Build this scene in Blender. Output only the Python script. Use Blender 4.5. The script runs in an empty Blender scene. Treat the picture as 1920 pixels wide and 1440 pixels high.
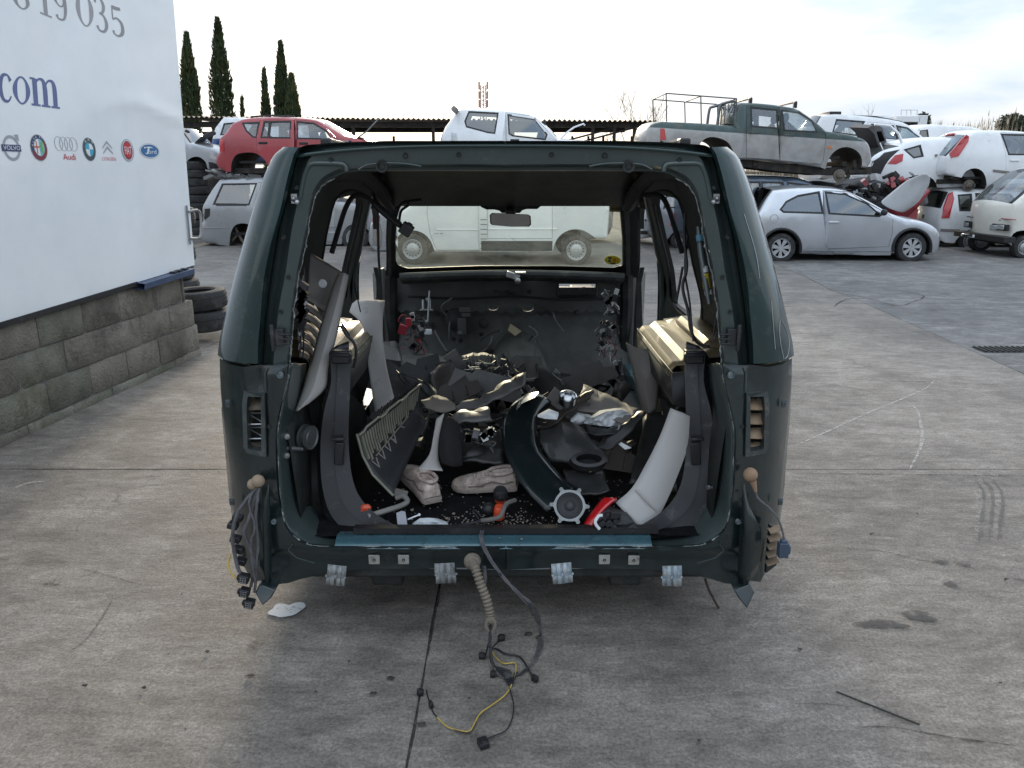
import bpy, bmesh, math, random
from mathutils import Vector, Matrix, noise as mnoise
from mathutils.geometry import delaunay_2d_cdt, tessellate_polygon
random.seed(7)
R = math.radians
SC = bpy.context.scene
COL = SC.collection
# ------------------------------------------------------------------ camera
F = 1440.0; H = 1.7; PIT = math.atan(402 / 1440); SP, CP = math.sin(PIT), math.cos(PIT)
cd = bpy.data.cameras.new('camera'); cam = bpy.data.objects.new('camera', cd); COL.objects.link(cam)
cam.location = (0, 0, H); cam.rotation_euler = (math.pi / 2 - PIT, 0, 0)
cd.sensor_width = 36; cd.lens = 36 * F / 1920; cd.clip_end = 2000; cd.clip_start = 0.05
SC.camera = cam
# ------------------------------------------------------------------ light
SUN_EL, SUN_AZ = R(13), R(-5)
sdir = Vector((math.sin(SUN_AZ) * math.cos(SUN_EL), math.cos(SUN_AZ) * math.cos(SUN_EL), math.sin(SUN_EL)))
sl = bpy.data.lights.new('sun', 'SUN'); so = bpy.data.objects.new('sun', sl); COL.objects.link(so)
sl.energy = 2.0; sl.angle = R(8); sl.color = (1, .84, .62)
so.location = (0, 0, 30); so.rotation_euler = (-sdir).to_track_quat('-Z', 'Y').to_euler()
w = bpy.data.worlds.new('World'); SC.world = w; w.use_nodes = True
N = w.node_tree.nodes; L = w.node_tree.links; N.clear()
def wn(t, **k):
    n = N.new(t)
    for a, b in k.items(): setattr(n, a, b)
    return n
out = wn('ShaderNodeOutputWorld'); bg = wn('ShaderNodeBackground'); bg.inputs[1].default_value = .1
sky = wn('ShaderNodeTexSky', sky_type='NISHITA', sun_disc=False, sun_elevation=SUN_EL, sun_rotation=SUN_AZ, dust_density=2.0)
tc = wn('ShaderNodeTexCoord')
dot = wn('ShaderNodeVectorMath', operation='DOT_PRODUCT'); dot.inputs[1].default_value = sdir
L.new(tc.outputs['Generated'], dot.inputs[0])
def wm(op, a, b=None):
    n = wn('ShaderNodeMath', operation=op)
    for i, x in enumerate((a, b)):
        if x is None: continue
        if isinstance(x, (int, float)): n.inputs[i].default_value = x
        else: L.new(x, n.inputs[i])
    return n.outputs[0]
dp = wm('MAXIMUM', dot.outputs['Value'], 0)
g1 = wm('MULTIPLY', wm('POWER', dp, 30), 4)
g2 = wm('MULTIPLY', wm('POWER', dp, 200), 8)
mp = wn('ShaderNodeMapping'); mp.inputs['Scale'].default_value = (1.3, 1.3, 5.0); mp.inputs['Location'].default_value = (.35, .1, .25)
L.new(tc.outputs['Generated'], mp.inputs[0])
nz = wn('ShaderNodeTexNoise'); nz.inputs['Scale'].default_value = 2.1; nz.inputs['Detail'].default_value = 7; nz.inputs['Roughness'].default_value = .52
L.new(mp.outputs[0], nz.inputs['Vector'])
cr = wn('ShaderNodeValToRGB'); cr.color_ramp.elements[0].position = .45; cr.color_ramp.elements[1].position = .63
cr.color_ramp.elements[0].color = (3.7, 4.65, 5.9, 1); cr.color_ramp.elements[1].color = (6.8, 6.85, 6.8, 1)
L.new(nz.outputs['Fac'], cr.inputs[0])
mx = wn('ShaderNodeMix', data_type='RGBA'); mx.inputs[0].default_value = .9
L.new(sky.outputs[0], mx.inputs[6]); L.new(cr.outputs[0], mx.inputs[7])
sep = wn('ShaderNodeSeparateXYZ'); L.new(tc.outputs['Generated'], sep.inputs[0])
zg = wm('ADD', wm('MULTIPLY', wm('MAXIMUM', sep.outputs['Z'], 0), .9), .96)
zs = wn('ShaderNodeVectorMath', operation='SCALE'); L.new(mx.outputs[2], zs.inputs[0]); L.new(zg, zs.inputs['Scale'])
gl = wn('ShaderNodeVectorMath', operation='SCALE'); gl.inputs[0].default_value = (1, .93, .78); L.new(wm('ADD', g1, g2), gl.inputs['Scale'])
ad = wn('ShaderNodeVectorMath', operation='ADD'); L.new(zs.outputs[0], ad.inputs[0]); L.new(gl.outputs[0], ad.inputs[1])
L.new(ad.outputs[0], bg.inputs[0]); L.new(bg.outputs[0], out.inputs[0])
vs = SC.view_settings; SC.display_settings.display_device = 'sRGB'
vs.view_transform = 'Standard'; vs.look = 'None'; vs.exposure = .72; vs.gamma = 1; vs.use_curve_mapping = False
SC.cycles.max_bounces = 6; SC.cycles.transparent_max_bounces = 24

# ------------------------------------------------------------------ layout helpers
def ray(px, py):
    u = (px - 960) / F; v = (720 - py) / F
    return Vector((u, CP + v * SP, -SP + v * CP))
def W(px, py, Y):
    d = ray(px, py); t = Y / d.y
    return Vector((d.x * t, Y, H + d.z * t))
def G(px, py, z=0.0):
    d = ray(px, py); t = (z - H) / d.z
    return Vector((d.x * t, d.y * t, z))
def hit(px, py, p0, n):
    d = ray(px, py); o = Vector((0, 0, H)); t = (p0 - o).dot(n) / d.dot(n)
    return o + d * t
def spl(pts, n=4, closed=False):
    pts = [Vector(p) for p in pts]; m = len(pts); o = []
    rng = range(m if closed else m - 1)
    for i in rng:
        g = (lambda k: pts[k % m]) if closed else (lambda k: pts[min(max(k, 0), m - 1)])
        a, b, c, d = g(i - 1), g(i), g(i + 1), g(i + 2)
        for j in range(n):
            t = j / n
            o.append(.5 * ((2 * b) + (c - a) * t + (2 * a - 5 * b + 4 * c - d) * t * t + (3 * b - a - 3 * c + d) * t ** 3))
    if not closed: o.append(pts[-1])
    return o

# ------------------------------------------------------------------ mesh builder
class MB:
    def __init__(s): s.v = []; s.f = []; s.m = []
    def add(s, v, f, mi=0):
        o = len(s.v); s.v += [Vector(p) for p in v]; s.f += [tuple(i + o for i in q) for q in f]; s.m += [mi] * len(f); return s
    def box(s, c, d, rot=None, mi=0):
        x, y, z = [q / 2 for q in d]; M = rot or Matrix.Identity(3); c = Vector(c)
        v = [c + M @ Vector((a * x, b * y, e * z)) for a in (-1, 1) for b in (-1, 1) for e in (-1, 1)]
        return s.add(v, [(0, 1, 3, 2), (4, 6, 7, 5), (0, 4, 5, 1), (2, 3, 7, 6), (0, 2, 6, 4), (1, 5, 7, 3)], mi)
    def tube(s, pts, r, n=8, mi=0, caps=True):
        pts = [Vector(p) for p in pts]; k = len(pts); rr = r if hasattr(r, '__len__') else [r] * k
        up = None; rows = []
        for i, p in enumerate(pts):
            t = (pts[min(i + 1, k - 1)] - pts[max(i - 1, 0)])
            t = t.normalized() if t.length > 1e-9 else Vector((0, 0, 1))
            if up is None: up = Vector((0, 0, 1)) if abs(t.z) < .9 else Vector((1, 0, 0))
            a = t.cross(up)
            if a.length < 1e-6: a = t.orthogonal()
            a.normalize(); up = a.cross(t)
            rows.append([p + (a * math.cos(q * 2 * math.pi / n) + up * math.sin(q * 2 * math.pi / n)) * rr[i] for q in range(n)])
        o = sum(rows, []); f = [(i * n + j, i * n + (j + 1) % n, (i + 1) * n + (j + 1) % n, (i + 1) * n + j) for i in range(k - 1) for j in range(n)]
        if caps: f += [tuple(range(n))[::-1], tuple((k - 1) * n + j for j in range(n))]
        return s.add(o, f, mi)
    def loft(s, rows, closed=False, mi=0):
        n = len(rows[0]); o = sum([list(r) for r in rows], [])
        f = [(i * n + j, i * n + (j + 1) % n, (i + 1) * n + (j + 1) % n, (i + 1) * n + j) for i in range(len(rows) - 1) for j in range(n if closed else n - 1)]
        return s.add(o, f, mi)
    def prism(s, poly, vec, mi=0):
        poly = [Vector(p) for p in poly]; vec = Vector(vec); n = len(poly)
        tr = [tuple(t) for t in tessellate_polygon([poly])]
        f = tr + [tuple(i + n for i in t[::-1]) for t in tr] + [(i, (i + 1) % n, (i + 1) % n + n, i + n) for i in range(n)]
        return s.add(poly + [p + vec for p in poly], f, mi)
    def lathe(s, prof, c, axis, n=24, mi=0, a0=0, a1=2 * math.pi):
        c = Vector(c); ax = Vector(axis).normalized(); u = ax.orthogonal().normalized(); w_ = ax.cross(u)
        rows = []
        full = abs(a1 - a0 - 2 * math.pi) < 1e-6
        for k in range(n if full else n + 1):
            a = a0 + (a1 - a0) * k / n; d = u * math.cos(a) + w_ * math.sin(a)
            rows.append([c + d * r + ax * h for r, h in prof])
        if full: rows.append(rows[0])
        return s.loft(rows, mi=mi)
    def ball(s, c, r, n=12, sq=(1, 1, 1), mi=0, rot=None):
        c = Vector(c); M = rot or Matrix.Identity(3); rows = []
        for i in range(n // 2 + 1):
            a = math.pi * i / (n // 2)
            rows.append([c + M @ Vector((r * sq[0] * math.sin(a) * math.cos(b), r * sq[1] * math.sin(a) * math.sin(b), r * sq[2] * math.cos(a))) for b in [2 * math.pi * j / n for j in range(n)]])
        return s.loft(rows, closed=True, mi=mi)
ROOT = {}
def prop(o, label=None, cat=None, group=None, kind=None):
    for k, v in (('label', label), ('category', cat), ('group', group), ('kind', kind)):
        if v: o[k] = v
    return o
def thing(name, label, cat, loc, group=None, kind=None):
    o = bpy.data.objects.new(name, None); COL.objects.link(o); o.location = loc; o.empty_display_size = .1
    ROOT[o.name] = Vector(loc); return prop(o, label, cat, group, kind)
def obj(name, mb, mats, parent=None, ang=35, label=None, cat=None, group=None, kind=None, solid=0, sub=0, bev=0, fix=True, solo=-1):
    if not isinstance(mats, (list, tuple)): mats = [mats]
    if parent is not None: off = ROOT[parent.name]
    else:
        xs = [p.x for p in mb.v]; ys = [p.y for p in mb.v]; zs = [p.z for p in mb.v]
        off = Vector(((min(xs) + max(xs)) / 2, (min(ys) + max(ys)) / 2, min(zs)))
    me = bpy.data.meshes.new(name); me.from_pydata([p - off for p in mb.v], [], mb.f)
    for m in mats: me.materials.append(m)
    if len(mats) > 1: me.polygons.foreach_set('material_index', mb.m)
    if fix:
        b = bmesh.new(); b.from_mesh(me); bmesh.ops.remove_doubles(b, verts=b.verts, dist=1e-5); bmesh.ops.recalc_face_normals(b, faces=b.faces); b.to_mesh(me); b.free()
    me.shade_smooth(); me.set_sharp_from_angle(angle=R(ang)); me.update()
    o = bpy.data.objects.new(name, me); COL.objects.link(o)
    if parent is not None: o.parent = parent
    else: o.location = off
    ROOT[o.name] = off
    if solid: md = o.modifiers.new('solid', 'SOLIDIFY'); md.thickness = solid; md.offset = solo
    if bev: md = o.modifiers.new('bevel', 'BEVEL'); md.width = bev; md.segments = 2; md.limit_method = 'ANGLE'
    if sub: md = o.modifiers.new('sub', 'SUBSURF'); md.levels = sub; md.render_levels = sub
    return prop(o, label, cat, group, kind)
def inside(p, poly):
    x, y = p[0], p[1]; c = False; n = len(poly); j = n - 1
    for i in range(n):
        xi, yi = poly[i][0], poly[i][1]; xj, yj = poly[j][0], poly[j][1]
        if (yi > y) != (yj > y) and x < (xj - xi) * (y - yi) / (yj - yi) + xi: c = not c
        j = i
    return c
def area(p): return sum(p[i - 1][0] * p[i][1] - p[i][0] * p[i - 1][1] for i in range(len(p))) / 2
def offs(poly, d):
    # grow (d>0) or shrink a closed 2-D polygon
    n = len(poly); s = 1 if area(poly) > 0 else -1; o = []
    for i in range(n):
        a, b, c = Vector(poly[i - 1][:2]), Vector(poly[i][:2]), Vector(poly[(i + 1) % n][:2])
        e1 = (b - a); e2 = (c - b)
        if e1.length < 1e-9 or e2.length < 1e-9: o.append(b); continue
        e1.normalize(); e2.normalize()
        n1 = Vector((e1.y, -e1.x)) * s; n2 = Vector((e2.y, -e2.x)) * s; m = n1 + n2
        if m.length < .3: m = n1
        k = max(m.normalized().dot(n1), .45)
        o.append(b + m.normalized() * d / k)
    return o
def cdt(poly, holes=(), g=None, extra=()):
    loops = [poly] + list(holes); vs = []; es = []
    for lp in loops:
        o = len(vs); vs += [Vector(p[:2]) for p in lp]; es += [(o + i, o + (i + 1) % len(lp)) for i in range(len(lp))]
    for p in extra: vs.append(Vector(p[:2]))
    if g:
        x0 = min(p[0] for p in poly); x1 = max(p[0] for p in poly); y0 = min(p[1] for p in poly); y1 = max(p[1] for p in poly)
        nx = max(1, int((x1 - x0) / g)); ny = max(1, int((y1 - y0) / g))
        for i in range(1, nx):
            for j in range(1, ny):
                p = (x0 + (x1 - x0) * i / nx, y0 + (y1 - y0) * (j + .5 * (i % 2)) / ny)
                if inside(p, poly) and not any(inside(p, h) for h in holes): vs.append(Vector(p))
    r = delaunay_2d_cdt(vs, es, [], 0, 1e-5)
    V = r[0]; T = []
    for f in r[2]:
        c = sum((V[i] for i in f), Vector((0, 0))) / len(f)
        if inside(c, poly) and not any(inside(c, h) for h in holes): T.append(tuple(f))
    return V, T
def plate(mb, poly, holes, fa, fb=None, g=None, extra=(), mi=0, mi2=None, wall=True):
    V, T = cdt(poly, holes, g, extra); n = len(V)
    mb.add([fa(p.x, p.y) for p in V], T, mi)
    if fb:
        o = len(mb.v) - n
        mb.v += [Vector(fb(p.x, p.y)) for p in V]; k = mi if mi2 is None else mi2
        mb.f += [tuple(i + o + n for i in t[::-1]) for t in T]; mb.m += [k] * len(T)
        if wall:
            cnt = {}
            for t in T:
                for a, b in zip(t, t[1:] + t[:1]): cnt[(a, b)] = 1
            for (a, b) in cnt:
                if (b, a) not in cnt: mb.f.append((a + o, b + o, b + o + n, a + o + n)); mb.m.append(k)
    return mb
# ------------------------------------------------------------------ materials
def nodes(name):
    m = bpy.data.materials.new(name); m.use_nodes = True; nt = m.node_tree; return m, nt, nt.nodes['Principled BSDF']
def tex(nt, co, scale, detail=5, rough=.55, dist=0, sc=None):
    n = nt.nodes.new('ShaderNodeTexNoise'); n.inputs['Scale'].default_value = scale; n.inputs['Detail'].default_value = detail
    n.inputs['Roughness'].default_value = rough; n.inputs['Distortion'].default_value = dist
    if sc:
        mp = nt.nodes.new('ShaderNodeMapping'); mp.inputs['Scale'].default_value = sc; nt.links.new(co, mp.inputs[0]); co = mp.outputs[0]
    nt.links.new(co, n.inputs['Vector']); return n.outputs['Fac']
def ramp(nt, f, a, b, ca=(0, 0, 0, 1), cb=(1, 1, 1, 1)):
    n = nt.nodes.new('ShaderNodeValToRGB'); e = n.color_ramp.elements; e[0].position = a; e[1].position = b; e[0].color = ca; e[1].color = cb
    nt.links.new(f, n.inputs[0]); return n.outputs[0]
def mixc(nt, f, a, b, mode='MIX'):
    n = nt.nodes.new('ShaderNodeMix'); n.data_type = 'RGBA'; n.blend_type = mode
    for i, x in ((0, f), (6, a), (7, b)):
        if isinstance(x, (int, float)): n.inputs[i].default_value = x
        elif isinstance(x, tuple): n.inputs[i].default_value = x if len(x) == 4 else x + (1,)
        else: nt.links.new(x, n.inputs[i])
    return n.outputs[2]
def mth(nt, op, a, b=0.0):
    n = nt.nodes.new('ShaderNodeMath'); n.operation = op
    for i, x in ((0, a), (1, b)):
        if isinstance(x, (int, float)): n.inputs[i].default_value = x
        else: nt.links.new(x, n.inputs[i])
    return n.outputs[0]
def pm(name, col, rough=.5, metal=0, var=.18, vs=6, bump=.12, bs=70, coat=0, dirt=None, damt=.5, ds=5, spec=.5, bd=.004, rnd=.1):
    m, nt, b = nodes(name); co = nt.nodes.new('ShaderNodeTexCoord').outputs['Object']
    n1 = tex(nt, co, vs, 6, .6); n2 = tex(nt, co, bs, 4, .6)
    lo = tuple(c * (1 - var) for c in col) + (1,); hi = tuple(min(1, c * (1 + var)) for c in col) + (1,)
    c = ramp(nt, n1, .3, .7, lo, hi)
    if rnd:
        oi = nt.nodes.new('ShaderNodeObjectInfo').outputs['Random']
        k = mth(nt, 'ADD', mth(nt, 'MULTIPLY', oi, 2 * rnd), 1 - rnd)
        sc = nt.nodes.new('ShaderNodeVectorMath'); sc.operation = 'SCALE'; nt.links.new(c, sc.inputs[0]); nt.links.new(k, sc.inputs['Scale']); c = sc.outputs[0]
    r = mth(nt, 'ADD', mth(nt, 'MULTIPLY', n1, .25), rough - .12)
    if dirt:
        d = tex(nt, co, ds, 8, .68, .4); d2 = tex(nt, co, ds * 9, 5, .7)
        dm = ramp(nt, mth(nt, 'ADD', mth(nt, 'MULTIPLY', d, .72), mth(nt, 'MULTIPLY', d2, .28)), .62 - damt * .35, .78 - damt * .2)
        c = mixc(nt, dm, c, dirt); r = mth(nt, 'MAXIMUM', r, mth(nt, 'MULTIPLY', dm, .8))
        if coat:
            nt.links.new(mth(nt, 'MULTIPLY', mth(nt, 'SUBTRACT', 1.0, dm), coat), b.inputs['Coat Weight'])
    elif coat: b.inputs['Coat Weight'].default_value = coat
    b.inputs['Coat Roughness'].default_value = .06
    nt.links.new(c, b.inputs['Base Color']); nt.links.new(r, b.inputs['Roughness']); b.inputs['Metallic'].default_value = metal
    b.inputs['Specular IOR Level'].default_value = spec
    if bump:
        bn = nt.nodes.new('ShaderNodeBump'); bn.inputs['Strength'].default_value = bump; bn.inputs['Distance'].default_value = bd
        nt.links.new(n2, bn.inputs['Height']); nt.links.new(bn.outputs[0], b.inputs['Normal'])
    return m
def glassm(name, tint, refl=.2, dust=0, dcol=(.6, .58, .5), rough=.03):
    m, nt, b = nodes(name); nt.nodes.remove(b); o = nt.nodes['Material Output']
    t = nt.nodes.new('ShaderNodeBsdfTransparent'); t.inputs[0].default_value = tint + (1,)
    g = nt.nodes.new('ShaderNodeBsdfGlossy'); g.inputs['Roughness'].default_value = rough; g.inputs[0].default_value = (.9, .95, 1, 1)
    fr = nt.nodes.new('ShaderNodeLayerWeight'); fr.inputs[0].default_value = .5
    mx = nt.nodes.new('ShaderNodeMixShader'); nt.links.new(mth(nt, 'ADD', mth(nt, 'MULTIPLY', mth(nt, 'POWER', fr.outputs['Facing'], 4.0), .7), refl), mx.inputs[0])
    nt.links.new(t.outputs[0], mx.inputs[1]); nt.links.new(g.outputs[0], mx.inputs[2]); res = mx.outputs[0]
    if dust:
        co = nt.nodes.new('ShaderNodeTexCoord').outputs['Object']
        d = tex(nt, co, 3, 7, .65, .6); d2 = tex(nt, co, 22, 5, .7)
        f = mth(nt, 'MULTIPLY', ramp(nt, mth(nt, 'ADD', mth(nt, 'MULTIPLY', d, .7), mth(nt, 'MULTIPLY', d2, .3)), .3, .72), dust)
        df = nt.nodes.new('ShaderNodeBsdfDiffuse'); df.inputs[0].default_value = dcol + (1,); tl = nt.nodes.new('ShaderNodeBsdfTranslucent'); tl.inputs[0].default_value = dcol + (1,)
        m1 = nt.nodes.new('ShaderNodeMixShader'); m1.inputs[0].default_value = .6; nt.links.new(df.outputs[0], m1.inputs[1]); nt.links.new(tl.outputs[0], m1.inputs[2])
        m2 = nt.nodes.new('ShaderNodeMixShader'); nt.links.new(f, m2.inputs[0]); nt.links.new(res, m2.inputs[1]); nt.links.new(m1.outputs[0], m2.inputs[2]); res = m2.outputs[0]
    nt.links.new(res, o.inputs[0]); return m
def concrete(name, A, B, C, pos_scale=1, wear=1.0, bumps=.35):
    m, nt, b = nodes(name); co = nt.nodes.new('ShaderNodeNewGeometry').outputs['Position']
    big = tex(nt, co, .45 * pos_scale, 6, .6, .5); mid = tex(nt, co, 2.6 * pos_scale, 9, .68, .3)
    st = tex(nt, co, 5, 9, .72, .8, (.45, 1.5, 1)); fine = tex(nt, co, 85, 4, .75); grit = tex(nt, co, 240, 2, .6)
    f = mth(nt, 'ADD', mth(nt, 'MULTIPLY', big, .3), mth(nt, 'ADD', mth(nt, 'MULTIPLY', mid, .4), mth(nt, 'MULTIPLY', st, .3)))
    n = nt.nodes.new('ShaderNodeValToRGB'); e = n.color_ramp.elements
    e[0].position = .40; e[0].color = B + (1,); e[1].position = .61; e[1].color = C + (1,)
    k = e.new(.5); k.color = A + (1,)
    nt.links.new(f, n.inputs[0]); c = n.outputs[0]
    c = mixc(nt, .8, c, ramp(nt, fine, .34, .66, (.5, .5, .5, 1), (1.42, 1.42, 1.42, 1)), 'MULTIPLY')
    c = mixc(nt, .35, c, ramp(nt, grit, .3, .7, (.5, .5, .5, 1), (1.5, 1.5, 1.5, 1)), 'MULTIPLY')
    md = tex(nt, co, 19, 10, .82, .5, (.7, 1.25, 1)); c = mixc(nt, .85, c, ramp(nt, md, .36, .64, (.70, .68, .66, 1), (1.26, 1.25, 1.23, 1)), 'MULTIPLY')
    m2 = tex(nt, co, 7, 7, .75, .9, (.5, 1.4, 1)); c = mixc(nt, .7, c, ramp(nt, m2, .38, .62, (.76, .74, .72, 1), (1.18, 1.18, 1.18, 1)), 'MULTIPLY')
    # dark scuffs and pits, stretched
    s1 = tex(nt, co, 9, 8, .8, .2, (.5, 1.7, 1)); s2 = tex(nt, co, 1.3, 4, .6)
    pit = mth(nt, 'MULTIPLY', ramp(nt, s1, .59, .66), ramp(nt, s2, .42, .6))
    c = mixc(nt, mth(nt, 'MULTIPLY', pit, .6 * wear), c, (.045, .042, .04, 1))
    s3 = tex(nt, co, 14, 8, .8, .2, (1.5, .6, 1)); lt = mth(nt, 'MULTIPLY', ramp(nt, s3, .6, .7), ramp(nt, tex(nt, co, .9, 4, .6, 0, (1, 1, 7)), .45, .6))
    c = mixc(nt, mth(nt, 'MULTIPLY', lt, .45 * wear), c, (.46, .45, .43, 1))
    # hairline cracks
    v = nt.nodes.new('ShaderNodeTexVoronoi'); v.feature = 'DISTANCE_TO_EDGE'; v.inputs['Scale'].default_value = .55
    wob = nt.nodes.new('ShaderNodeVectorMath'); wob.operation = 'ADD'; nt.links.new(co, wob.inputs[0])
    wn_ = nt.nodes.new('ShaderNodeTexNoise'); wn_.inputs['Scale'].default_value = 1.6; wn_.inputs['Detail'].default_value = 8; nt.links.new(co, wn_.inputs['Vector']); nt.links.new(wn_.outputs['Color'], wob.inputs[1])
    nt.links.new(wob.outputs[0], v.inputs['Vector'])
    ck = mth(nt, 'MULTIPLY', ramp(nt, v.outputs['Distance'], .002, .007, (1, 1, 1, 1), (0, 0, 0, 1)), ramp(nt, tex(nt, co, .7, 3), .5, .6))
    c = mixc(nt, mth(nt, 'MULTIPLY', ck, .4 * wear), c, (.05, .047, .045, 1))
    nt.links.new(c, b.inputs['Base Color'])
    nt.links.new(mth(nt, 'ADD', mth(nt, 'MULTIPLY', mid, .5), .45), b.inputs['Roughness']); b.inputs['Specular IOR Level'].default_value = .35
    bn = nt.nodes.new('ShaderNodeBump'); bn.inputs['Strength'].default_value = bumps; bn.inputs['Distance'].default_value = .02
    hh = mth(nt, 'ADD', mth(nt, 'ADD', mth(nt, 'MULTIPLY', md, .9), mth(nt, 'MULTIPLY', fine, .35)), mth(nt, 'ADD', mth(nt, 'MULTIPLY', st, .5), mth(nt, 'MULTIPLY', s1, .5)))
    nt.links.new(mth(nt, 'SUBTRACT', hh, mth(nt, 'MULTIPLY', mth(nt, 'ADD', ck, pit), .3)), bn.inputs['Height']); nt.links.new(bn.outputs[0], b.inputs['Normal'])
    return m
def decal(name, col, thr=.5, scale=25, soft=.08, rough=.8, amax=1):
    # worn paint / stain with holes where it has rubbed away
    m, nt, b = nodes(name); b.inputs['Base Color'].default_value = col + (1,); b.inputs['Roughness'].default_value = rough
    co = nt.nodes.new('ShaderNodeTexCoord').outputs['Object']
    nt.links.new(mth(nt, 'MULTIPLY', ramp(nt, tex(nt, co, scale, 8, .7), thr - soft, thr + soft), amax), b.inputs['Alpha']); return m
GREEN = pm('dark_green_paint', (.014, .036, .036), .3, .35, .2, 3, .03, 300, coat=.9, dirt=(.10, .11, .10), damt=.16, ds=7, spec=.5)
FRAME = pm('green_frame_paint', (.054, .074, .072), .34, .2, .12, 4, .05, 120, coat=.45, dirt=(.14, .14, .13), damt=.12, ds=22)
DIRTG = pm('grimy_green_panel', (.008, .017, .018), .30, .15, .4, 6, .12, 60, coat=.9, dirt=(.06, .062, .058), damt=.12, ds=15)
TEAL = pm('sky_tinted_sill_paint', (.05, .115, .14), .25, .3, .12, 8, .03, 200, coat=.9, dirt=(.03, .035, .035), damt=.25, ds=18)  # body green shifted to blue; sky reflection put into the base colour
BLACK = pm('black_plastic', (.012, .012, .013), .5, 0, .3, 10, .2, 300, dirt=(.06, .058, .055), damt=.22, ds=12, bd=.001)
BLACKG = pm('scuffed_black_trim', (.018, .018, .02), .42, 0, .35, 7, .2, 200, dirt=(.12, .115, .11), damt=.2, ds=12, bd=.001)
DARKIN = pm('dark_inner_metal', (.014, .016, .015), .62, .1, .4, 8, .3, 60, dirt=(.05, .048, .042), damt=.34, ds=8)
RUB = pm('rubber', (.016, .016, .016), .75, 0, .3, 20, .2, 200)
TYRE = pm('tyre_rubber', (.026, .026, .027), .8, 0, .3, 9, .3, 120, dirt=(.10, .095, .09), damt=.35, ds=8)
GREY = pm('grey_trim_plastic', (.47, .445, .42), .55, 0, .07, 3, .08, 400, dirt=(.15, .14, .13), damt=.1, ds=8, bd=.001)
GREYD = pm('warm_grey_trim', (.22, .20, .185), .6, 0, .08, 3, .08, 400, bd=.001)
STEEL = pm('bare_steel', (.42, .43, .44), .38, .8, .2, 12, .1, 80, dirt=(.2, .16, .12), damt=.3, ds=14)
GALV = pm('flaky_bracket_metal', (.30, .36, .40), .5, .35, .25, 30, .2, 90, dirt=(.38, .33, .27), damt=.5, ds=30)
SEAM = pm('torn_sealant', (.42, .43, .41), .7, 0, .4, 40, .5, 120, dirt=(.03, .035, .035), damt=.62, ds=60)
CARPET = pm('black_carpet', (.010, .010, .011), .95, 0, .4, 25, .6, 260, dirt=(.07, .066, .06), damt=.12, ds=28, spec=.1, bd=.003)
DUST = pm('dusty_tan_rubber', (.24, .18, .125), .85, 0, .25, 14, .3, 120)
WHITEP = pm('white_paper', (.72, .74, .76), .8, 0, .05, 8, .2, 60)
CHROME = pm('chrome', (.7, .71, .72), .18, 1, .1, 8, 0)
# ------------------------------------------------------------------ ground
CONC = concrete('concrete_yard', (.205, .186, .165), (.122, .111, .100), (.30, .278, .252))
CONC2 = concrete('concrete_yard_grey', (.16, .158, .156), (.092, .092, .092), (.27, .266, .26), 1.3, 1.1, .4)
CONC3 = concrete('concrete_yard_far', (.175, .165, .155), (.105, .10, .094), (.26, .25, .235), 1.1, 1.1, .4)
mb = MB(); S = 600
mb.add([(-S, -60, -.012), (S, -60, -.012), (S, S, -.012), (-S, S, -.012)], [(0, 1, 2, 3)])
JOINT = concrete('joint_fill', (.10, .095, .088), (.05, .048, .045), (.17, .16, .15), 4)
ground = obj('ground', mb, JOINT, kind='structure', fix=False)
cA = lambda y: -14.0
cB = lambda y: -5.3
cC = lambda y: -.31
cD = lambda y: 4.43 + (y - 6.43) * .064
cE = lambda y: 13 + (y - 6.43) * .064
cols = [lambda y: -60, cA, cB, cC, cD, cE, lambda y: 70]
rows = [-3.5, 4.22, 10.0, 15.9, 40, 110]
g = .004
for ci in range(6):
    for ri in range(5):
        y0, y1 = rows[ri] + g, rows[ri + 1] - g
        a, b = cols[ci], cols[ci + 1]; mb = MB(); n = max(2, min(60, int((y1 - y0) / .12)))
        rw = []
        if abs(a(0)) > 20 or abs(b(0)) > 20 or ri > 2: n = 1
        for k in range(n + 1):
            y = y0 + (y1 - y0) * k / n; j0 = random.uniform(-.003, .003); j1 = random.uniform(-.003, .003)
            x0, x1 = a(y) + g + j0, b(y) - g + j1
            rw.append([Vector((x0, y, -.03)), Vector((x0, y, -.003)), Vector((x0 + .006, y, 0)), Vector((x1 - .006, y, 0)), Vector((x1, y, -.003)), Vector((x1, y, -.03))])
        mb.loft(rw)
        f = rw[0]; e = rw[-1]
        mb.add(f, [(0, 1, 2, 3, 4, 5)]); mb.add(e, [(5, 4, 3, 2, 1, 0)])
        obj('concrete_slab', mb, CONC2 if ci >= 4 else (CONC3 if ri >= 2 else CONC), ground)
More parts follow.
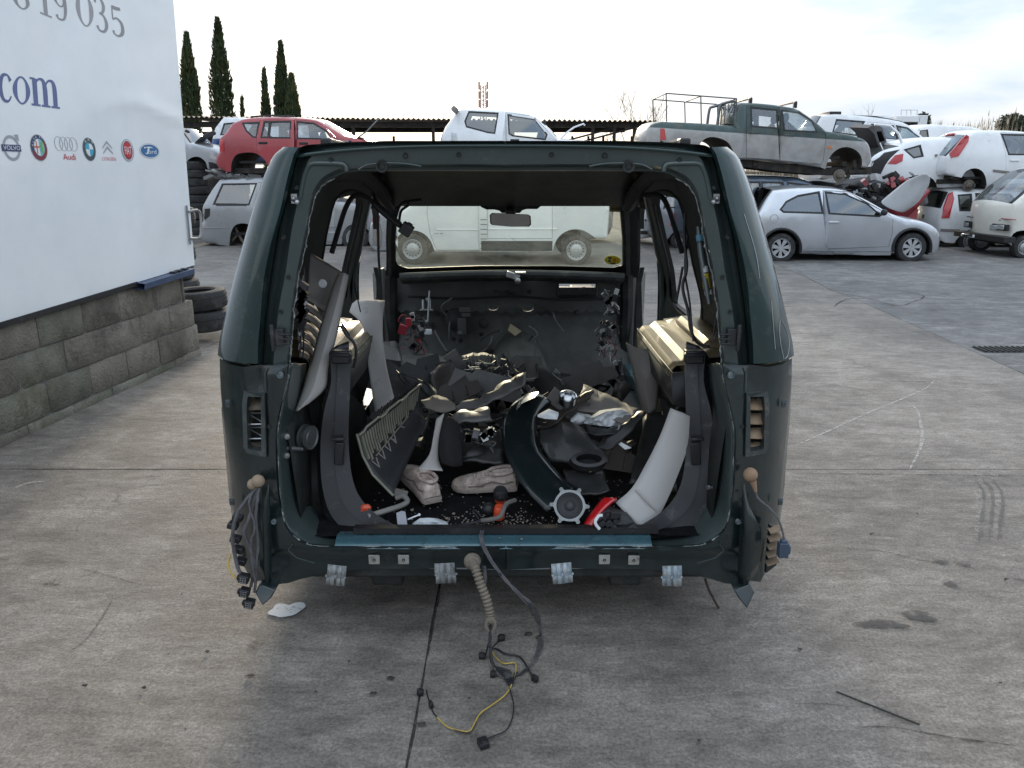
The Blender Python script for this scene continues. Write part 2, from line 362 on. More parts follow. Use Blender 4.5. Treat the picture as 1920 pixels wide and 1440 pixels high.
# marks lying on the slabs
def gstrip(name, pts, wd, mat, z=.004, parent=ground, jit=.35, n=5):
    P = spl([G(*p) for p in pts], n); mb = MB(); rw = []
    for i, p in enumerate(P):
        t = (P[min(i + 1, len(P) - 1)] - P[max(i - 1, 0)]).normalized(); q = Vector((t.y, -t.x, 0))
        k = wd * (1 + random.uniform(-jit, jit)) * (min(1, .25 + 4 * min(i, len(P) - 1 - i) / len(P)))
        p = p + q * random.uniform(-jit, jit) * wd * .5
        rw.append([p + q * k / 2 + Vector((0, 0, z)), p - q * k / 2 + Vector((0, 0, z))])
    mb.loft(rw); return obj(name, mb, mat, parent, fix=False)
def gblob(name, px, py, rx, ry, mat, z=.005, seed=0, parent=ground, k=.35, rot=0):
    rn = random.Random(seed); c = G(px, py); n = 40; pts = []
    ph = [rn.uniform(0, 6.28) for _ in range(5)]
    for i in range(n):
        a = 2 * math.pi * i / n; r = 1 + k * sum(math.sin(a * (j + 2) + ph[j]) / (j + 2) for j in range(5))
        x, y = rx * r * math.cos(a), ry * r * math.sin(a)
        pts.append(c + Vector((x * math.cos(rot) - y * math.sin(rot), x * math.sin(rot) + y * math.cos(rot), z)))
    mb = MB(); mb.add([c + Vector((0, 0, z))] + pts, [(0, i + 1, (i + 1) % n + 1) for i in range(n)]); return obj(name, mb, mat, parent, fix=False)
CHALK = decal('white_scrape', (.52, .50, .47), .52, 38, .1, .8, .8)
CHALK2 = decal('faint_scrape', (.40, .38, .35), .56, 30, .1, .8, .45)
OIL = decal('damp_stain', (.04, .037, .035), .44, 22, .14, .6, .85)
OILF = decal('faint_stain', (.10, .096, .09), .5, 9, .16, .7)
PAINTW = decal('white_paint_spill', (.62, .63, .64), .40, 45, .04)
CRACK = decal('crack_dark', (.028, .026, .024), .46, 34, .12, .9, .75)  # dark colour of the broken crack strips
SKID = decal('skid_rubber', (.05, .046, .042), .5, 60, .14, .9, .55)
for pts, wd, m in (
    ([(1488, 838), (1560, 806), (1620, 778), (1700, 745), (1745, 722), (1758, 695)], .016, CHALK),
    ([(1708, 760), (1722, 775), (1729, 815), (1722, 848), (1703, 885)], .02, CHALK),
    ([(1812, 830), (1782, 842), (1765, 878)], .015, CHALK2), ([(1490, 752), (1520, 730), (1560, 710)], .02, CHALK2),
    ([(1485, 715), (1510, 695), (1550, 650)], .015, CHALK2), ([(1490, 730), (1540, 690)], .012, CHALK2),
    ([(30, 916), (48, 908), (82, 903)], .022, CHALK), ([(1830, 900), (1855, 870), (1870, 930), (1865, 1000)], .035, CHALK2),
    ([(1840, 890), (1835, 950), (1830, 1010)], .025, CHALK2)):
    gstrip('scrape_mark', pts, wd, m)
for pts, wd in (([(1490, 505), (1560, 545), (1620, 558), (1700, 580)], .02), ([(1563, 576), (1585, 562), (1620, 560)], .03), ([(1650, 571), (1690, 573), (1712, 566), (1732, 556), (1700, 547), (1640, 540)], .02), ([(1730, 560), (1830, 563), (1918, 564)], .014),
    ([(1440, 576), (1560, 576)], .012), ([(1500, 700), (1600, 712), (1780, 718), (1915, 725)], .008), ([(1545, 720), (1600, 728), (1650, 740)], .006),
    ([(1590, 1030), (1660, 1035), (1720, 1050), (1770, 1055)], .006), ([(1600, 1365), (1680, 1365), (1760, 1380), (1905, 1400)], .007), ([(1480, 1320), (1560, 1322), (1600, 1330)], .003),
    ([(500, 640), (430, 635), (380, 655)], .01), ([(330, 585), (420, 565), (440, 558)], .02), ([(826, 1100), (812, 1180), (800, 1240)], .006),
    ([(0, 879), (200, 880), (420, 880)], .009), ([(1485, 888), (1700, 890), (1920, 893)], .008), ([(1483, 920), (1560, 932), (1640, 935)], .004)):
    gstrip('crack', pts, wd, CRACK, z=.003, jit=.5)
for a in ((1650, 1172, .085, .032, 3), (1722, 1156, .06, .035, 5), (1783, 1097, .03, .02, 6), (1765, 1055, .03, .02, 8), (1805, 1060, .03, .015, 9), (1912, 1088, .02, .012, 12)):
    gblob('damp_patch', *a[:4], OIL, seed=a[4])
gblob('paint_spill', 538, 1145, .062, .055, PAINTW, seed=41, rot=.6, k=.3)
gstrip('skid_mark', [(152, 1068), (190, 1078), (266, 1098)], .014, SKID, z=.004, jit=.4)
gstrip('skid_mark', [(212, 1125), (170, 1190), (130, 1225)], .012, SKID, z=.004)
for i in range(3): gstrip('tyre_mark', [(1828 + i * 16, 900), (1845 + i * 17, 930), (1836 + i * 18, 1015)], .014, OILF, z=.0045)
# paw prints
for i, (x, y) in enumerate(((470, 1213), (480, 1206), (491, 1209), (478, 1219), (86, 1097), (96, 1096), (106, 1098), (98, 1091))):
    gblob('paw_print', x, y, .011, .009, OIL, seed=60 + i)
# small litter
LEAF = pm('dead_leaf', (.05, .042, .035), .8, 0, .3, 20, .3)
STONE = pm('pebble', (.16, .15, .14), .8, 0, .4, 10, .3)
for i, (x, y, s) in enumerate(((733, 1275, .02), (700, 1305, .016), (592, 1302, .009), (470, 1270, .02), (1500, 1220, .012), (1887, 1090, .013), (990, 1192, .02), (1010, 1198, .018), (942, 1196, .016), (790, 1362, .02), (160, 1290, .012), (270, 1293, .01), (1310, 1392, .008), (1875, 1285, .008), (390, 1225, .012), (560, 1010, .01), (1634, 1004, .012), (655, 1245, .007), (880, 1313, .007), (1720, 965, .008))):
    s *= .8; c = G(x, y); mb = MB(); rn = random.Random(i); k = rn.uniform(0, 3)
    pts = [c + Vector((math.cos(a + k) * s * rn.uniform(.7, 1.2), math.sin(a + k) * s * .55, .006 + rn.uniform(0, .008))) for a in [j * .9 for j in range(7)]]
    mb.add(pts, [tuple(range(7))])
    w_ = ['dark curled scrap of debris', 'small dead leaf', 'tiny dark fragment of plastic'][i % 3]
    side = 'right' if x > 1400 else 'left' if x < 620 else 'middle'
    obj('debris_scrap', mb, LEAF, solid=.002, label='dark flat scrap of litter lying on the bare concrete yard', cat='scrap', group='small dark scraps lying on the concrete')
# gravel crumbs
mb = MB()
for i in range(1400):
    x = random.uniform(-3.2, 5.5); y = random.uniform(1.7, 9.5)
    r = random.uniform(.0012, .004); z = random.uniform(.3, .7) * r
    mb.add([(x - r, y, 0.0), (x, y - r, 0.0), (x + r, y, 0.0), (x, y + r, 0.0), (x, y, z * 2)], [(0, 1, 4), (1, 2, 4), (2, 3, 4), (3, 0, 4)])
obj('grit', mb, STONE, ground, kind='stuff', fix=False)
# rods
for a, b, r, lb in (((1568, 1299), (1724, 1361), .003, 'thin straight metal rod lying on the concrete in the right foreground'),):
    mb = MB(); mb.tube([G(*a) + Vector((0, 0, .005)), G(*b) + Vector((0, 0, .005))], r, 6); obj('metal_rod', mb, DARKIN, label=lb, cat='rod')
mb = MB(); mb.tube(spl([W(1322, 1085, 2.62), W(1330, 1108, 2.6), G(1347, 1141) + Vector((0, 0, .004))], 3), .005, 6); mb.tube([W(1333, 1115, 2.59), W(1338, 1118, 2.57)], .003, 5)
obj('rusty_rod', mb, pm('rust', (.07, .045, .035), .8, 0, .3, 20, .3), label='rusty rod leaning out under the right rear of the stripped body', cat='rod')
# drain grate
c0 = G(1832, 656); gr = thing('drain_grate', 'long slotted dark drain grate set in the concrete at the right edge', 'grate', c0)
mb = MB(); mb.box(c0 + Vector((1.5, 0, -.002)), (3.0, .24, .012)); obj('channel', mb, BLACK, gr)
gb = MB(); gb.box((c0.x + .03, c0.y, .010), (.02, .22, .012)); first = obj('bar', gb, DARKIN, gr)
for i in range(1, 55):
    o = first.copy(); COL.objects.link(o); o.parent = gr; o.location = (i * .054, 0, 0)
# ------------------------------------------------------------------ the stripped body in the foreground
XM = W(948, 700, 2.5).x
def mir(p): return Vector((2 * XM - p[0], p[1], p[2]))
def hw(z): return .95 - max(0, z - 1.05) * .36
wreck = thing('stripped_suv_body', 'stripped dark green off-road car body, open at the back and full of loose parts', 'car body', (XM, 2.6, 0))
def both(name, fn, mats, **k):
    for s in (0, 1):
        mb = MB(); fn(mb)
        if s: mb.v = [mir(p) for p in mb.v]
        obj(name, mb, mats, wreck, **k)
def tz(y, Y): return W(948, y, Y).z
# --- glossy corner skins
SK = [(276, 560, 531), (288, 552, 516), (300, 548, 508), (325, 541, 497), (355, 534, 486), (400, 524, 472), (460, 507, 455), (528, 494, 437), (600, 488, 420), (640, 484, 411), (682, 483, 408)]
def skin(mb):
    rw = []
    for y, r, o in SK:
        yy = y - (16 if y == 682 else 0)
        p0 = W(r, y, 2.49); p1 = W(o, yy, 2.60); r_ = []
        for f in (0, .12, .3, .5, .7, .86, 1): 
            q = p0.lerp(p1, f); q.y = 2.49 + .11 * f ** 2.6; r_.append(q)
        q = r_[-1].copy()
        z = q.z
        for Y in (2.66, 2.75, 2.95, 3.2): r_.append(Vector((q.x - .012 * min(1, (Y - 2.6) * 8), Y, z)))
        r_.insert(0, W(r + 6, y, 2.51)); rw.append(r_)
    rw = [list(c) for c in zip(*[spl(list(c), 3) for c in zip(*rw)])]
    # small fold under the lower edge and over the top
    rw.append([p + Vector((.012 if i < 8 else .02, .02, -.006)) for i, p in enumerate(rw[-1])])
    mb.loft(rw)
both('corner_skin', skin, GREEN, ang=50)
# --- frame of the tailgate opening: section swept round the opening
ST = [((948, 319), (948, 268), (948, 264)), ((880, 318), (880, 268), (880, 264)), ((800, 318), (800, 268), (800, 264)), ((730, 319), (730, 269), (730, 264)), ((700, 320), (700, 270), (700, 265)), ((650, 324), (640, 273), (636, 267)),
      ((628, 333), (604, 278), (598, 270)), ((608, 346), (580, 292), (566, 275)), ((592, 369), (568, 320), (548, 300)), ((583, 397), (562, 350), (538, 348)), ((578, 433), (547, 420), (514, 430)), ((570, 472), (540, 465), (505, 478)),
      ((561, 514), (534, 510), (498, 518)), ((553, 569), (523, 565), (492, 570)), ((549, 611), (517, 608), (489, 608)), ((546, 650), (513, 648), (486, 648)), ((543, 682), (510, 682), (486, 682))]
I_ = spl([a + (0,) for a, b, c in ST], 4); Fc = spl([b + (0,) for a, b, c in ST], 4); Rd = spl([c + (0,) for a, b, c in ST], 4)
def frame(mb):
    rw = []
    for i, (a, b, c) in enumerate(zip(I_, Fc, Rd)):
        g = lambda p, Y: W(p.x, p.y, Y)
        w_ = (c - b).length / 28; w_ = min(1, w_); d = .045 * w_
        cb = b.lerp(c, .12); cm = b.lerp(c, .5); cc = b.lerp(c, .88)
        r = [g(a, 2.66), g(a, 2.575), g(a.lerp(b, .08), 2.57), g(a.lerp(b, .2), 2.535), g(a.lerp(b, .5), 2.53), g(a.lerp(b, .93), 2.525), g(cb, 2.53 + d * .7), g(b.lerp(c, .32), 2.53 + d), g(cm, 2.525 + d * .9), g(b.lerp(c, .62), 2.53 + d * .3), g(b.lerp(c, .74), 2.53 + d), g(cc, 2.53 + d), g(c, 2.505)]
        rw.append(r)
    mb.loft(rw)
both('opening_frame', frame, FRAME, ang=28)
# seam of torn sealer round the flange (runs on round the lower corner)
LOWIN = [(543, 682), (540, 705), (537, 726), (528, 764), (521, 799), (520, 829), (522, 886), (526, 944), (532, 978), (545, 1001), (568, 1018), (599, 1025), (700, 1026), (800, 1026), (948, 1026)]
LI = spl([p + (0,) for p in LOWIN], 3)
def seam(mb):
    rn = random.Random(3); P = [W(p.x, p.y, 2.572) for p in I_[24:]] + [W(p.x, p.y, 2.545 if False else 2.52) for p in LI[1:]]
    P = [p + Vector((rn.uniform(-.0025, .0025), rn.uniform(-.001, .001), rn.uniform(-.0025, .0025))) for p in P]
    q = []
    for a, b in zip(P, P[1:]):
        for t in (0, .5): q.append(a.lerp(b, t) + Vector((rn.uniform(-.0015, .0015), 0, rn.uniform(-.0015, .0015))))
    mb.tube(q, [rn.uniform(.0012, .0042) for _ in q], 6)
both('torn_seam', seam, SEAM)
# pressed ribs in the header corners, oval slots, rubber seal lips
def ribs(mb):
    mb.tube([W(x, y, 2.528) for x, y in [(p.x, p.y) for p in spl([(650, 321, 0), (648, 312, 0), (638, 307, 0), (600, 306, 0), (586, 307, 0), (578, 313, 0), (571, 330, 0), (566, 352, 0), (563, 372, 0)], 4)]], .0075, 8)
    mb.tube([W(p.x, p.y, 2.529) for p in spl([(672, 318, 0), (690, 309, 0), (720, 306, 0), (760, 307, 0), (790, 312, 0)], 4)], .003, 6)
both('pressed_rib', ribs, FRAME)
def slot(mb): mb.lathe([(.0, .0), (.010, .001), (.013, -.006), (.019, -.007), (.020, .001)], W(716, 312, 2.529), (0, 1, 0), 16)
both('oval_slot', slot, DARKIN)
def latch(mb):
    c = W(557, 379, 2.515); mb.ball(c, .009); mb.tube([c, c + Vector((-.02, .02, .006))], .004, 8); mb.box(c + Vector((-.014, .03, .01)), (.02, .02, .03)); mb.ball(W(550, 372, 2.515), .006)
both('ball_stud', latch, STEEL)
def hinge(mb):
    c = W(521, 631, 2.51); mb.box(c, (.045, .03, .055)); mb.box(c + Vector((.03, -.012, .01)), (.04, .012, .006)); mb.box(c + Vector((.03, -.012, -.006)), (.04, .012, .006)); mb.box(c + Vector((.03, -.012, -.022)), (.034, .012, .006))
    mb.tube([c + Vector((-.012, -.02, .045)), c + Vector((-.012, -.02, -.045))], .007, 8)
both('striker_bracket', hinge, BLACKG, bev=.002)
# --- lower rear panel, one sheet with the lamp recesses cut out
OUTL = [(948, 1076), (800, 1074), (690, 1074), (640, 1078), (600, 1084), (560, 1094), (535, 1102), (510, 1101), (493, 1092), (484, 1098), (470, 1096), (452, 1078), (441, 1060), (432, 1020), (424, 975), (417, 930), (411, 860), (408, 800), (407, 772), (410, 766), (408, 740), (409, 700), (411, 672), (486, 684)]
REC = [(458, 738), (497, 737), (497, 853), (462, 850), (456, 842), (454, 760)]
def XZ(px, py, Y=2.515): p = W(px, py, Y); return (p.x, p.z)
xo = XZ(409, 760)[0]
ofull = [XZ(*p, 2.615 if p[0] < 445 else 2.56 if p[0] < 475 else 2.515) for p in OUTL]; inl = [XZ(p.x, p.y) for p in LI]
poly = ofull + inl            # outer from centre bottom round to the ridge, then the opening edge back to the centre
def rp(x, z):
    fx = max(0, (-(x - XM) - .80) / .2); Y = 2.515 + .10 * fx ** 2.4
    # raised strip along the opening
    p = Vector((x, z)); k = 0
    if z > .55:
        d = x - XZ(498, 760)[0]; k = max(0, min(1, d / .012 + .5))
    Y -= .022 * k * min(1, max(0, (z - .5) / .12))
    Y += .006 * mnoise.noise(Vector((x * 6, z * 6, 1)))
    if z < .37: Y += .03 * min(1, (.37 - z) / .03) * (1 if abs(x - XM) < .85 else .3)
    return Vector((x, Y, z))
for s in (0, 1):
    mb = MB(); plate(mb, poly, [[XZ(*p) for p in REC]], rp, lambda x, z: rp(x, z) + Vector((0, .02, 0)), g=.03)
    if s: mb.v = [mir(p) for p in mb.v]
    obj('lower_rear_panel', mb, DIRTG, wreck, ang=40, fix=True)
# ledge above: sill painted with the sky's blue-green reflection inside the seam, with a black strip above it
mb = MB(); a = W(628, 1023, 2.53); b = W(1222, 1023, 2.53); t_ = W(628, 1009, 2.56)
mb.loft([[Vector((x, 2.516, a.z - .006)), Vector((x, 2.522, a.z)), Vector((x, 2.56, a.z + .020)), Vector((x, 2.575, a.z + .022)), Vector((x, 2.62, a.z + .012))] for x in [a.x + (b.x - a.x) * i / 30 for i in range(31)]])
obj('sill_ledge', mb, TEAL, wreck, ang=30)
SZ = a.z + .03
mb = MB()
mb.loft([[Vector((x, 2.572, SZ - .004)), Vector((x, 2.572, SZ + .018)), Vector((x, 2.60, SZ + .02)), Vector((x, 2.60, SZ - .02))] for x in (XM - .56, XM + .56)])
for x in (XM - .27, XM - .03, XM + .18): mb.box((x, 2.571, SZ + .01), (.012, .008, .012))
obj('sill_strip', mb, BLACK, wreck)
# lamp recess frames and louvres
def recf(mb):
    o = [XZ(*p) for p in REC]; oo = offs(o, .006); ii = offs(o, -.012)
    plate(mb, oo, [ii], lambda x, z: rp(x, z) + Vector((0, -.008, 0)), lambda x, z: rp(x, z) + Vector((0, .03, 0)))
both('vent_frame', recf, pm('vent_frame_plastic', (.045, .055, .055), .5, 0, .3, 9, .1, dirt=(.16, .15, .13), damt=.3, ds=16))
recb = MB()
def recbk(mb): plate(mb, offs([XZ(*p) for p in REC], .01), [], lambda x, z: rp(x, z) + Vector((0, .09, 0)))
both('vent_back', recbk, BLACK)
LOUV = pm('dusty_louvre', (.42, .30, .20), .8, 0, .22, 12, .25, 90, dirt=(.22, .17, .13), damt=.25, ds=14)
LOUVD = pm('grimy_louvre', (.17, .14, .11), .8, 0, .35, 12, .25, 90, dirt=(.03, .03, .03), damt=.4, ds=14)
for s in (0, 1):
    for k in range(4):
        mb = MB(); y0 = 748 + k * 27
        q = [W(464, y0, 2.58), W(499, y0 - 1, 2.575), W(499, y0 + 20, 2.54), W(459, y0 + 21, 2.545)]
        mb.loft([[q[0], q[1]], [q[0].lerp(q[3], .5) + Vector((0, -.004, 0)), q[1].lerp(q[2], .5) + Vector((0, -.004, 0))], [q[3], q[2]]])
        if s == 0 and k in (1, 2):     # broken ones: open frames
            mb = MB(); mb.tube([q[0], q[1]], .0025, 6); mb.tube([q[3], q[2]], .003, 6); mb.tube([q[0], q[3]], .003, 6); mb.tube([q[0], q[2]], .002, 6)
        if s: mb.v = [mir(p) for p in mb.v]
        obj('louvre', mb, LOUV if s else (LOUVD if k in (0, 3) else STEEL), wreck, solid=.003)
# screw holes, plates and brackets
def rivet(name, px, py, r, mat, Y=2.508, m=True):
    def f(mb): c = W(px, py, Y); mb.lathe([(0, -.002), (r * .45, -.002), (r * .5, .002), (r * .8, .001), (r, -.001), (r * 1.15, .006)], c, (0, -1, 0), 18)
    if m: both(name, f, mat)
    else: mb = MB(); f(mb); obj(name, mb, mat, wreck)
STUDM = pm('worn_stud', (.2, .23, .24), .5, .4, .3, 40)
for px, py, r in ((526, 702, .011), (514, 977, .009), (491, 979, .007)): rivet('bolt', px, py, r, STUDM, 2.49)
for px, py in ((433, 752), (440, 934)):
    def tab(mb, px=px, py=py):
        c = W(px, py, 2.60); mb.box(c + Vector((0, -.03, 0)), (.018, .006, .028)); mb.lathe([(0.003, 0), (.006, .002), (.008, -.004)], c + Vector((0, -.035, 0)), (0, -1, 0), 12)
    both('clip_tab', tab, pm('tab_metal', (.07, .085, .09), .5, .3), bev=.002)
def plate_(px, py):
    mb = MB(); c = W(px, py, 2.53); mb.box(c + Vector((0, -.004, 0)), (.040, .008, .036)); mb.lathe([(.003, .002), (.005, .003), (.006, -.001)], c + Vector((0, -.008, 0)), (0, -1, 0), 14, mi=1)
    mb.lathe([(.006, -.001), (.009, .001), (.010, -.002)], c + Vector((0, -.008, 0)), (0, -1, 0), 14, mi=0)
    obj('mounting_plate', mb, [pm('bare_plate', (.33, .32, .29), .55, .3, .2, 30, .2, dirt=(.12, .09, .06), damt=.3, ds=40), BLACK], wreck, bev=.003)
for px, py in ((702, 1048), (757, 1048), (1133, 1048), (1188, 1049)): plate_(px, py)
GALV2 = pm('dusty_bracket_metal', (.26, .27, .27), .6, .3, .3, 30, .2, dirt=(.12, .11, .09), damt=.45, ds=40)
for px, py, w_ in ((630, 1078, 36), (835, 1074, 38), (1054, 1074, 38), (1260, 1079, 36)):
    mb = MB(); h = w_ / 2
    rw = []
    for y, Y in ((py - 18, 2.50), (py - 2, 2.495), (py + 2, 2.475), (py + 6, 2.46), (py + 20, 2.455)):
        rw.append([W(px + q, y, Y + d) for q, d in ((-h, .004), (-h * .55, .004), (-h * .5, -.004), (-h * .12, -.004), (-h * .08, .004), (h * .12, .004), (h * .16, -.004), (h * .5, -.004), (h * .55, .004), (h, .004))])
    mb.loft(rw); rw2 = MB()
    for q in (-.5, 0, .5): mb.lathe([(0, .001), (.004, .002), (.005, -.002)], W(px + q * w_, py + 3, 2.462), (0, -1, .2), 10)
    rb = random.Random(int(px)); rt = Matrix.Rotation(rb.uniform(-.06, .06), 3, 'Y') @ Matrix.Rotation(rb.uniform(-.15, .15), 3, 'Z'); cc = W(px, py, 2.48); mb.v = [cc + rt @ (p - cc) + Vector((0, .012 * max(0, cc.z - p.z) * rb.uniform(-8, 8), 0)) for p in mb.v]
    obj('bumper_bracket', mb, GALV if px > 1000 else GALV2, wreck, ang=25, solid=.003)
# underside beams for depth; tank box and floor pan added to darken ground beneath
mb = MB(); mb.box((XM, 2.66, tz(1062, 2.6)), (1.45, .20, .05)); mb.box((XM - .45, 3.6, .24), (.12, 2.0, .12)); mb.box((XM + .45, 3.6, .24), (.12, 2.0, .12)); mb.box((XM, 3.3, .26), (1.5, .1, .1)); mb.box((XM, 4.3, .25), (1.6, .1, .1)); mb.box((XM, 3.35, .16), (.9, .8, .2)); mb.box((XM, 4.0, .30), (1.72, 2.5, .02))
obj('rails_and_shade_boxes', mb, DARKIN, wreck, bev=.01)
TIM = pm('old_timber', (.05, .042, .035), .85, 0, .4, 6, .5)
for x, y in ((-.62, 3.2), (.62, 3.2), (-.6, 4.9), (.6, 4.9)):
    mb = MB(); mb.box((XM + x, y, .095), (.22, .3, .19)); obj('support_block', mb, TIM, label='dark timber block under the stripped body, %s %s corner' % ('rear' if y < 4 else 'front', 'left' if x < 0 else 'right'), cat='block', bev=.008)
for px, py, r in ((531, 445, .007), (541, 520, .006), (527, 585, .006), (556, 352, .006), (505, 800, .006), (508, 745, .007), (515, 920, .006), (620, 300, .006), (760, 292, .007), (860, 290, .006)):
    def hole(mb, px=px, py=py, r=r): mb.lathe([(0, .0), (r * .8, .0005), (r, .002), (r * 1.25, .0)], W(px, py, 2.494 if py > 690 else 2.523), (0, -1, 0), 12)
    both('hole_disc', hole, DARKIN)  # dark discs stand in for the shade inside small holes
def wl(mb):
    mb.tube([W(497, y, 2.492) for y in (690, 720, 735)], .0025, 5); mb.tube([W(x, y, 2.50) for x, y in ((548, 1020), (540, 1032), (556, 1046), (590, 1056))], .0022, 5)
both('weld_line', wl, FRAME)
def skp(y, f):
    for a, b in zip(SK, SK[1:]):
        if a[0] <= y <= b[0]: t = (y - a[0]) / (b[0] - a[0]); r, o = a[1] + (b[1] - a[1]) * t, a[2] + (b[2] - a[2]) * t; break
    q = W(r, y, 2.49).lerp(W(o, y, 2.60), f); q.y = 2.488 + .11 * f ** 2.6; return q
SCR = pm('scratch_light', (.42, .44, .43), .5)
for ps in (((595, .72), (612, .64), (640, .60), (668, .66)), ((592, .74), (612, .84), (636, .88), (660, .80), (668, .70)), ((560, .55), (600, .50), (650, .46)), ((400, .35), (470, .38), (520, .33))):
    mb = MB(); mb.tube([mir(p) for p in spl([skp(y, f) for y, f in ps], 4)], .0009, 4); obj('scratch', mb, SCR, wreck, fix=False)
# --- floor, firewall, roof
FZ = .40
mb = MB(); nx, ny = 36, 44; rw = []
for j in range(ny + 1):
    Y = 2.585 + (5.5 - 2.585) * j / ny
    fz = FZ - .004 - (.10 if Y > 4.15 else .10 * max(0, min(1, (Y - 4.0) / .15)))
    rw.append([Vector((XM - .87 + 1.74 * i / nx, Y, fz + .05 * math.exp(-((i / nx - .5) / .09) ** 2) * (Y > 4.0) + .008 * mnoise.noise(Vector((i * .5, Y * 6, 3))))) for i in range(nx + 1)])
mb.loft(rw); obj('carpet_floor', mb, CARPET, wreck, ang=60)
SOOT = pm('firewall_mat', (.075, .075, .07), .7, 0, .35, 5, .35, 40, dirt=(.09, .088, .08), damt=.2, ds=7, bd=.008)
def fw(x, z):
    Y = 5.45 - .06 * max(0, .9 - z) + .03 * mnoise.noise(Vector((x * 4, z * 5, 0)))
    if z < .60: Y -= (.60 - z) * .5
    Y -= .05 * math.exp(-((x - XM) / .22) ** 2) * (1 if .45 < z < .86 else 0)
    Y -= .035 * (1 if .72 < z < .745 else 0)
    for cx, cz, r, d in ((W(853, 608, 5.4).x, W(853, 608, 5.4).z, .05, .04), (W(850, 600, 5.4).x, W(850, 600, 5.4).z, .02, -.03), (W(1010, 612, 5.4).x, .80, .12, .03)):
        Y += d * math.exp(-((x - cx) ** 2 + (z - cz) ** 2) / r ** 2)
    return Vector((x, Y, z))
def el(px, py, rx, ry, Y, n=14): c = W(px, py, Y); return [(c.x + rx * math.cos(a), c.z + ry * math.sin(a)) for a in [2 * math.pi * i / n for i in range(n)]]
fwp = [(XM - .87, .28), (XM + .87, .28), (XM + .87, 1.02), (XM - .87, 1.02)]
sl_ = W(1048, 531, 5.4), W(1118, 553, 5.4)
holes = [el(925, 577, .034, .014, 5.4), el(990, 577, .042, .026, 5.4), [(sl_[0].x, sl_[0].z), (sl_[1].x, sl_[0].z), (sl_[1].x, sl_[0].z - .045), (sl_[0].x, sl_[0].z - .045)]]
mb = MB(); plate(mb, fwp, holes, fw, lambda x, z: fw(x, z) + Vector((0, .015, 0)), g=.035); obj('firewall', mb, SOOT, wreck, ang=50)
# crossbeam under the windscreen
mb = MB(); P = [W(750 + 420 * i / 14, 520 - 6 * math.sin(math.pi * i / 14), 5.15) for i in range(15)]; mb.tube(P, .03, 10)
mb.loft([[p + Vector((0, .0, .03)), p + Vector((0, .06, .02)), p + Vector((0, .3, -.07))] for p in P]); mb.loft([[p + Vector((0, 0, -.02)), p + Vector((0, .1, -.06)), p + Vector((0, .28, -.08))] for p in P])
obj('cowl_beam', mb, pm('grimy_beam', (.03, .032, .032), .62, .1, .3, 8, .1, dirt=(.13, .12, .10), damt=.3, ds=8), wreck)
mb = MB(); c = W(962, 517, 5.1); mb.box(c, (.09, .04, .04), Matrix.Rotation(.3, 3, 'Y')); mb.box(c + Vector((.05, 0, .02)), (.07, .05, .014)); mb.ball(c + Vector((.03, -.02, -.03)), .022); obj('beam_bracket', mb, STEEL, wreck, bev=.004)
mb = MB(); a_, b_ = W(1046, 530, 5.36), W(1118, 556, 5.36); 
for p, q in ((Vector((a_.x, 5.36, a_.z)), Vector((b_.x, 5.36, a_.z))), (Vector((a_.x, 5.36, b_.z)), Vector((b_.x, 5.36, b_.z))), (Vector((a_.x, 5.36, a_.z)), Vector((a_.x, 5.36, b_.z))), (Vector((b_.x, 5.36, a_.z)), Vector((b_.x, 5.36, b_.z)))): mb.tube([p, q], .01, 6)
mb.box((a_.lerp(b_, .5)) + Vector((0, .06, -.02)), (.26, .05, .06)); obj('glovebox_mount', mb, BLACKG, wreck, bev=.003)
# pedal box, heater pipes and other brackets on the firewall
mb = MB(); 
for x in (793, 806): mb.tube([W(x, 562, 5.3), W(x, 582, 5.28)], .008, 6)
mb.tube([W(788, 581, 5.28), W(812, 581, 5.28)], .008, 6); mb.ball(W(803, 561, 5.3), .02); mb.tube([W(805, 545, 5.3), W(802, 603, 5.25)], .006, 6); mb.ball(W(800, 603, 5.26), .014); obj('pedal_bracket', mb, STEEL, wreck)
mb = MB(); mb.box(W(871, 580, 5.28), (.08, .02, .04)); mb.box(W(874, 590, 5.28), (.06, .03, .03)); mb.box(W(866, 612, 5.28), (.06, .02, .12)); mb.ball(W(863, 625, 5.26), .025); obj('column_bracket', mb, pm('bracket_grey', (.11, .11, .105), .5, .4), wreck, bev=.004)
BUNG = pm('bung', (.03, .03, .03), .6)
for pr_, c_ in (([(0, .01), (.03, .01), (.045, .0), (.075, -.01), (.08, -.03)], W(853, 600, 5.33)), ([(0, .01), (.02, .01), (.035, 0)], W(906, 606, 5.36)), ([(0, .008), (.012, .008), (.022, 0)], W(959, 546, 5.4)), ([(0, .008), (.012, .008), (.022, 0)], W(1083, 586, 5.38))):
    mb = MB(); mb.lathe(pr_, c_, (0, -1, .1), 18); obj('rubber_bung', mb, BUNG, wreck)
mb = MB(); mb.prism([W(957, 607, 5.25), W(978, 621, 5.22), W(966, 630, 5.2), W(952, 619, 5.22)], (0, .006, 0)); obj('paper_tag', mb, pm('tan_card', (.30, .25, .17), .9), wreck)
mb = MB(); mb.box(W(803, 622, 5.2), (.05, .03, .035)); obj('white_connector', mb, WHITEP, wreck, bev=.004)
rf = random.Random(8)
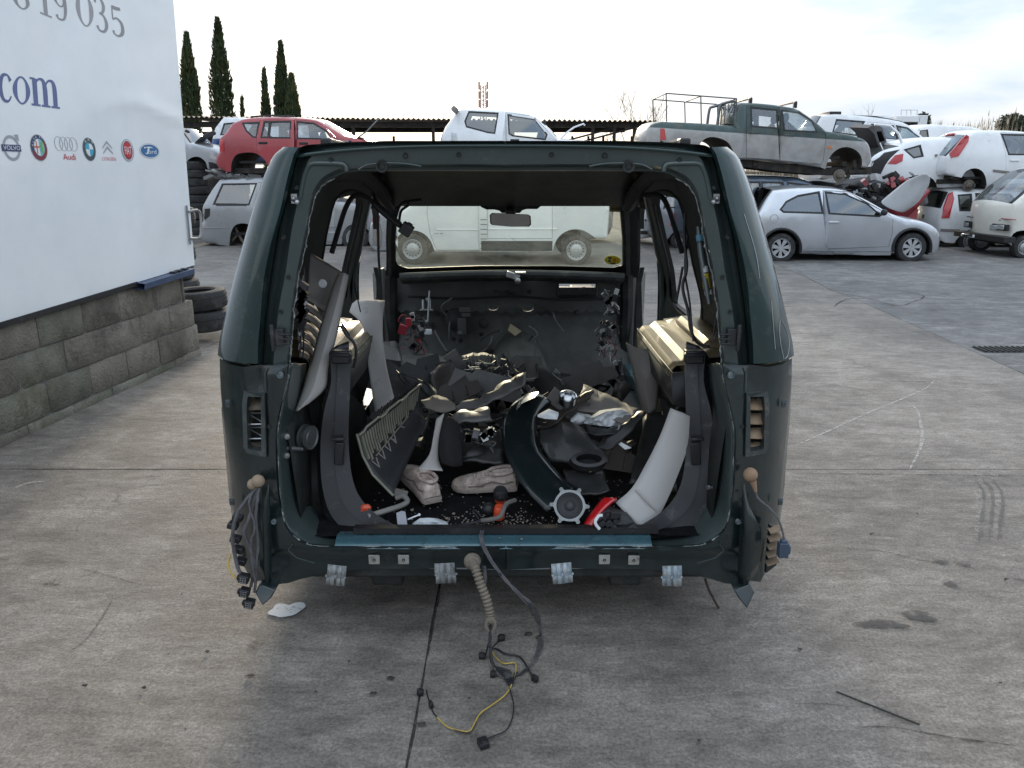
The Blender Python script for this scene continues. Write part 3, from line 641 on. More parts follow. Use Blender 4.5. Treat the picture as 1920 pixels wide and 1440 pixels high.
for k in range(18):
    x, y = rf.uniform(760, 1160), rf.uniform(532, 640); c = W(x, y, 5.33); mb = MB(); t_ = k % 3
    if t_ == 0: mb.lathe([(0, .006), (.010, .006), (.016, -.004)], c, (0, -1, 0), 10)
    elif t_ == 1: mb.box(c, (rf.uniform(.03, .09), .02, rf.uniform(.02, .05)), Matrix.Rotation(rf.uniform(-.3, .3), 3, 'Y'))
    else: mb.tube(spl([c, c + Vector((rf.uniform(-.08, .08), -.02, -.06)), c + Vector((rf.uniform(-.1, .1), 0, -.14))], 4), .005, 5)
    obj('firewall_fitting', mb, (DARKIN, BUNG, STUDM)[k % 3], wreck, bev=0)
mb = MB(); mb.tube(spl([W(765, 556, 5.34), W(860, 560, 5.34), W(960, 556, 5.34), W(1060, 562, 5.34), W(1150, 560, 5.34)], 5), .009, 6); obj('firewall_loom', mb, RUB, wreck)
# transmission tunnel hump, floor well and mats
mb = MB(); rw = []
for j in range(10):
    Y = 4.3 + 1.05 * j / 9; rw.append([Vector((W(972, 640, 5).x + .26 * math.cos(a) * (1 - .25 * j / 9) * 1.0, Y, .32 + (.12 + .16 * j / 9) * math.sin(a))) for a in [math.pi * i / 12 for i in range(13)]])
mb.loft(rw); obj('tunnel_hump', mb, SOOT, wreck)
# roof: outer shell, inner ribs, windscreen header
def rz(x, Y, lo=0):
    z0 = 1.778 + .02 * min(1, (Y - 2.5) / .8) - .26 * max(0, (Y - 4.0) / .8) ** 1.7
    return z0 - .035 * (abs(x - XM) / .66) ** 3 - lo
mb = MB(); rw = [[Vector((XM + u * (.665 + .02), Y, rz(XM + u * .66, Y))) for u in [k / 12 - 1 for k in range(25)]] for Y in [2.515, 2.54, 2.7, 3, 3.4, 3.8, 4.1, 4.35, 4.5, 4.62]]
mb.loft(rw); obj('roof', mb, GREEN, wreck, solid=.012, ang=50)
mb = MB()
for Y in (2.62, 3.2, 3.75, 4.25): mb.loft([[Vector((XM + u * .64, Y + a, rz(XM, Y, .03 + b))) for a, b in ((-.05, 0), (-.03, .03), (.03, .03), (.05, 0))] for u in (-1, -.5, 0, .5, 1)])
rw = [[Vector((XM + u * .70, Y, z)) for u in [k / 8 - 1 for k in range(17)]] for Y, z in ((2.58, 1.70), (2.66, 1.735), (3.1, 1.75), (3.8, 1.742), (4.2, 1.70), (4.45, 1.60), (4.58, 1.50))]
mb.loft(rw)
ROOFIN = pm('roof_inner', (.14, .132, .112), .5, .1, .35, 5, .15, 60, dirt=(.10, .095, .08), damt=.32, ds=5)
obj('roof_lining', mb, ROOFIN, wreck, solid=.006)
# roof rails seen over the edge
for a, b in (((600, 271), (655, 271)), ((1296, 271), (1235, 271))):
    mb = MB(); s = 1 if a[0] < 900 else -1
    p0 = W(a[0], a[1] + 3, 2.62); p1 = W(a[0] + 22 * s, a[1] - 8, 2.7); p2 = W(b[0] - 10 * s, b[1] - 6, 3.3); 
    mb.loft([[p0 + Vector((0, 0, -.02)), p0 + Vector((0, 0, .0)), p1 + Vector((0, 0, 0)), p1 + Vector((0, 0, -.03))], [p + Vector((0, .0, 0)) for p in (p0 + Vector((.06 * s, .08, -.02)), p0 + Vector((.06 * s, .08, .008)), p1 + Vector((.05 * s, .08, .004)), p1 + Vector((.05 * s, .08, -.03)))]])
    mb.box(W(a[0] + 14 * s, a[1] - 3, 2.66), (.035, .06, .03)); obj('rail_foot', mb, BLACKG, wreck, bev=.006)
    mb = MB(); q0 = W(a[0] + 24 * s, a[1] - 3, 2.7); q1 = W(a[0] + 24 * s + 42 * s, a[1] + 1, 2.74); mb.loft([[q0 + Vector((0, 0, .012)), q0 + Vector((0, 0, -.02)), q0 + Vector((0, .03, -.02)), q0 + Vector((0, .03, .012))], [q1 + Vector((0, 0, .0)), q1 + Vector((0, 0, -.02)), q1 + Vector((0, .03, -.02)), q1 + Vector((0, .03, .0))]], closed=True)
    obj('roof_rail', mb, pm('rail_tan', (.50, .40, .27), .4, .1, .1), wreck)
# --- side walls with window and door openings
HQ = [(3.34, 1.58), (3.92, 1.59), (4.04, 1.52), (4.11, 1.38), (4.19, 1.18), (4.26, .98), (3.62, .98), (3.50, 1.12), (3.44, 1.3)]
HD = [(4.24, 1.50), (4.54, 1.49), (4.68, 1.44), (5.36, 1.10), (5.48, .92), (5.48, .40), (5.25, .34), (4.72, .33), (4.64, .5), (4.66, .93), (4.54, 1.15), (4.38, 1.34), (4.26, 1.5)]
SO = [(2.60, .30), (2.85, .30), (2.90, .46), (3.02, .60), (3.22, .66), (3.42, .60), (3.54, .46), (3.58, .24), (5.5, .22), (5.62, .3), (5.68, .5), (5.85, .62), (6.05, .6), (6.2, .46), (6.24, .3), (6.5, .34), (6.55, .85), (6.3, .95), (5.45, 1.02), (5.3, 1.08), (4.62, 1.50), (4.45, 1.64), (4.1, 1.72), (3.6, 1.745), (2.66, 1.74), (2.60, 1.70)]
def sx(Y, z, o): 
    x = hw(z) + o
    if Y > 5.4: x -= .05 * (Y - 5.4)
    return x
for s in (-1, 1):
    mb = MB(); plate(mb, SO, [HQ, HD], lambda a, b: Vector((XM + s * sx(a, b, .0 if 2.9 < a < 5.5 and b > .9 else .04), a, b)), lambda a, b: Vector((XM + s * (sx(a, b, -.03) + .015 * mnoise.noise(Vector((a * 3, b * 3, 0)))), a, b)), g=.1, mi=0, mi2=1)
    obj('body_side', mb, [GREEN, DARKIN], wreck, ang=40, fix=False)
    # rubber round the openings
    for h in (HQ, HD):
        mb = MB(); P = spl([(XM + s * (sx(a, b, -.03)), a, b) for a, b in h], 4, True); P.append(P[0]); mb.tube(P, .009, 6, caps=False); obj('door_seal', mb, RUB, wreck)
    # inner pillar boxes give depth
    mb = MB(); rw = []
    for a, b in ((4.08, 1.56), (4.15, 1.42), (4.24, 1.28), (4.34, 1.12), (4.4, .95), (4.42, .6), (4.42, .34)):
        X = sx(a, b, -.03); a += .03; rw.append([Vector((XM + s * (X), a + .06, b)), Vector((XM + s * (X - .012), a + .08, b)), Vector((XM + s * (X - .012), a + .14, b)), Vector((XM + s * X, a + .16, b))])
    mb.loft(rw); obj('centre_pillar', mb, FRAME if s > 0 else FRAME, wreck)
    mb = MB(); mb.tube([(XM + s * .68, 4.62, 1.50), (XM + s * .75, 4.95, 1.28), (XM + s * .81, 5.3, 1.02)], .030, 8); mb.tube([(XM + s * .82, 5.34, 1.04), (XM + s * .84, 5.4, .8), (XM + s * .84, 5.4, .3)], .05, 8)
    obj('windscreen_pillar', mb, DARKIN, wreck)
    mb = MB(); mb.tube([(XM + s * .70, 2.75, 1.70), (XM + s * .70, 3.8, 1.69), (XM + s * .71, 4.25, 1.62), (XM + s * .70, 4.62, 1.50)], .045, 8); obj('roof_side_rail', mb, DARKIN, wreck)
    mb = MB(); mb.loft([[Vector((XM + s * (hw(.33) - .14), Y, .31)), Vector((XM + s * (hw(.33) - .13), Y, .37)), Vector((XM + s * (hw(.33) + .04), Y, .37)), Vector((XM + s * (hw(.33) + .05), Y, .24))] for Y in (4.3, 4.8, 5.4)]); obj('door_sill', mb, TEAL, wreck)
# engine bay: inner wings and front panel, hood gone
mb = MB(); mb.box((XM, 6.5, .62), (1.6, .05, .25)); mb.box((XM - .6, 6.0, .72), (.2, .9, .1)); mb.box((XM + .6, 6.0, .72), (.2, .9, .1)); mb.box((XM, 5.9, .35), (.5, .6, .3)); obj('engine_bay', mb, DARKIN, wreck, bev=.02)
# --- windscreen
A_, B_, C_, D_ = W(740, 380, 4.6), W(1182, 381, 4.6), W(1182, 509, 5.28), W(738, 509, 5.28)
def ws(u, v):
    p = A_.lerp(B_, u).lerp(D_.lerp(C_, u), v); b = 1 - (2 * u - 1) ** 2; return p + Vector((0, .07 * b, .012 * b))
mb = MB(); mb.loft([[ws(i / 20, j / 8) for i in range(21)] for j in range(9)])
obj('windscreen', mb, glassm('dusty_hazed_windscreen', (.90, .94, .84), -.02, .16, (.86, .86, .70)), wreck)  # real dust, plus warm haze put into the yellow tint and dust
def wpx(x, y): return ((x - 740) / 442, (y - 380) / 129)
def band(name, outer, inner, mat, off=-.008):
    mb = MB(); plate(mb, outer, [inner] if inner else [], lambda a, b: ws(a, b) + Vector((0, off, 0)), lambda a, b: ws(a, b) + Vector((0, off + .005, 0)), g=.08); return obj(name, mb, mat, wreck, fix=True)
op = [wpx(x, y) for x, y in ((752, 384), (893, 382), (898, 386), (902, 391), (912, 395), (926, 395), (936, 397), (941, 401), (975, 401), (980, 396), (988, 394), (1008, 394), (1016, 388), (1022, 382), (1165, 382), (1171, 385), (1175, 392), (1178, 440), (1177, 475), (1173, 488), (1165, 497), (1150, 502), (1050, 502), (900, 502), (768, 503), (756, 499), (748, 494), (744, 486), (743, 440), (746, 395))]
band('screen_surround', [(-.03, -.05), (1.03, -.05), (1.03, 1.10), (-.03, 1.10)], op, pm('frit_black', (.010, .010, .010), .4, 0, .3, 8, 0))
# inspection stickers
mb = MB(); c = wpx(1149, 486); n = 24
mb.add([ws(*c) + Vector((0, -.012, 0))] + [ws(c[0] + 15 / 442 * math.cos(a), c[1] + 9.5 / 129 * math.sin(a)) + Vector((0, -.012, 0)) for a in [2 * math.pi * i / n for i in range(n)]], [(0, i + 1, (i + 1) % n + 1) for i in range(n)])
st = obj('round_sticker', mb, pm('sticker_yellow', (.80, .66, .02), .6, 0, .04, 5, 0), wreck, fix=False)
def wsq(x0, y0, x1, y1, off=-.0145): return [ws(*wpx(x0, y0)) + Vector((0, off, 0)), ws(*wpx(x1, y0)) + Vector((0, off, 0)), ws(*wpx(x1, y1)) + Vector((0, off, 0)), ws(*wpx(x0, y1)) + Vector((0, off, 0))]
mb = MB()
for q in ((1141, 480, 1147, 484, 0), (1141, 486, 1146, 490, 0), (1145, 491, 1154, 494, 0), (1150, 482, 1155, 484, 1), (1150, 485, 1155, 486.4, 1), (1150, 488, 1155, 489.5, 1), (1150, 482, 1151.5, 489, 1), (1153.8, 482, 1155, 489, 1), (1157.5, 481, 1159, 490, 1)): mb.add(wsq(*q[:4]), [(0, 1, 2, 3)], q[4])
obj('sticker_print', mb, [pm('print_dark', (.05, .06, .12), .6, 0), pm('print_red', (.5, .08, .05), .6, 0)], wreck, fix=False)
mb = MB(); mb.add(wsq(1143, 385, 1166, 395, -.012), [(0, 1, 2, 3)]); obj('toll_sticker', mb, pm('brown_sticker', (.23, .17, .06), .6, 0, .3, 60, 0), wreck, fix=False)
mb = MB()
for i in range(6): mb.add(wsq(1147 + i * 2.8, 388, 1148.8 + i * 2.8, 392, -.0135), [(0, 1, 2, 3)])
obj('sticker_print', mb, pm('print_brown', (.07, .05, .02), .6), wreck, fix=False)
# rear-view mirror
mb = MB(); c = W(957, 413, 4.45); pr = [(-39, -10), (-34, -14), (33, -11), (38, -8), (39, 8), (35, 12), (0, 12), (-34, 9), (-38, 6)]
def rr(k, dy, Y): return [W(957 + a * k, 413 + b * k + dy, Y) for a, b in pr]
mb.loft([rr(.9, 0, 4.475), rr(1, 0, 4.46), rr(1, 0, 4.445), rr(.94, 0, 4.438)], closed=True); mb.add(rr(.9, 0, 4.475), [tuple(range(9))]); mb.tube([W(957, 404, 4.46), W(957, 394, 4.62)], .03, 10)
mi = obj('rear_view_mirror', mb, BLACK, wreck)
mb = MB(); mb.add(rr(.94, 0, 4.4385), [tuple(range(9))[::-1]]); mg = obj('mirror_glass', mb, CHROME, mi, fix=False); mg.data.materials[0] = pm('mirror_glass', (.32, .31, .28), .08, 1, .1, 5, 0)
# ------------------------------------------------------------------ block wall, white box body, tyres
PA = G(0, 840); PB = G(380, 665); WD = (PB - PA).normalized(); WN = Vector((WD.y, -WD.x, 0))   # WN points to the yard
def wp(s, z, o=0): return PA + WD * s + Vector((0, 0, z)) + WN * o
def sz(px, py, o=0):
    p = hit(px, py, PA + WN * o, WN); return ((p - PA).dot(WD), p.z)
wall = thing('block_wall', 'low mossy grey block wall under the big white lettered box body', 'wall', wp(0, 0))
BLK = pm('old_block', (.225, .205, .17), .9, 0, .25, 3, .9, 55, dirt=(.06, .056, .046), damt=.42, ds=2.6, spec=.2, bd=.02, rnd=.22)
BLKM = pm('mossy_block', (.19, .185, .15), .9, 0, .3, 4, .9, 55, dirt=(.085, .085, .045), damt=.4, ds=3, spec=.2, bd=.02, rnd=.22)
SE = (PB - PA).length
tops = [SE, SE - .02, SE - .06, SE - .19]
bl = .46; hh = .236; ZW = .775 - 4 * hh
mort = MB()
for c in range(4):
    s = SE - (bl if c % 2 == 0 else bl / 2); hi = tops[c]
    first = True
    while s > -3.2:
        e = min(s + bl, hi); 
        mb = MB(); rn = random.Random(int(s * 100) + c)
        o = rn.uniform(-.006, .006); g_ = .006; z0, z1 = ZW + c * hh + g_ / 2, ZW + (c + 1) * hh - g_ / 2
        z0 = max(z0, -.03)
        n = 5; rows_ = []
        a0, a1 = s + g_ / 2, e - g_ / 2
        if a1 - a0 > .03:
            for zz in [z0, z0 + .01, (z0 + z1) / 2, z1 - .01, z1]:
                k = 0 if z0 + .001 < zz < z1 - .001 else -.008
                r_ = []
                for i in range(9):
                    ss = a0 + (a1 - a0) * i / 8; kk = k + (-.008 if i in (0, 8) else 0)
                    r_.append(wp(ss, zz, o + kk + .004 * mnoise.noise(Vector((ss * 9, zz * 9, c)))))
                r_ = [wp(a0, zz, -.20)] + r_ + [wp(a1, zz, -.20)]; rows_.append(r_)
            mb.loft(rows_, closed=True); nn = len(rows_[0]); mb.add(rows_[-1], [tuple(range(nn))])
            obj('block', mb, BLKM if (c in (0, 1) and rn.random() < .6) or rn.random() < .15 else BLK, wall, ang=50)
        s -= bl
for z in [ZW + hh * k for k in range(0, 4)]: mort.loft([[wp(a, z, -.012), wp(a, z + hh, -.012), wp(a, z + hh, -.19), wp(a, z, -.19)] for a in (-3.4, tops[int((z - ZW) / hh + .5)] - .02)], closed=True)
obj('mortar', mort, pm('mortar', (.17, .165, .15), .95, 0, .4, 12, .8, 60, dirt=(.05, .05, .045), damt=.5, ds=4), wall)
# box body
TL = thing('box_body', 'big glossy white truck box with phone number, web address and car maker logos', 'truck box', wp(1, .8))
m, nt, b = nodes('white_gloss_panel'); co = nt.nodes.new('ShaderNodeTexCoord').outputs['Object']
b.inputs['Base Color'].default_value = (.66, .70, .72, 1); b.inputs['Roughness'].default_value = .22; b.inputs['Coat Weight'].default_value = .4
bn = nt.nodes.new('ShaderNodeBump'); bn.inputs['Strength'].default_value = .5; bn.inputs['Distance'].default_value = .06
nt.links.new(tex(nt, co, 1.1, 2, .4, .8, (1, 1, .8)), bn.inputs['Height']); nt.links.new(bn.outputs[0], b.inputs['Normal'])
nt.links.new(ramp(nt, tex(nt, co, 2.2, 7, .7), .35, .75, (.80, .825, .835, 1), (.88, .895, .90, 1)), b.inputs['Base Color'])
PANEL = m
BO = .035
def bp(s, z, o=0): return wp(s, z, BO + o)
def bs(px, py): return sz(px, py, BO)
c1 = bs(365, 497); c0 = bs(325, 0); c2 = bs(0, 606)
zb = c1[1]; slope = (c1[1] - c2[1]) / (c1[0] - c2[0]); lean = (c0[0] - c1[0]) / (c0[1] - c1[1])
ztop = 3.9
RZ = bs(270, 205)[1]; RS, RZ2 = bs(168, 205)
def dent(s, z):
    d = .008 * mnoise.noise(Vector((s * 1.2, z * 1.5, 5))) + .007 * math.exp(-((s - RS) / .03) ** 2) * math.exp(-((z - RZ2) / .22) ** 2)
    d += .010 * math.exp(-((z - RZ - .05 * math.sin(s * 4.2)) / .045) ** 2) * max(0, min(1, (s - RS) * 1.5)) * (z > bs(280, 262)[1])
    return d
def dp_(s, z, o=0): return bp(s, z, dent(s, z) + .0015 + o)
def edge_s(z): return c1[0] + lean * (z - c1[1])
def zbot(s): return c2[1] + slope * (s - c2[0])
mb = MB(); rw = []
for i in range(81):
    s0 = -3.6 + (c1[0] + 3.6) * i / 80; r_ = []
    for j in range(61):
        f = j / 60; z = zbot(s0) + (ztop - zbot(s0)) * f; s = s0 + (edge_s(z) - c1[0]) * (i / 80)
        r_.append(bp(s, z, dent(s, z) * (0 if i in (0, 80) or j == 0 else 1)))
    rw.append(r_)
mb.loft(rw); obj('side_panel', mb, PANEL, TL, ang=60)
mb = MB(); D = 2.45
bb = [bp(-3.6, zb, -.003), bp(edge_s(zb), zb, -.003), bp(edge_s(zb), zb, -D), bp(-3.6, zb, -D)]; tt = [bp(-3.6, ztop, -.003), bp(edge_s(ztop), ztop, -.003), bp(edge_s(ztop), ztop, -D), bp(-3.6, ztop, -D)]
mb.add(bb + tt, [(3, 2, 1, 0), (4, 5, 6, 7), (1, 2, 6, 5), (2, 3, 7, 6), (3, 0, 4, 7)]); obj('box_shell', mb, pm('box_white', (.66, .68, .68), .4, 0, .06, 3, .05), TL, ang=20)
mb = MB(); mb.loft([[bp(s, zbot(s) - .03, -.02), bp(s, zbot(s) - .028, .008), bp(s, zbot(s) + .006, .008), bp(s, zbot(s) + .006, -.02)] for s in [-3.6 + (bs(258, 540)[0] + 3.6) * i / 40 for i in range(41)]], closed=True); obj('lower_edge', mb, BLACK, TL)
BLUE = pm('blue_rail_paint', (.055, .085, .16), .5, .1, .25, 9, .1, dirt=(.15, .15, .15), damt=.25, ds=12)
s0, s1 = bs(256, 532)[0], bs(352, 512)[0]; mb = MB()
mb.loft([[bp(s, zbot(s) - .06, .03), bp(s, zbot(s) - .06, .06), bp(s, zbot(s) - .01, .07), bp(s, zbot(s) - .004, .0), bp(s, zbot(s) - .05, -.01)] for s in (s0, s0 + .02, (s0 + s1) / 2, s1)], closed=True); obj('blue_rail', mb, BLUE, TL, ang=20, bev=.002)
for s in (s1 - .10, s1 - .2, s1 - .28): mb = MB(); mb.box(bp(s, zbot(s) - .002, .03), (.05, .06, .02)); obj('rail_clip', mb, BLACK, TL)
# corner bar and bracket on the end
mb = MB(); a, b_ = bs(347, 385), bs(354, 458); mb.tube([bp(a[0], a[1], .014), bp(b_[0], b_[1], .014)], .009, 8)
q1, q2 = bs(349, 397), bs(353, 447); mb.tube(spl([bp(q1[0], q1[1], .016), bp(q1[0] + .17, q1[1] + .005, .016), bp(q1[0] + .22, q1[1] - .05, .016), bp(q2[0] + .20, q2[1] + .02, .016), bp(q2[0] + .12, q2[1] - .01, .016), bp(q2[0], q2[1], .016)], 4), .012, 8)
obj('grab_bar', mb, pm('bar_grey', (.25, .26, .27), .5, .5), TL)
# lettering ------------------------------------------------------------
INKB = pm('ink_blue', (.11, .14, .30), .4, 0, .04, 3, 0); INKG = pm('ink_faded_grey', (.30, .30, .31), .4, 0, .1, 2, 0)
def ribbon(pts, wd, n=5):
    P = spl([(a, b, 0) for a, b in pts], n) if n > 1 else [Vector((a, b, 0)) for a, b in pts]
    ws_ = spl([(v, 0, 0) for v in wd], n) if n > 1 else [Vector((v, 0, 0)) for v in wd]; o = []
    for i, p in enumerate(P):
        t = (P[min(i + 1, len(P) - 1)] - P[max(i - 1, 0)]).normalized(); q = Vector((-t.y, t.x, 0)); o.append((p + q * ws_[i].x / 2, p - q * ws_[i].x / 2))
    return o
def oval(cx, cy, rx, ry, thin, thick, k=24): 
    o = []
    for i in range(k + 1):
        a = 2 * math.pi * i / k; f = abs(math.cos(a)); t = (thin + (thick - thin) * f) / 2
        o.append((Vector((cx + (rx + t * f) * math.cos(a), cy + (ry + t * (1 - f) * .6) * math.sin(a), 0)), Vector((cx + (rx - t * f) * math.cos(a), cy + (ry - t) * math.sin(a), 0))))
    return o
def serif(x, y, w=.26, h=.05): return [(Vector((x - w / 2, y - h / 2, 0)), Vector((x - w / 2, y + h / 2, 0))), (Vector((x + w / 2, y - h / 2, 0)), Vector((x + w / 2, y + h / 2, 0)))]
GL = {
 '0': [oval(.3, .5, .22, .47, .05, .14)],
 '8': [oval(.3, .74, .17, .22, .05, .12), oval(.3, .27, .22, .25, .05, .14)],
 '1': [ribbon([(.32, .0), (.32, .5), (.32, .98)], [.13] * 3), ribbon([(.14, .80), (.24, .87), (.33, .98)], [.04, .06, .08]), serif(.32, .025, .38)],
 '9': [oval(.3, .69, .19, .27, .05, .13), ribbon([(.50, .70), (.48, .35), (.36, .06), (.14, .03), (.10, .14)], [.13, .12, .07, .06, .10])],
 '3': [ribbon([(.10, .80), (.18, .95), (.36, .95), (.46, .78), (.38, .58), (.24, .53)], [.09, .06, .08, .13, .08, .04]), ribbon([(.24, .53), (.42, .48), (.50, .27), (.38, .05), (.17, .03), (.08, .15)], [.04, .08, .14, .08, .06, .10])],
 '5': [ribbon([(.14, .93), (.32, .93), (.50, .96)], [.12, .12, .10], 1), ribbon([(.14, .95), (.13, .75), (.12, .52)], [.05] * 3), ribbon([(.12, .52), (.30, .60), (.49, .46), (.48, .18), (.30, .02), (.12, .04), (.08, .15)], [.05, .07, .13, .14, .07, .06, .10])],
 'c': [ribbon([(.48, .52), (.38, .65), (.2, .62), (.1, .36), (.2, .08), (.38, .03), (.50, .16)], [.12, .05, .10, .16, .10, .06, .04])],
 'o': [oval(.32, .34, .22, .33, .05, .15)],
 'm': [ribbon([(.14, .02), (.14, .35), (.14, .66)], [.13] * 3), ribbon([(.14, .5), (.25, .65), (.38, .64), (.43, .45), (.43, .02)], [.04, .05, .09, .13, .13]), ribbon([(.43, .5), (.54, .65), (.67, .64), (.72, .45), (.72, .02)], [.04, .05, .09, .13, .13]), serif(.14, .02), serif(.43, .02), serif(.72, .02), serif(.08, .65, .14)],
 '.': [oval(.12, .08, .05, .07, .04, .04)],
}
def lay(mb, parts, fn, mi=0):
    for pr in parts: mb.loft([[fn(a.x, a.y), fn(b.x, b.y)] for a, b in pr], mi=mi)
def glyphs(name, items, mat):
    for ch, (pa, pb, hpx) in items:
        # pa: pixel of lower left, pb: pixel of lower right, hpx: pixel of upper left
        a, b_, h_ = bs(*pa), bs(*pb), bs(*hpx)
        wd = max(x for pr in GL[ch] for q in pr for x in (q[0].x, q[1].x)); top = 1.0 if ch.isdigit() else .7
        fn = lambda x, y: dp_(a[0] + (b_[0] - a[0]) * x / wd + (h_[0] - a[0]) * y / top, a[1] + (b_[1] - a[1]) * x / wd + (h_[1] - a[1]) * y / top)
        mb = MB(); lay(mb, GL[ch], fn); obj(name, mb, mat, TL, fix=False)
glyphs('letter', [('c', ((-6, 190), (22, 193), (-8, 134))), ('o', ((22, 193), (57, 198), (20, 138))), ('m', ((58, 197), (113, 204), (54, 142)))], INKB)
glyphs('digit', [('8', ((26, 14), (58, 22), (16, -50))), ('1', ((68, 22), (98, 34), (62, -44))), ('9', ((104, 34), (131, 43), (94, -30))), ('0', ((145, 46), (178, 56), (140, -24))), ('3', ((180, 56), (205, 65), (172, -12))), ('5', ((210, 64), (235, 73), (203, 6)))], INKG)
def txt(s, size=1.0):
    c = bpy.data.curves.new('t', 'FONT'); c.body = s; c.size = size; c.align_x = 'CENTER'; c.align_y = 'CENTER'; c.resolution_u = 3
    o = bpy.data.objects.new('t', c); COL.objects.link(o); dg = bpy.context.evaluated_depsgraph_get(); me = o.evaluated_get(dg).to_mesh()
    v = [x.co.copy() for x in me.vertices]; f = [tuple(p.vertices) for p in me.polygons]; o.evaluated_get(dg).to_mesh_clear(); bpy.data.objects.remove(o); bpy.data.curves.remove(c); return v, f
INK = {k: pm('ink_' + k, c, .35, 0, .05, 3, 0, rnd=0) for k, c in dict(navy=(.04, .06, .14), white=(.75, .78, .8), silver=(.34, .37, .39), dark=(.06, .08, .09), red=(.50, .03, .04), cyan=(.04, .38, .55), lime=(.18, .50, .06), maroon=(.22, .03, .05), blue=(.03, .14, .33), pink=(.62, .20, .22), sky=(.22, .50, .60), orange=(.60, .10, .03)).items()}
class Logo:
    def __init__(s, px, py, wpx_, hpx_):
        s.c = bs(px, py); l = bs(px - wpx_ / 2, py); r = bs(px + wpx_ / 2, py); t = bs(px, py - hpx_ / 2); d = bs(px, py + hpx_ / 2)
        s.rx = (r[0] - l[0]) / 2; s.ry = (t[1] - d[1]) / 2; s.l = 0; s.mb = MB(); s.mats = []
    def f(s, x, y): return dp_(s.c[0] + x * s.rx, s.c[1] + y * s.ry, s.l * .0006)
    def mi(s, k):
        if k not in s.mats: s.mats.append(k)
        s.l += 1; return s.mats.index(k)
    def poly(s, pts, k): i = s.mi(k); p = [s.f(*q) for q in pts]; s.mb.add(p, [tuple(t) for t in tessellate_polygon([p])], i)
    def disc(s, x, y, rx, ry, k, a0=0, a1=360):
        full = a1 - a0 >= 360; p = [(x + rx * math.cos(R(a)), y + ry * math.sin(R(a))) for a in [a0 + (a1 - a0) * i / 28 for i in range(28 if full else 29)]]
        s.poly(p if full else [(x, y)] + p, k)
    def ring(s, x, y, rx, ry, t, k, a0=0, a1=360):
        i = s.mi(k); s.mb.loft([[s.f(x + rx * math.cos(R(a)), y + ry * math.sin(R(a))), s.f(x + (rx - t) * math.cos(R(a)), y + (ry - t) * math.sin(R(a)))] for a in [a0 + (a1 - a0) * q / 32 for q in range(33)]], mi=i)
    def line(s, pts, wd, k, n=4): i = s.mi(k); s.mb.loft([[s.f(a.x, a.y), s.f(b.x, b.y)] for a, b in ribbon(pts, wd, n)], mi=i)
    def text(s, st_, x, y, sx_, sy_, k, rot=0):
        i = s.mi(k); v, f = txt(st_); c_, n_ = math.cos(rot), math.sin(rot); s.mb.add([s.f(x + (p.x * sx_ * c_ - p.y * sy_ * n_), y + (p.x * sx_ * n_ + p.y * sy_ * c_)) for p in v], f, i)
    def done(s, name): obj(name, s.mb, [INK[k] for k in s.mats], TL, fix=False)
g = Logo(20, 277, 34, 52); g.ring(0, -.02, .95, .92, .22, 'silver'); g.poly([(.45, .95), (.95, .98), (.95, .45), (.8, .62), (.62, .5), (.5, .62), (.68, .78)], 'silver'); g.poly([(-1.1, .22), (1.02, .22), (1.02, -.26), (-1.1, -.26)], 'navy'); g.text('VOLVO', 0, -.02, .56, .44, 'white'); g.done('round_logo')
g = Logo(72, 277, 32, 50); g.disc(0, 0, 1, 1, 'silver'); g.disc(0, 0, .95, .95, 'maroon'); g.disc(0, 0, .93, .93, 'navy', 40, 200); g.disc(0, .02, .64, .66, 'silver'); g.disc(0, .02, .62, .64, 'sky', -90, 90); g.disc(0, .02, .6, .62, 'white', 90, 270)
g.line([(-.3, .5), (-.3, -.45)], [.12] * 2, 'orange', 1); g.line([(-.6, .05), (0, .05)], [.12] * 2, 'orange', 1); g.line([(.2, .42), (.42, .3), (.15, .12), (.45, 0), (.15, -.15), (.42, -.28), (.25, -.45)], [.12] * 7, 'lime')
for i, ch in enumerate('ALFA'): g.text(ch, -.82 * math.cos(R(12 + i * 19)), .82 * math.sin(R(12 + i * 19)), .26, .26, 'white', R(78 - i * 19))
for i, ch in enumerate('ROMEO'): g.text(ch, .82 * math.cos(R(78 - i * 17)), .82 * math.sin(R(78 - i * 17)), .24, .24, 'white', R(-12 - i * 17))
g.done('cross_and_serpent_logo')
g = Logo(124, 270, 42, 28)
for i in range(4): g.ring(-.66 + i * .44, 0, .38, .95, .05, 'silver')
g.text('Audi', .12, -1.75, .62, 1.15, 'red'); g.done('four_ring_logo')
g = Logo(168, 280, 24, 44); g.disc(0, 0, 1, 1, 'silver'); g.disc(0, 0, .95, .97, 'dark'); g.disc(0, 0, .62, .62, 'silver')
for i in range(4): g.disc(0, 0, .58, .58, 'cyan' if i % 2 else 'white', i * 90, i * 90 + 90)
for ch, a in (('B', 128), ('M', 90), ('W', 52)): g.text(ch, .8 * math.cos(R(a)), .8 * math.sin(R(a)), .36, .34, 'white', R(a - 90))
g.done('quartered_round_logo')
g = Logo(202, 278, 20, 28)
for y in (.35, -.35): g.line([(-.9, y - .35), (0, y + .5), (.9, y - .35)], [.12, .34, .12], 'silver', 1)
g.text('CITROËN', 0, -1.45, .62, .62, 'pink'); g.done('double_chevron_logo')
g = Logo(239, 282, 23, 42); g.disc(0, 0, 1, 1, 'silver'); g.disc(0, 0, .82, .9, 'white'); g.disc(0, 0, .74, .84, 'maroon'); g.disc(0, .05, .66, .7, 'red'); g.poly([(-.58, .36), (.58, .36), (.58, -.46), (-.58, -.46)], 'red'); g.text('FIAT', 0, -.05, .55, 1.0, 'white'); g.done('red_shield_logo')
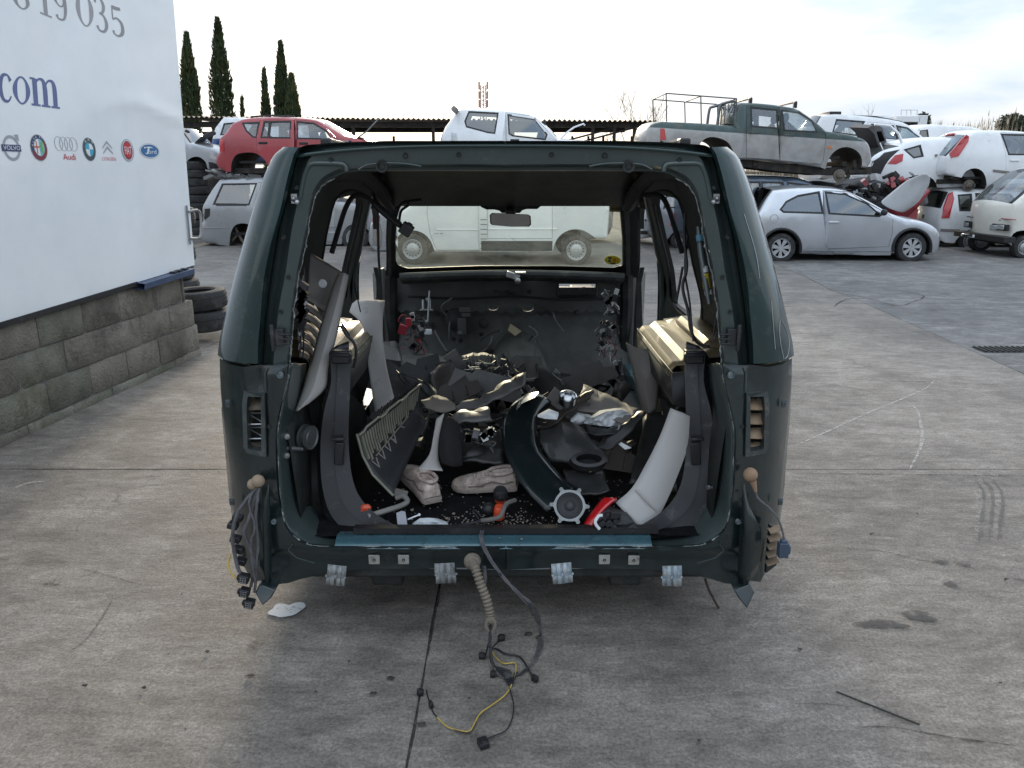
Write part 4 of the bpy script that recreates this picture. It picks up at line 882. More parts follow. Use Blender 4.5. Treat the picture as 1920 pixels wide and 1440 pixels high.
g = Logo(280, 283, 37, 28); g.disc(0, 0, 1, 1, 'silver'); g.disc(0, 0, .97, .95, 'white'); g.disc(0, 0, .90, .86, 'blue'); g.text('ord', .22, -.12, .62, .82, 'white')
g.line([(-.28, .42), (-.05, .5), (.28, .42)], [.1, .16, .1], 'white'); g.line([(-.1, .46), (-.2, 0), (-.32, -.38), (-.5, -.3)], [.14, .15, .14, .08], 'white'); g.line([(-.5, .3), (-.55, .42), (-.3, .46)], [.08, .1, .1], 'white'); g.line([(-.32, .06), (-.05, .1)], [.08, .08], 'white', 1); g.done('oval_logo')
# ------------------------------------------------------------------ tyres
def tyre_mb(r=.32, wd=.20, tread=36, ax=(0, 0, 1)):
    mb = MB(); h = wd / 2
    prof = [(r * .62, -h * .75), (r * .66, -h * .95), (r * .84, -h), (r * .95, -h * .86), (r * .985, -h * .68), (r, -h * .3), (r * .992, -h * .28), (r * .992, -h * .2), (r * 1.004, -h * .18), (r * 1.004, h * .18), (r * .992, h * .2), (r * .992, h * .28), (r, h * .3), (r * .985, h * .68), (r * .95, h * .86), (r * .84, h), (r * .66, h * .95), (r * .62, h * .75), (r * .70, h * .6), (r * .72, 0), (r * .70, -h * .6), (r * .62, -h * .75)]
    mb.lathe(prof, (0, 0, 0), ax, 48)
    A = Vector(ax); u = A.orthogonal().normalized(); v = A.cross(u)
    for i in range(tread):
        a = 2 * math.pi * i / tread; d = u * math.cos(a) + v * math.sin(a); t = v * math.cos(a) - u * math.sin(a)
        for s in (-1, 1):
            p = d * (r * .985) + A * s * h * .62; q = t * (r * 2.1 / tread)
            mb.add([p + q + A * h * .2 * s + d * -.006, p - q * .2 + A * h * .24 * s + d * -.006, p - q * .2 - A * h * .26 * s + d * .008, p + q - A * h * .3 * s + d * .008, p - q * .5 - A * h * .3 * s - d * .01], [(0, 1, 2, 3), (1, 4, 2)])
    return mb
T0 = None
TC = [('worn black tyre at the foot of the two-high pile beside the block wall end', 'worn black tyre on top of the two-high pile beside the block wall end')]
def tyre(c, r=1, tilt=(0, 0), label=None, group=None):
    global T0
    if T0 is None:
        T0 = obj('tyre', tyre_mb(), TYRE, fix=False); o = T0
    else: o = T0.copy(); COL.objects.link(o)
    o.location = c; o.scale = (r, r, 1); o.rotation_euler = (tilt[0], tilt[1], random.uniform(0, 6)); prop(o, label, 'tyre', group); return o
c = G(356, 645); gp = 'old tyres stacked behind the block wall'
c.y += .3
tyre(c + Vector((0, 0, .10)), 1, (.0, 0), 'worn black tyre, bottom of the low pile at the block wall end', gp)
tyre(c + Vector((-.02, .02, .305)), .97, (.02, .03), 'worn black tyre, top of the low pile at the block wall end', gp)
ORD = ['lowest', 'second lowest', 'third lowest', 'fourth lowest', 'fifth lowest', 'sixth lowest', 'seventh lowest', 'eighth lowest', 'topmost']
def stack(c, n, lab, dz=.2):
    for i in range(n): tyre(c + Vector((random.uniform(-.03, .03), random.uniform(-.03, .03), .1 + dz * i)), random.uniform(.92, 1.04), (random.uniform(-.02, .02), random.uniform(-.02, .02)), (ORD[i] if i < n - 1 else 'topmost') + ' ' + lab, gp)
stack(Vector((W(320, 600, 8.7).x, 8.75, 0)), 8, 'tyre of the tall stack just behind the white box end')
stack(Vector((W(374, 400, 19.9).x, 19.9, 0)), 9, 'tyre of the far stack left of the silver estate')
stack(Vector((W(330, 400, 19.9).x, 20.2, 0)), 9, 'tyre of the far stack half hidden behind the white box')
# ------------------------------------------------------------------ vehicles
CARIN = pm('car_interior', (.018, .018, .02), .8, 0, .3, 5, .1)
CG = glassm('car_glass', (.50, .58, .60), .20)
CGD = glassm('dark_car_glass', (.22, .27, .29), .22)
CGH = glassm('hazy_car_glass', (.62, .68, .70), .16, .45, (.62, .66, .68))
TRIMB = pm('window_rubber', (.016, .017, .018), .55, 0, .2, 8, 0)
UNDER = pm('underbody', (.022, .020, .018), .85, 0, .5, 6, .5, dirt=(.07, .055, .04), damt=.4, ds=6)
RED = pm('lamp_red', (.45, .015, .02), .2, 0, .15, 12, 0, coat=.8); LAMPC = pm('lamp_clear', (.5, .52, .52), .12, .3, .2, 20, 0, coat=1)
ORANGE = pm('lamp_orange', (.6, .18, .04), .25, 0, .1, 9, 0, coat=.5)
def pnt(name, col, metal=.3, rough=.32, dirt=(.2, .19, .17), damt=.12, coat=.7, **k): return pm(name, col, rough, metal, .06, 2, .01, 200, coat=coat, dirt=dirt, damt=damt, ds=3, **k)
REDP = pnt('faded_red_paint', (.34, .045, .055), .1, .32, damt=.2)
RIMM = pm('rim_silver', (.45, .46, .47), .4, .6, .12, 9, .05, dirt=(.2, .18, .16), damt=.3, ds=9)
def rim_mb(r, ax=Vector((0, -1, 0)), style='alloy'):
    mb = MB(); u = Vector((1, 0, 0)); v = Vector((0, 0, 1))
    mb.lathe([(r, -.06), (r, .012), (r * .95, .018), (r * .88, .004), (r * .86, -.05)], (0, 0, 0), ax, 32)
    if style == 'alloy':
        mb.lathe([(0, .0), (r * .22, .0), (r * .27, -.012)], (0, 0, 0), ax, 20)
        for i in range(7):
            a = 2 * math.pi * i / 7 + .2; d = u * math.cos(a) + v * math.sin(a); t = v * math.cos(a) - u * math.sin(a)
            mb.add([d * r * .22 + t * r * .10, d * r * .22 - t * r * .10, d * r * .92 - t * r * .24, d * r * .92 + t * r * .24, d * r * .22 + t * r * .09 - ax * .03, d * r * .22 - t * r * .09 - ax * .03, d * r * .92 - t * r * .2 - ax * .03, d * r * .92 + t * r * .2 - ax * .03], [(0, 1, 2, 3), (0, 3, 7, 4), (1, 5, 6, 2)])
    else:
        mb.lathe([(0, .03), (r * .2, .03), (r * .28, .012), (r * .5, .006), (r * .60, -.004), (r * .66, -.03)], (0, 0, 0), ax, 24)
        mb.lathe([(r * .74, -.032), (r * .88, .0)], (0, 0, 0), ax, 24)
        for i in range(14):
            a = 2 * math.pi * i / 14; d = u * math.cos(a) + v * math.sin(a); t = v * math.cos(a) - u * math.sin(a)
            mb.add([d * r * .64 + t * r * .09 - ax * .028, d * r * .64 - t * r * .09 - ax * .028, d * r * .78 - t * r * .09 - ax * .02, d * r * .78 + t * r * .09 - ax * .02], [(0, 1, 2, 3)])
    return mb
RDARK = pm('wheel_dark', (.012, .012, .012), .8)
def wheel(par, c, r, style='alloy', rr=.66, wd=.19, tag='wheel'):
    off = ROOT[par.name]; we = bpy.data.objects.new('wheel', None); COL.objects.link(we); we.parent = par; ROOT[we.name] = off
    if style == 'hub':
        bpy.data.objects.remove(we); mb = MB(); mb.lathe([(0, .07), (.035, .07), (.05, .05), (.07, .04), (.075, .015), (.125, .012), (.13, 0), (.12, -.02), (0, -.02)], c, (0, -1, 0), 24)
        return obj('brake_disc', mb, pm('rusty_disc', (.15, .13, .11), .6, .5, .3, 20, .2), par)
    mb = tyre_mb(r, wd, 30, Vector((0, -1, 0))); mb.v = [p + c for p in mb.v]; obj('tyre', mb, TYRE, we, fix=False)
    mb = rim_mb(r * rr, style=style); k = Vector((0, -wd * .38, 0)); mb.v = [p + c + k for p in mb.v]; obj('rim', mb, RIMM, we, ang=30, fix=False)
    mb = MB(); mb.lathe([(0, -.02), (r * rr * .95, -.02)], c, (0, -1, 0), 20); obj('brake_back', mb, RDARK, we, fix=False)
def smooth_outline(o, n=3):
    # o: (x, z, tag); a tag with 'c' keeps the corner sharp
    m = len(o); res = []
    for i in range(m):
        a, b, c, d = o[i - 1], o[i], o[(i + 1) % m], o[(i + 2) % m]
        va, vb, vc, vd = [Vector(q[:2]) for q in (a, b, c, d)]
        if 'c' in b[2]: va = vb - (vc - vb)
        if 'c' in c[2]: vd = vc + (vc - vb)
        L_ = (vc - vb).length; k = n if L_ > .06 else 1
        t1 = (vc - va); t2 = (vd - vb)
        if t1.length > 1e-9: t1 = t1.normalized() * L_
        if t2.length > 1e-9: t2 = t2.normalized() * L_
        for j in range(k):
            t = j / k; h = (2 * t ** 3 - 3 * t * t + 1); h2 = t ** 3 - 2 * t * t + t; h3 = -2 * t ** 3 + 3 * t * t; h4 = t ** 3 - t * t
            p = vb * h + t1 * h2 + vc * h3 + t2 * h4; res.append((p.x, p.y, b[2]))
    return res
def car(name, label, cat, Yc, Wd, outline, paint, windows=(), doors=(), belt=None, tumble=.32, glass=CG, wheels=(), lamps=(), group=None, crown=.04, rnd_=.05, taper=.10, tlen=.45, gridf=.13, end_tags=True, frame=.022, endglass_mat=None, seats=True, handles=(), strips=(), arcs=True, floor=True, seams=()):
    P2 = lambda q: (W(q[0], q[1], Yc).x, W(q[0], q[1], Yc).z)
    o = smooth_outline([P2(q) + ((q[2] if len(q) > 2 else 'p'),) for q in outline])
    if area([q[:2] for q in o]) < 0: o = o[::-1]; o = [(o[i][0], o[i][1], o[(i + 1) % len(o)][2]) for i in range(len(o))]
    xs = [q[0] for q in o]; zs = [q[1] for q in o]; x0, x1 = min(xs), max(xs); z0, z1 = min(zs), max(zs)
    zb = P2((960, belt))[1] if belt else z0 + (z1 - z0) * .55
    th = thing(name, label, cat, ((x0 + x1) / 2, Yc + Wd / 2, z0), group)
    segs = [(Vector(o[i][:2]), Vector(o[(i + 1) % len(o)][:2])) for i in range(len(o)) if 'd' not in o[i][2]]
    def edist(x, z):
        p = Vector((x, z)); m = 9
        for a, b in segs:
            ab = b - a; t = max(0, min(1, (p - a).dot(ab) / max(ab.length_squared, 1e-9))); d = (p - (a + ab * t)).length
            if d < m: m = d
        return m
    cache = {}
    def inset(x, z):
        k = (round(x, 3), round(z, 3))
        if k in cache: return cache[k]
        v = tumble * max(0, z - zb) + .012 * ((z - zb) / .4) ** 2 * (z < zb)
        e = min(x - x0, x1 - x)
        if e < tlen: v += taper * (1 - max(e, 0) / tlen) ** 2
        d = edist(x, z)
        if d < .075: q = 1 - d / .075; v += rnd_ * (1 - math.sqrt(max(0, 1 - q * q)))
        cache[k] = v; return v
    O2 = [q[:2] for q in o]
    ring = [tuple(p) for dd in (.012, .03, .055) for p in offs(O2, -dd) if inside(p, O2)]
    wins = [[P2(q) for q in (wv[0] if isinstance(wv, dict) else wv)] for wv in windows]
    drs = [[P2(q) for q in d] for d in doors]
    def rel(poly, w_): c = sum((Vector(p) for p in w_), Vector((0, 0))) / len(w_); return inside(c, poly)
    free = [w_ for w_ in wins if not any(rel(d, w_) for d in drs)]
    extra = [p for p in ring if not any(inside(p, d) for d in drs) and not any(inside(p, w_) for w_ in free)]
    near = lambda e=0: (lambda x, z: Vector((x, Yc + inset(x, z) + e, z)))
    far = lambda e=0: (lambda x, z: Vector((x, Yc + Wd - inset(x, z) - e, z)))
    mb = MB(); plate(mb, O2, drs + free, near(), None, g=gridf, extra=extra)
    plate(mb, O2, wins, far(), None, g=gridf * 1.6, extra=ring)
    # top, ends and floor
    mats = [paint, glass, UNDER, RED, TRIMB]; M = 10; n = len(o)
    rows_ = []
    for i, (x, z, tg) in enumerate(o):
        a, b = Vector(o[i - 1][:2]), Vector(o[(i + 1) % n][:2]); t = b - a
        nr = Vector((t.y, -t.x)).normalized() if t.length > 1e-9 else Vector((0, 0))
        ins = inset(x, z); k = 0 if 'd' in tg or 'd' in o[i - 1][2] else crown * (1 + 1.2 * abs(nr.x))
        if nr.y < -.7: k = 0
        r_ = []
        for j in range(M + 1):
            f = (0, .035, .09, .22, .36, .5, .64, .78, .91, .965, 1)[j]; kk = k * (1 - (2 * f - 1) ** 2)
            r_.append(Vector((x + nr.x * kk, Yc + ins + (Wd - 2 * ins) * f, z + nr.y * kk)))
        rows_.append(r_)
    for i in range(n):
        tg = o[i][2]; i2 = (i + 1) % n
        for j in range(M):
            mi = 0
            if 'd' in tg: mi = 2
            if 'b' in tg: mi = 4
            if 'g' in tg and 1 < j < M - 2: mi = 1
            elif 'g' in tg and j in (1, M - 2): mi = 4
            if 'l' in tg and j in (1, 2, M - 2, M - 3): mi = 3
            mb.add([rows_[i][j], rows_[i][j + 1], rows_[i2][j + 1], rows_[i2][j]], [(0, 1, 2, 3)], mi)
    obj('body', mb, mats, th, ang=32)
    for d in drs:
        dw = [w_ for w_ in wins if rel(d, w_)]; di = offs(d, -.006)
        ex = [p for p in ring if inside(p, di) and not any(inside(p, w_) for w_ in dw)]
        mb = MB(); plate(mb, di, dw, near(), near(.03), g=gridf, extra=ex); dn = obj('door', mb, paint, th, ang=32)
        for h in handles:
            hp = P2(h)
            if inside(hp, d): 
                mb = MB(); p = near(-.018)(*hp); mb.box(p, (.17, .022, .028)); mb.box(p + Vector((0, .012, -.0)), (.2, .012, .05)); obj('handle', mb, TRIMB if len(h) > 2 else paint, dn, bev=.006)
    for w_, wv in zip(wins, windows):
        gm = wv[1] if isinstance(wv, dict) else glass
        cx = .5 * (min(p[0] for p in w_) + max(p[0] for p in w_))
        wl = offs(w_, .004)
        mb = MB(); plate(mb, wl, [], near(.012), None, g=.3); obj('window', mb, glass, th, fix=False)
        mb = MB(); plate(mb, offs(w_, frame), [offs(w_, -.012)], near(-.003), near(.012)); obj('window_frame', mb, TRIMB, th, ang=30)
    for pts, mat_, e in lamps:
        mb = MB(); q = [P2(p) for p in pts]; plate(mb, q, [], near(-e), near(.02), g=.06); obj('lamp' if mat_ in (RED, LAMPC, ORANGE) else 'trim_or_shade_patch', mb, mat_, th, ang=40)  # real trim, and black patches painted for shaded openings
    for a, b, h, mat_ in strips:
        mb = MB(); A, B = P2(a), P2(b); nn = 14; rw = []
        for i in range(nn + 1):
            x = A[0] + (B[0] - A[0]) * i / nn; z = A[1] + (B[1] - A[1]) * i / nn; rw.append([near(.004)(x, z - h / 2), near(-.012)(x, z - h / 2 + .006), near(-.012)(x, z + h / 2 - .006), near(.004)(x, z + h / 2)])
        mb.loft(rw); obj('rubbing_strip', mb, mat_, th, ang=30)
    for wl in wheels:
        px, py, rpx, st_ = wl[:4]; p = W(px, py, Yc); r = rpx / F * ray(px, py).length * 0 + abs(W(px, py + rpx, Yc).z - p.z)
        wheel(th, Vector((p.x, Yc + .12, p.z)), r, st_)
        if st_ != 'hub' : wheel(th, Vector((p.x, Yc + Wd - .12, p.z)), r, st_)
    if seats:
        zs_ = zb - .1; L_ = x1 - x0
        for fx in seats if isinstance(seats, (list, tuple)) else (.40, .58):
            for sy in (.28, .72):
                c = Vector((x0 + L_ * fx, Yc + Wd * sy, zs_)); mb = MB(); mb.ball(c, .3, 10, (.35, .8, 1.0)); mb.ball(c + Vector((.04, 0, .36)), .13, 8, (.5, 1.1, .8)); mb.box(c + Vector((.25, 0, -.28)), (.5, .45, .14)); obj('car_seat', mb, CARIN, th, bev=0)
    if floor:
        ins_ = .12
        mb = MB(); mb.box(((x0 + x1) / 2, Yc + Wd / 2, z0 + (zb - z0) * .3), ((x1 - x0) * .72, Wd - .3, .05)); obj('cabin_floor', mb, CARIN, th)
    return th, near, P2
def archpts(cx, cy, r, y0, a0=200, a1=-20, n=7, tag='d'):
    # wheel arch as seen from the side, left to right
    return [(cx + r * math.cos(R(a0 + (a1 - a0) * i / (n - 1))), cy - r * math.sin(R(a0 + (a1 - a0) * i / (n - 1))), tag) for i in range(n)]
# --- silver three-door hatchback (complete, on its wheels)
SILV = pnt('silver_paint', (.58, .60, .63), .85, .3, dirt=None); WHT = pnt('white_paint', (.80, .81, .82), 0, .3); WHT2 = pnt('aged_white_paint', (.86, .87, .86), 0, .4, damt=.05)
corsa = [(1425, 402, 'gc'), (1440, 378, 'g'), (1456, 358, 'pc'), (1470, 356), (1495, 354), (1535, 353), (1575, 355), (1598, 360, 'gc'), (1632, 377, 'g'), (1668, 399, 'pc'), (1695, 409), (1728, 415), (1752, 424), (1766, 436), (1770, 448), (1768, 468), (1758, 479, 'pc'), (1745, 479, 'dc')] + archpts(1712, 465, 36, 0, -18, 198)[1:-1] + [(1672, 479, 'dc'), (1600, 479, 'p'), (1502, 477, 'dc')] + archpts(1466, 466, 36, 0, -18, 198)[1:-1] + [(1428, 474, 'pc'), (1412, 470), (1405, 445), (1408, 420)]
th, nr, P2 = car('hatchback_car', 'clean silver three-door hatchback standing complete on its wheels with alloy rims', 'car', 14.87, 1.62, corsa, SILV,
    windows=[[(1465, 393), (1477, 379), (1500, 368), (1540, 361), (1543, 399), (1470, 397)], [(1553, 361), (1590, 364), (1630, 382), (1652, 403), (1648, 405), (1556, 400)]],
    doors=[[(1548.5, 357), (1596, 360), (1668, 402), (1675, 412), (1674, 436), (1668, 463), (1556, 467), (1549, 461)]], belt=400, glass=CGD,
    wheels=[(1466, 466, 28, 'alloy'), (1712, 465, 28, 'alloy')], handles=[(1563, 417)], lamps=[([(1752, 424), (1760, 430), (1768, 441), (1761, 440)], LAMPC, .01)], strips=[((1503, 470), (1672, 472), .03, pm('silver_sill', (.2, .21, .22), .5))])
for cx in (1466, 1712):      # black plastic arch lips
    mb = MB(); pts = [W(cx + 36.5 * math.cos(R(a)), 465.5 - 36.5 * math.sin(R(a)), 14.87) for a in range(-14, 195, 12)]; pts = [Vector((p.x, nr(-.004)(p.x, p.z).y, p.z)) for p in pts]; mb.tube(pts, .028, 6); obj('arch_lip', mb, TRIMB, th)
mb = MB(); p = W(1655, 398, 14.8); mb.ball(p + Vector((0, -.06, 0)), .09, 10, (.6, 1, .7)); obj('door_mirror', mb, TRIMB, th)
mb = MB(); p = W(1452, 410, 14.86); mb.lathe([(.07, .002), (.078, .004), (.082, -.002)], nr(-.002)(p.x, p.z), (0, -1, 0), 20); obj('fuel_flap', mb, pnt('flap_silver', (.36, .38, .4)), th)
mb = MB(); p = W(1467, 355, 15.5); mb.tube([p, p + Vector((-.12, 0, .25))], .006, 5); obj('aerial', mb, BLACK, th)
# --- two-tone pickup on top of the blue estate
def twotone(name, top, bot, zl, sl_=0, dirt=(.16, .13, .1)):
    m, nt, b = nodes(name); g_ = nt.nodes.new('ShaderNodeNewGeometry').outputs['Position']; s = nt.nodes.new('ShaderNodeSeparateXYZ'); nt.links.new(g_, s.inputs[0])
    f = mth(nt, 'ADD', s.outputs['Z'], mth(nt, 'MULTIPLY', s.outputs['X'], -sl_)); f = ramp(nt, mth(nt, 'SUBTRACT', f, zl - .5), .495, .505)
    c = mixc(nt, f, bot + (1,), top + (1,)); n_ = ramp(nt, tex(nt, g_, 2.4, 8, .7, .5), .45, .75); c = mixc(nt, mth(nt, 'MULTIPLY', n_, .55), c, dirt + (1,)); nt.links.new(c, b.inputs['Base Color'])
    b.inputs['Roughness'].default_value = .4; b.inputs['Metallic'].default_value = .4; b.inputs['Coat Weight'].default_value = .5
    bn = nt.nodes.new('ShaderNodeBump'); bn.inputs['Strength'].default_value = .6; bn.inputs['Distance'].default_value = .05; nt.links.new(tex(nt, g_, 1.6, 4, .5), bn.inputs['Height']); nt.links.new(bn.outputs[0], b.inputs['Normal']); return m
YP = 16.6
l1, l2 = W(1242, 240, YP), W(1600, 264, YP); slp = (l2.z - l1.z) / (l2.x - l1.x)
TT = twotone('two_tone_pickup_paint', (.030, .062, .060), (.38, .375, .365), l1.z - slp * l1.x, slp)
pick = [(1211, 268), (1213, 252), (1222, 234), (1242, 228, 'pc'), (1310, 231), (1380, 236, 'pc'), (1382, 215, 'gc'), (1387, 196, 'pc'), (1394, 192), (1440, 194), (1488, 201), (1502, 206, 'gc'), (1525, 223, 'g'), (1551, 246, 'pc'), (1590, 252), (1618, 260), (1632, 270), (1638, 286), (1640, 302), (1630, 315, 'pc'), (1619, 314, 'dc'), (1616, 293, 'd'), (1601, 279, 'd'), (1581, 276, 'd'), (1563, 286, 'd'), (1552, 305, 'd'), (1549, 317, 'dc'), (1540, 314, 'p'), (1457, 302), (1385, 299, 'dc'), (1376, 285, 'd'), (1366, 268, 'd'), (1352, 260, 'd'), (1331, 257, 'd'), (1316, 265, 'd'), (1308, 282, 'd'), (1306, 292, 'dc'), (1280, 292, 'p'), (1214, 286)]
th, nr, P2 = car('pickup_truck', 'two-tone green and grimy silver double-cab pickup with bent side, stacked on a blue estate', 'pickup', YP, 1.7, pick, TT,
    windows=[[(1411, 201), (1459, 206), (1458, 240), (1410, 236)], [(1469, 207), (1500, 211), (1524, 227), (1532, 247), (1471, 244)]],
    doors=[[(1401, 196), (1463, 200), (1463, 300), (1401, 296)], [(1463.5, 200), (1502, 207), (1548, 248), (1549, 262), (1545, 300), (1541, 308), (1464, 301)]], belt=243, tumble=.2, glass=CGH,
    wheels=[(1578, 329, 11, 'hub')], handles=[(1414, 249), (1480, 254)], lamps=[([(1238, 241), (1246, 241), (1249, 262), (1238, 263)], RED, .015), ([(1552, 274), (1560, 275), (1560, 279), (1552, 278)], ORANGE, .01)], seats=(.47, .62))
mb = MB()
def tb(a, b, r=.016, Y1=YP + .1, Y2=None): mb.tube([W(a[0], a[1], Y1), W(b[0], b[1], Y2 or Y1)], r, 6)
def pt(px, py, Y): return W(px, py, Y)
near_p = [(1249, 175), (1314, 180), (1381, 185)]; base_n = [(1250, 228), (1315, 232), (1381, 236)]; Yn, Yf = YP + .12, YP + 1.55
tn = [pt(x, y, Yn) for x, y in near_p]; bn_ = [pt(x, y, Yn) for x, y in base_n]; shift = Vector((-.02, Yf - Yn, 0))
mb.tube(tn, .014, 6); mb.tube([p + shift for p in tn], .014, 6)
for a, b_ in zip(tn, bn_): mb.tube([a, b_], .014, 6); mb.tube([a + shift, b_ + shift], .014, 6); mb.tube([a, a + shift], .014, 6)
obj('bed_frame', mb, pm('frame_tube', (.11, .11, .11), .6, .3), th)
mb = MB(); tp = [(1345, 234), (1350, 200), (1357, 194), (1376, 190), (1380, 197), (1378, 236)]
Yr = YP + .5; mb.tube(spl([pt(x, y, Yr) for x, y in tp], 3), .03, 8); mb.tube(spl([pt(x, y, Yr) + Vector((0, .9, 0)) for x, y in tp], 3), .03, 8)
for k in range(4): mb.tube([pt(1354 + k * 6, 197 - k, Yr), pt(1351 + k * 7, 234, Yr)], .014, 6)
obj('roll_bar', mb, pm('roll_bar_chrome', (.18, .19, .2), .35, .7), th)
mb = MB()
for x, y in ((1407, 187), (1491, 194)):
    p = pt(x, y, YP + .3); mb.tube([p + Vector((.02, 0, .03)), p + Vector((-.02, 1.15, .03))], .022, 6); mb.box(p + Vector((0, 0, -.03)), (.07, .07, .12)); mb.box(p + Vector((0, 1.15, -.03)), (.07, .07, .12))
obj('roof_bar', mb, BLACK, th, bev=.006)
mb = MB(); a, b_ = pt(1390, 303, YP + .2), pt(1552, 320, YP + .2)
for dy in (0, 1.1): mb.loft([[p + Vector((0, dy, .06)), p + Vector((0, dy, -.10)), p + Vector((0, dy + .08, -.10)), p + Vector((0, dy + .08, .06))] for p in (pt(1260, 292, YP + .2), a, a.lerp(b_, .5) + Vector((0, 0, -.02)), b_, pt(1635, 318, YP + .2))], closed=True)
for x in (1300, 1400, 1480, 1560): mb.box(pt(x, 308, YP + .8), (.1, 1.3, .1))
mb.tube([pt(1590, 330, YP + .1), pt(1590, 330, YP + 1.5)], .05, 8); mb.tube([pt(1602, 300, YP + .2), pt(1604, 325, YP + .2)], .05, 8); mb.box(pt(1575, 318, YP + .3), (.35, .1, .12)); mb.box(pt(1608, 322, YP + .2), (.4, .1, .08))
obj('ladder_frame', mb, UNDER, th, bev=.01)
# --- blue-grey estate underneath
BLUEP = pnt('dull_blue_paint', (.085, .115, .16), .4, .35)
car('estate_car', 'dull blue estate crushed under the two-tone pickup, half hidden by the silver hatchback', 'car', 16.7, 1.65,
    [(1290, 355), (1300, 338), (1340, 333), (1400, 331), (1500, 335), (1522, 341, 'gc'), (1548, 358, 'pc'), (1600, 366), (1632, 380), (1640, 400), (1640, 440), (1620, 455, 'dc'), (1560, 460, 'p'), (1330, 458), (1288, 440), (1284, 400)],
    BLUEP, windows=[[(1330, 343), (1395, 342), (1395, 366), (1322, 366)], [(1404, 342), (1426, 342), (1428, 366), (1404, 366)], [(1431, 342), (1470, 343), (1470, 367), (1432, 367)], [(1480, 343), (1518, 348), (1536, 368), (1480, 368)]], belt=366, glass=CG)
th, nr, P2 = car('crushed_car', 'dark crushed car squashed flat beneath the pickup nose behind the silver hatchback', 'car', 17.9, 1.6, [(1496, 420), (1500, 352), (1530, 338), (1570, 342), (1610, 335), (1650, 332), (1690, 345), (1720, 352), (1722, 430), (1690, 452, 'pc'), (1500, 452, 'pc')], pnt('burnt_dark_paint', (.035, .035, .04), .3, .5), windows=[[(1540, 350), (1580, 352), (1576, 368), (1536, 366)], [(1600, 350), (1640, 350), (1636, 372), (1600, 368)]], belt=372, seats=False)
mb = MB(); rn = random.Random(15)
for i in range(34): mb.box(W(rn.uniform(1570, 1715), rn.uniform(326, 372), 17.6 + rn.uniform(-.2, .2)), (rn.uniform(.05, .3), rn.uniform(.05, .2), rn.uniform(.03, .16)), Matrix.Rotation(rn.uniform(-.9, .9), 3, 'Y') @ Matrix.Rotation(rn.uniform(-.6, .6), 3, 'X'), rn.choice((0, 0, 0, 0, 1, 2)))
obj('crushed_scrap', mb, [UNDER, REDP, pm('scrap_pale', (.3, .3, .3), .6, .2)], kind='stuff', label='dark jumble of crushed parts with red bits between pickup and silver hatchback', cat='scrap metal')
# --- red off-roader on top of the silver estate
red = [(402, 310), (402, 292), (409, 285, 'pc'), (409, 262), (421, 249, 'gc'), (433, 230, 'pc'), (455, 222), (497, 219), (549, 220), (587, 224), (601, 230, 'gc'), (622, 242, 'g'), (642, 254, 'pc'), (684, 264), (708, 272), (716, 288), (716, 312), (708, 322, 'pc'), (700, 322, 'dc'), (698, 304, 'd'), (685, 291, 'd'), (667, 288, 'd'), (650, 293, 'd'), (638, 306, 'd'), (634, 323, 'dc'), (560, 323), (505, 320, 'dc'), (500, 308, 'd'), (492, 296, 'd'), (478, 287, 'd'), (460, 286, 'd'), (443, 290, 'd'), (434, 304, 'd'), (432, 322, 'dc'), (418, 321)]
th, nr, P2 = car('off_road_car', 'faded red five-door off-roader without wheels, stacked on the silver estate at left', 'car', 18.0, 1.75, red, REDP,
    windows=[[(453, 231), (482, 229.5), (480, 257), (474, 256), (461, 245)], [(493, 228), (502, 228), (502, 257), (490, 257)], [(505, 228), (542, 227.5), (544, 258), (505, 257.5)], [(555, 228), (586, 231), (609, 244.5), (622, 260), (558, 259)]],
    doors=[[(485, 224), (548, 224), (552, 259), (551, 318), (506, 316), (500, 305), (482, 286), (480, 258)], [(549, 224), (585, 226), (604, 234), (630, 257), (632, 300), (626, 318), (553, 318)]], belt=258, glass=CGH, handles=[(493, 268, 1), (569, 269, 1)],
    lamps=[([(409.5, 261), (419, 263), (420, 284), (409.5, 285)], RED, .01)], wheels=[(668, 322, 11, 'hub')])
mb = MB(); c = W(462, 310, 18.3)
for k in range(7): mb.lathe([(.06, k * .035), (.085, k * .035 + .012), (.06, k * .035 + .024)], c + Vector((0, 0, -.12)), (0, 0, 1), 12)
obj('coil_spring', mb, UNDER, th); mb = MB(); mb.box(W(465, 320, 18.3), (.9, .2, .12)); mb.tube([W(440, 318, 18.2), W(500, 322, 18.8)], .05, 8); obj('rear_axle', mb, UNDER, th, bev=.01)
mb = MB(); mb.tube([W(470, 219, 18.3), W(505, 216.5, 18.3), W(552, 218, 18.3)], .02, 6); obj('roof_rail', mb, BLACK, th)
mb = MB(); mb.loft([[W(668, 262, 18.1), W(690, 246, 18.1), W(712, 222, 18.1)], [W(668, 262, 19.4) , W(690, 246, 19.4), W(712, 222, 19.4)]]); obj('raised_bonnet', mb, pm('bonnet_underside', (.17, .165, .15), .6), th, solid=.03)
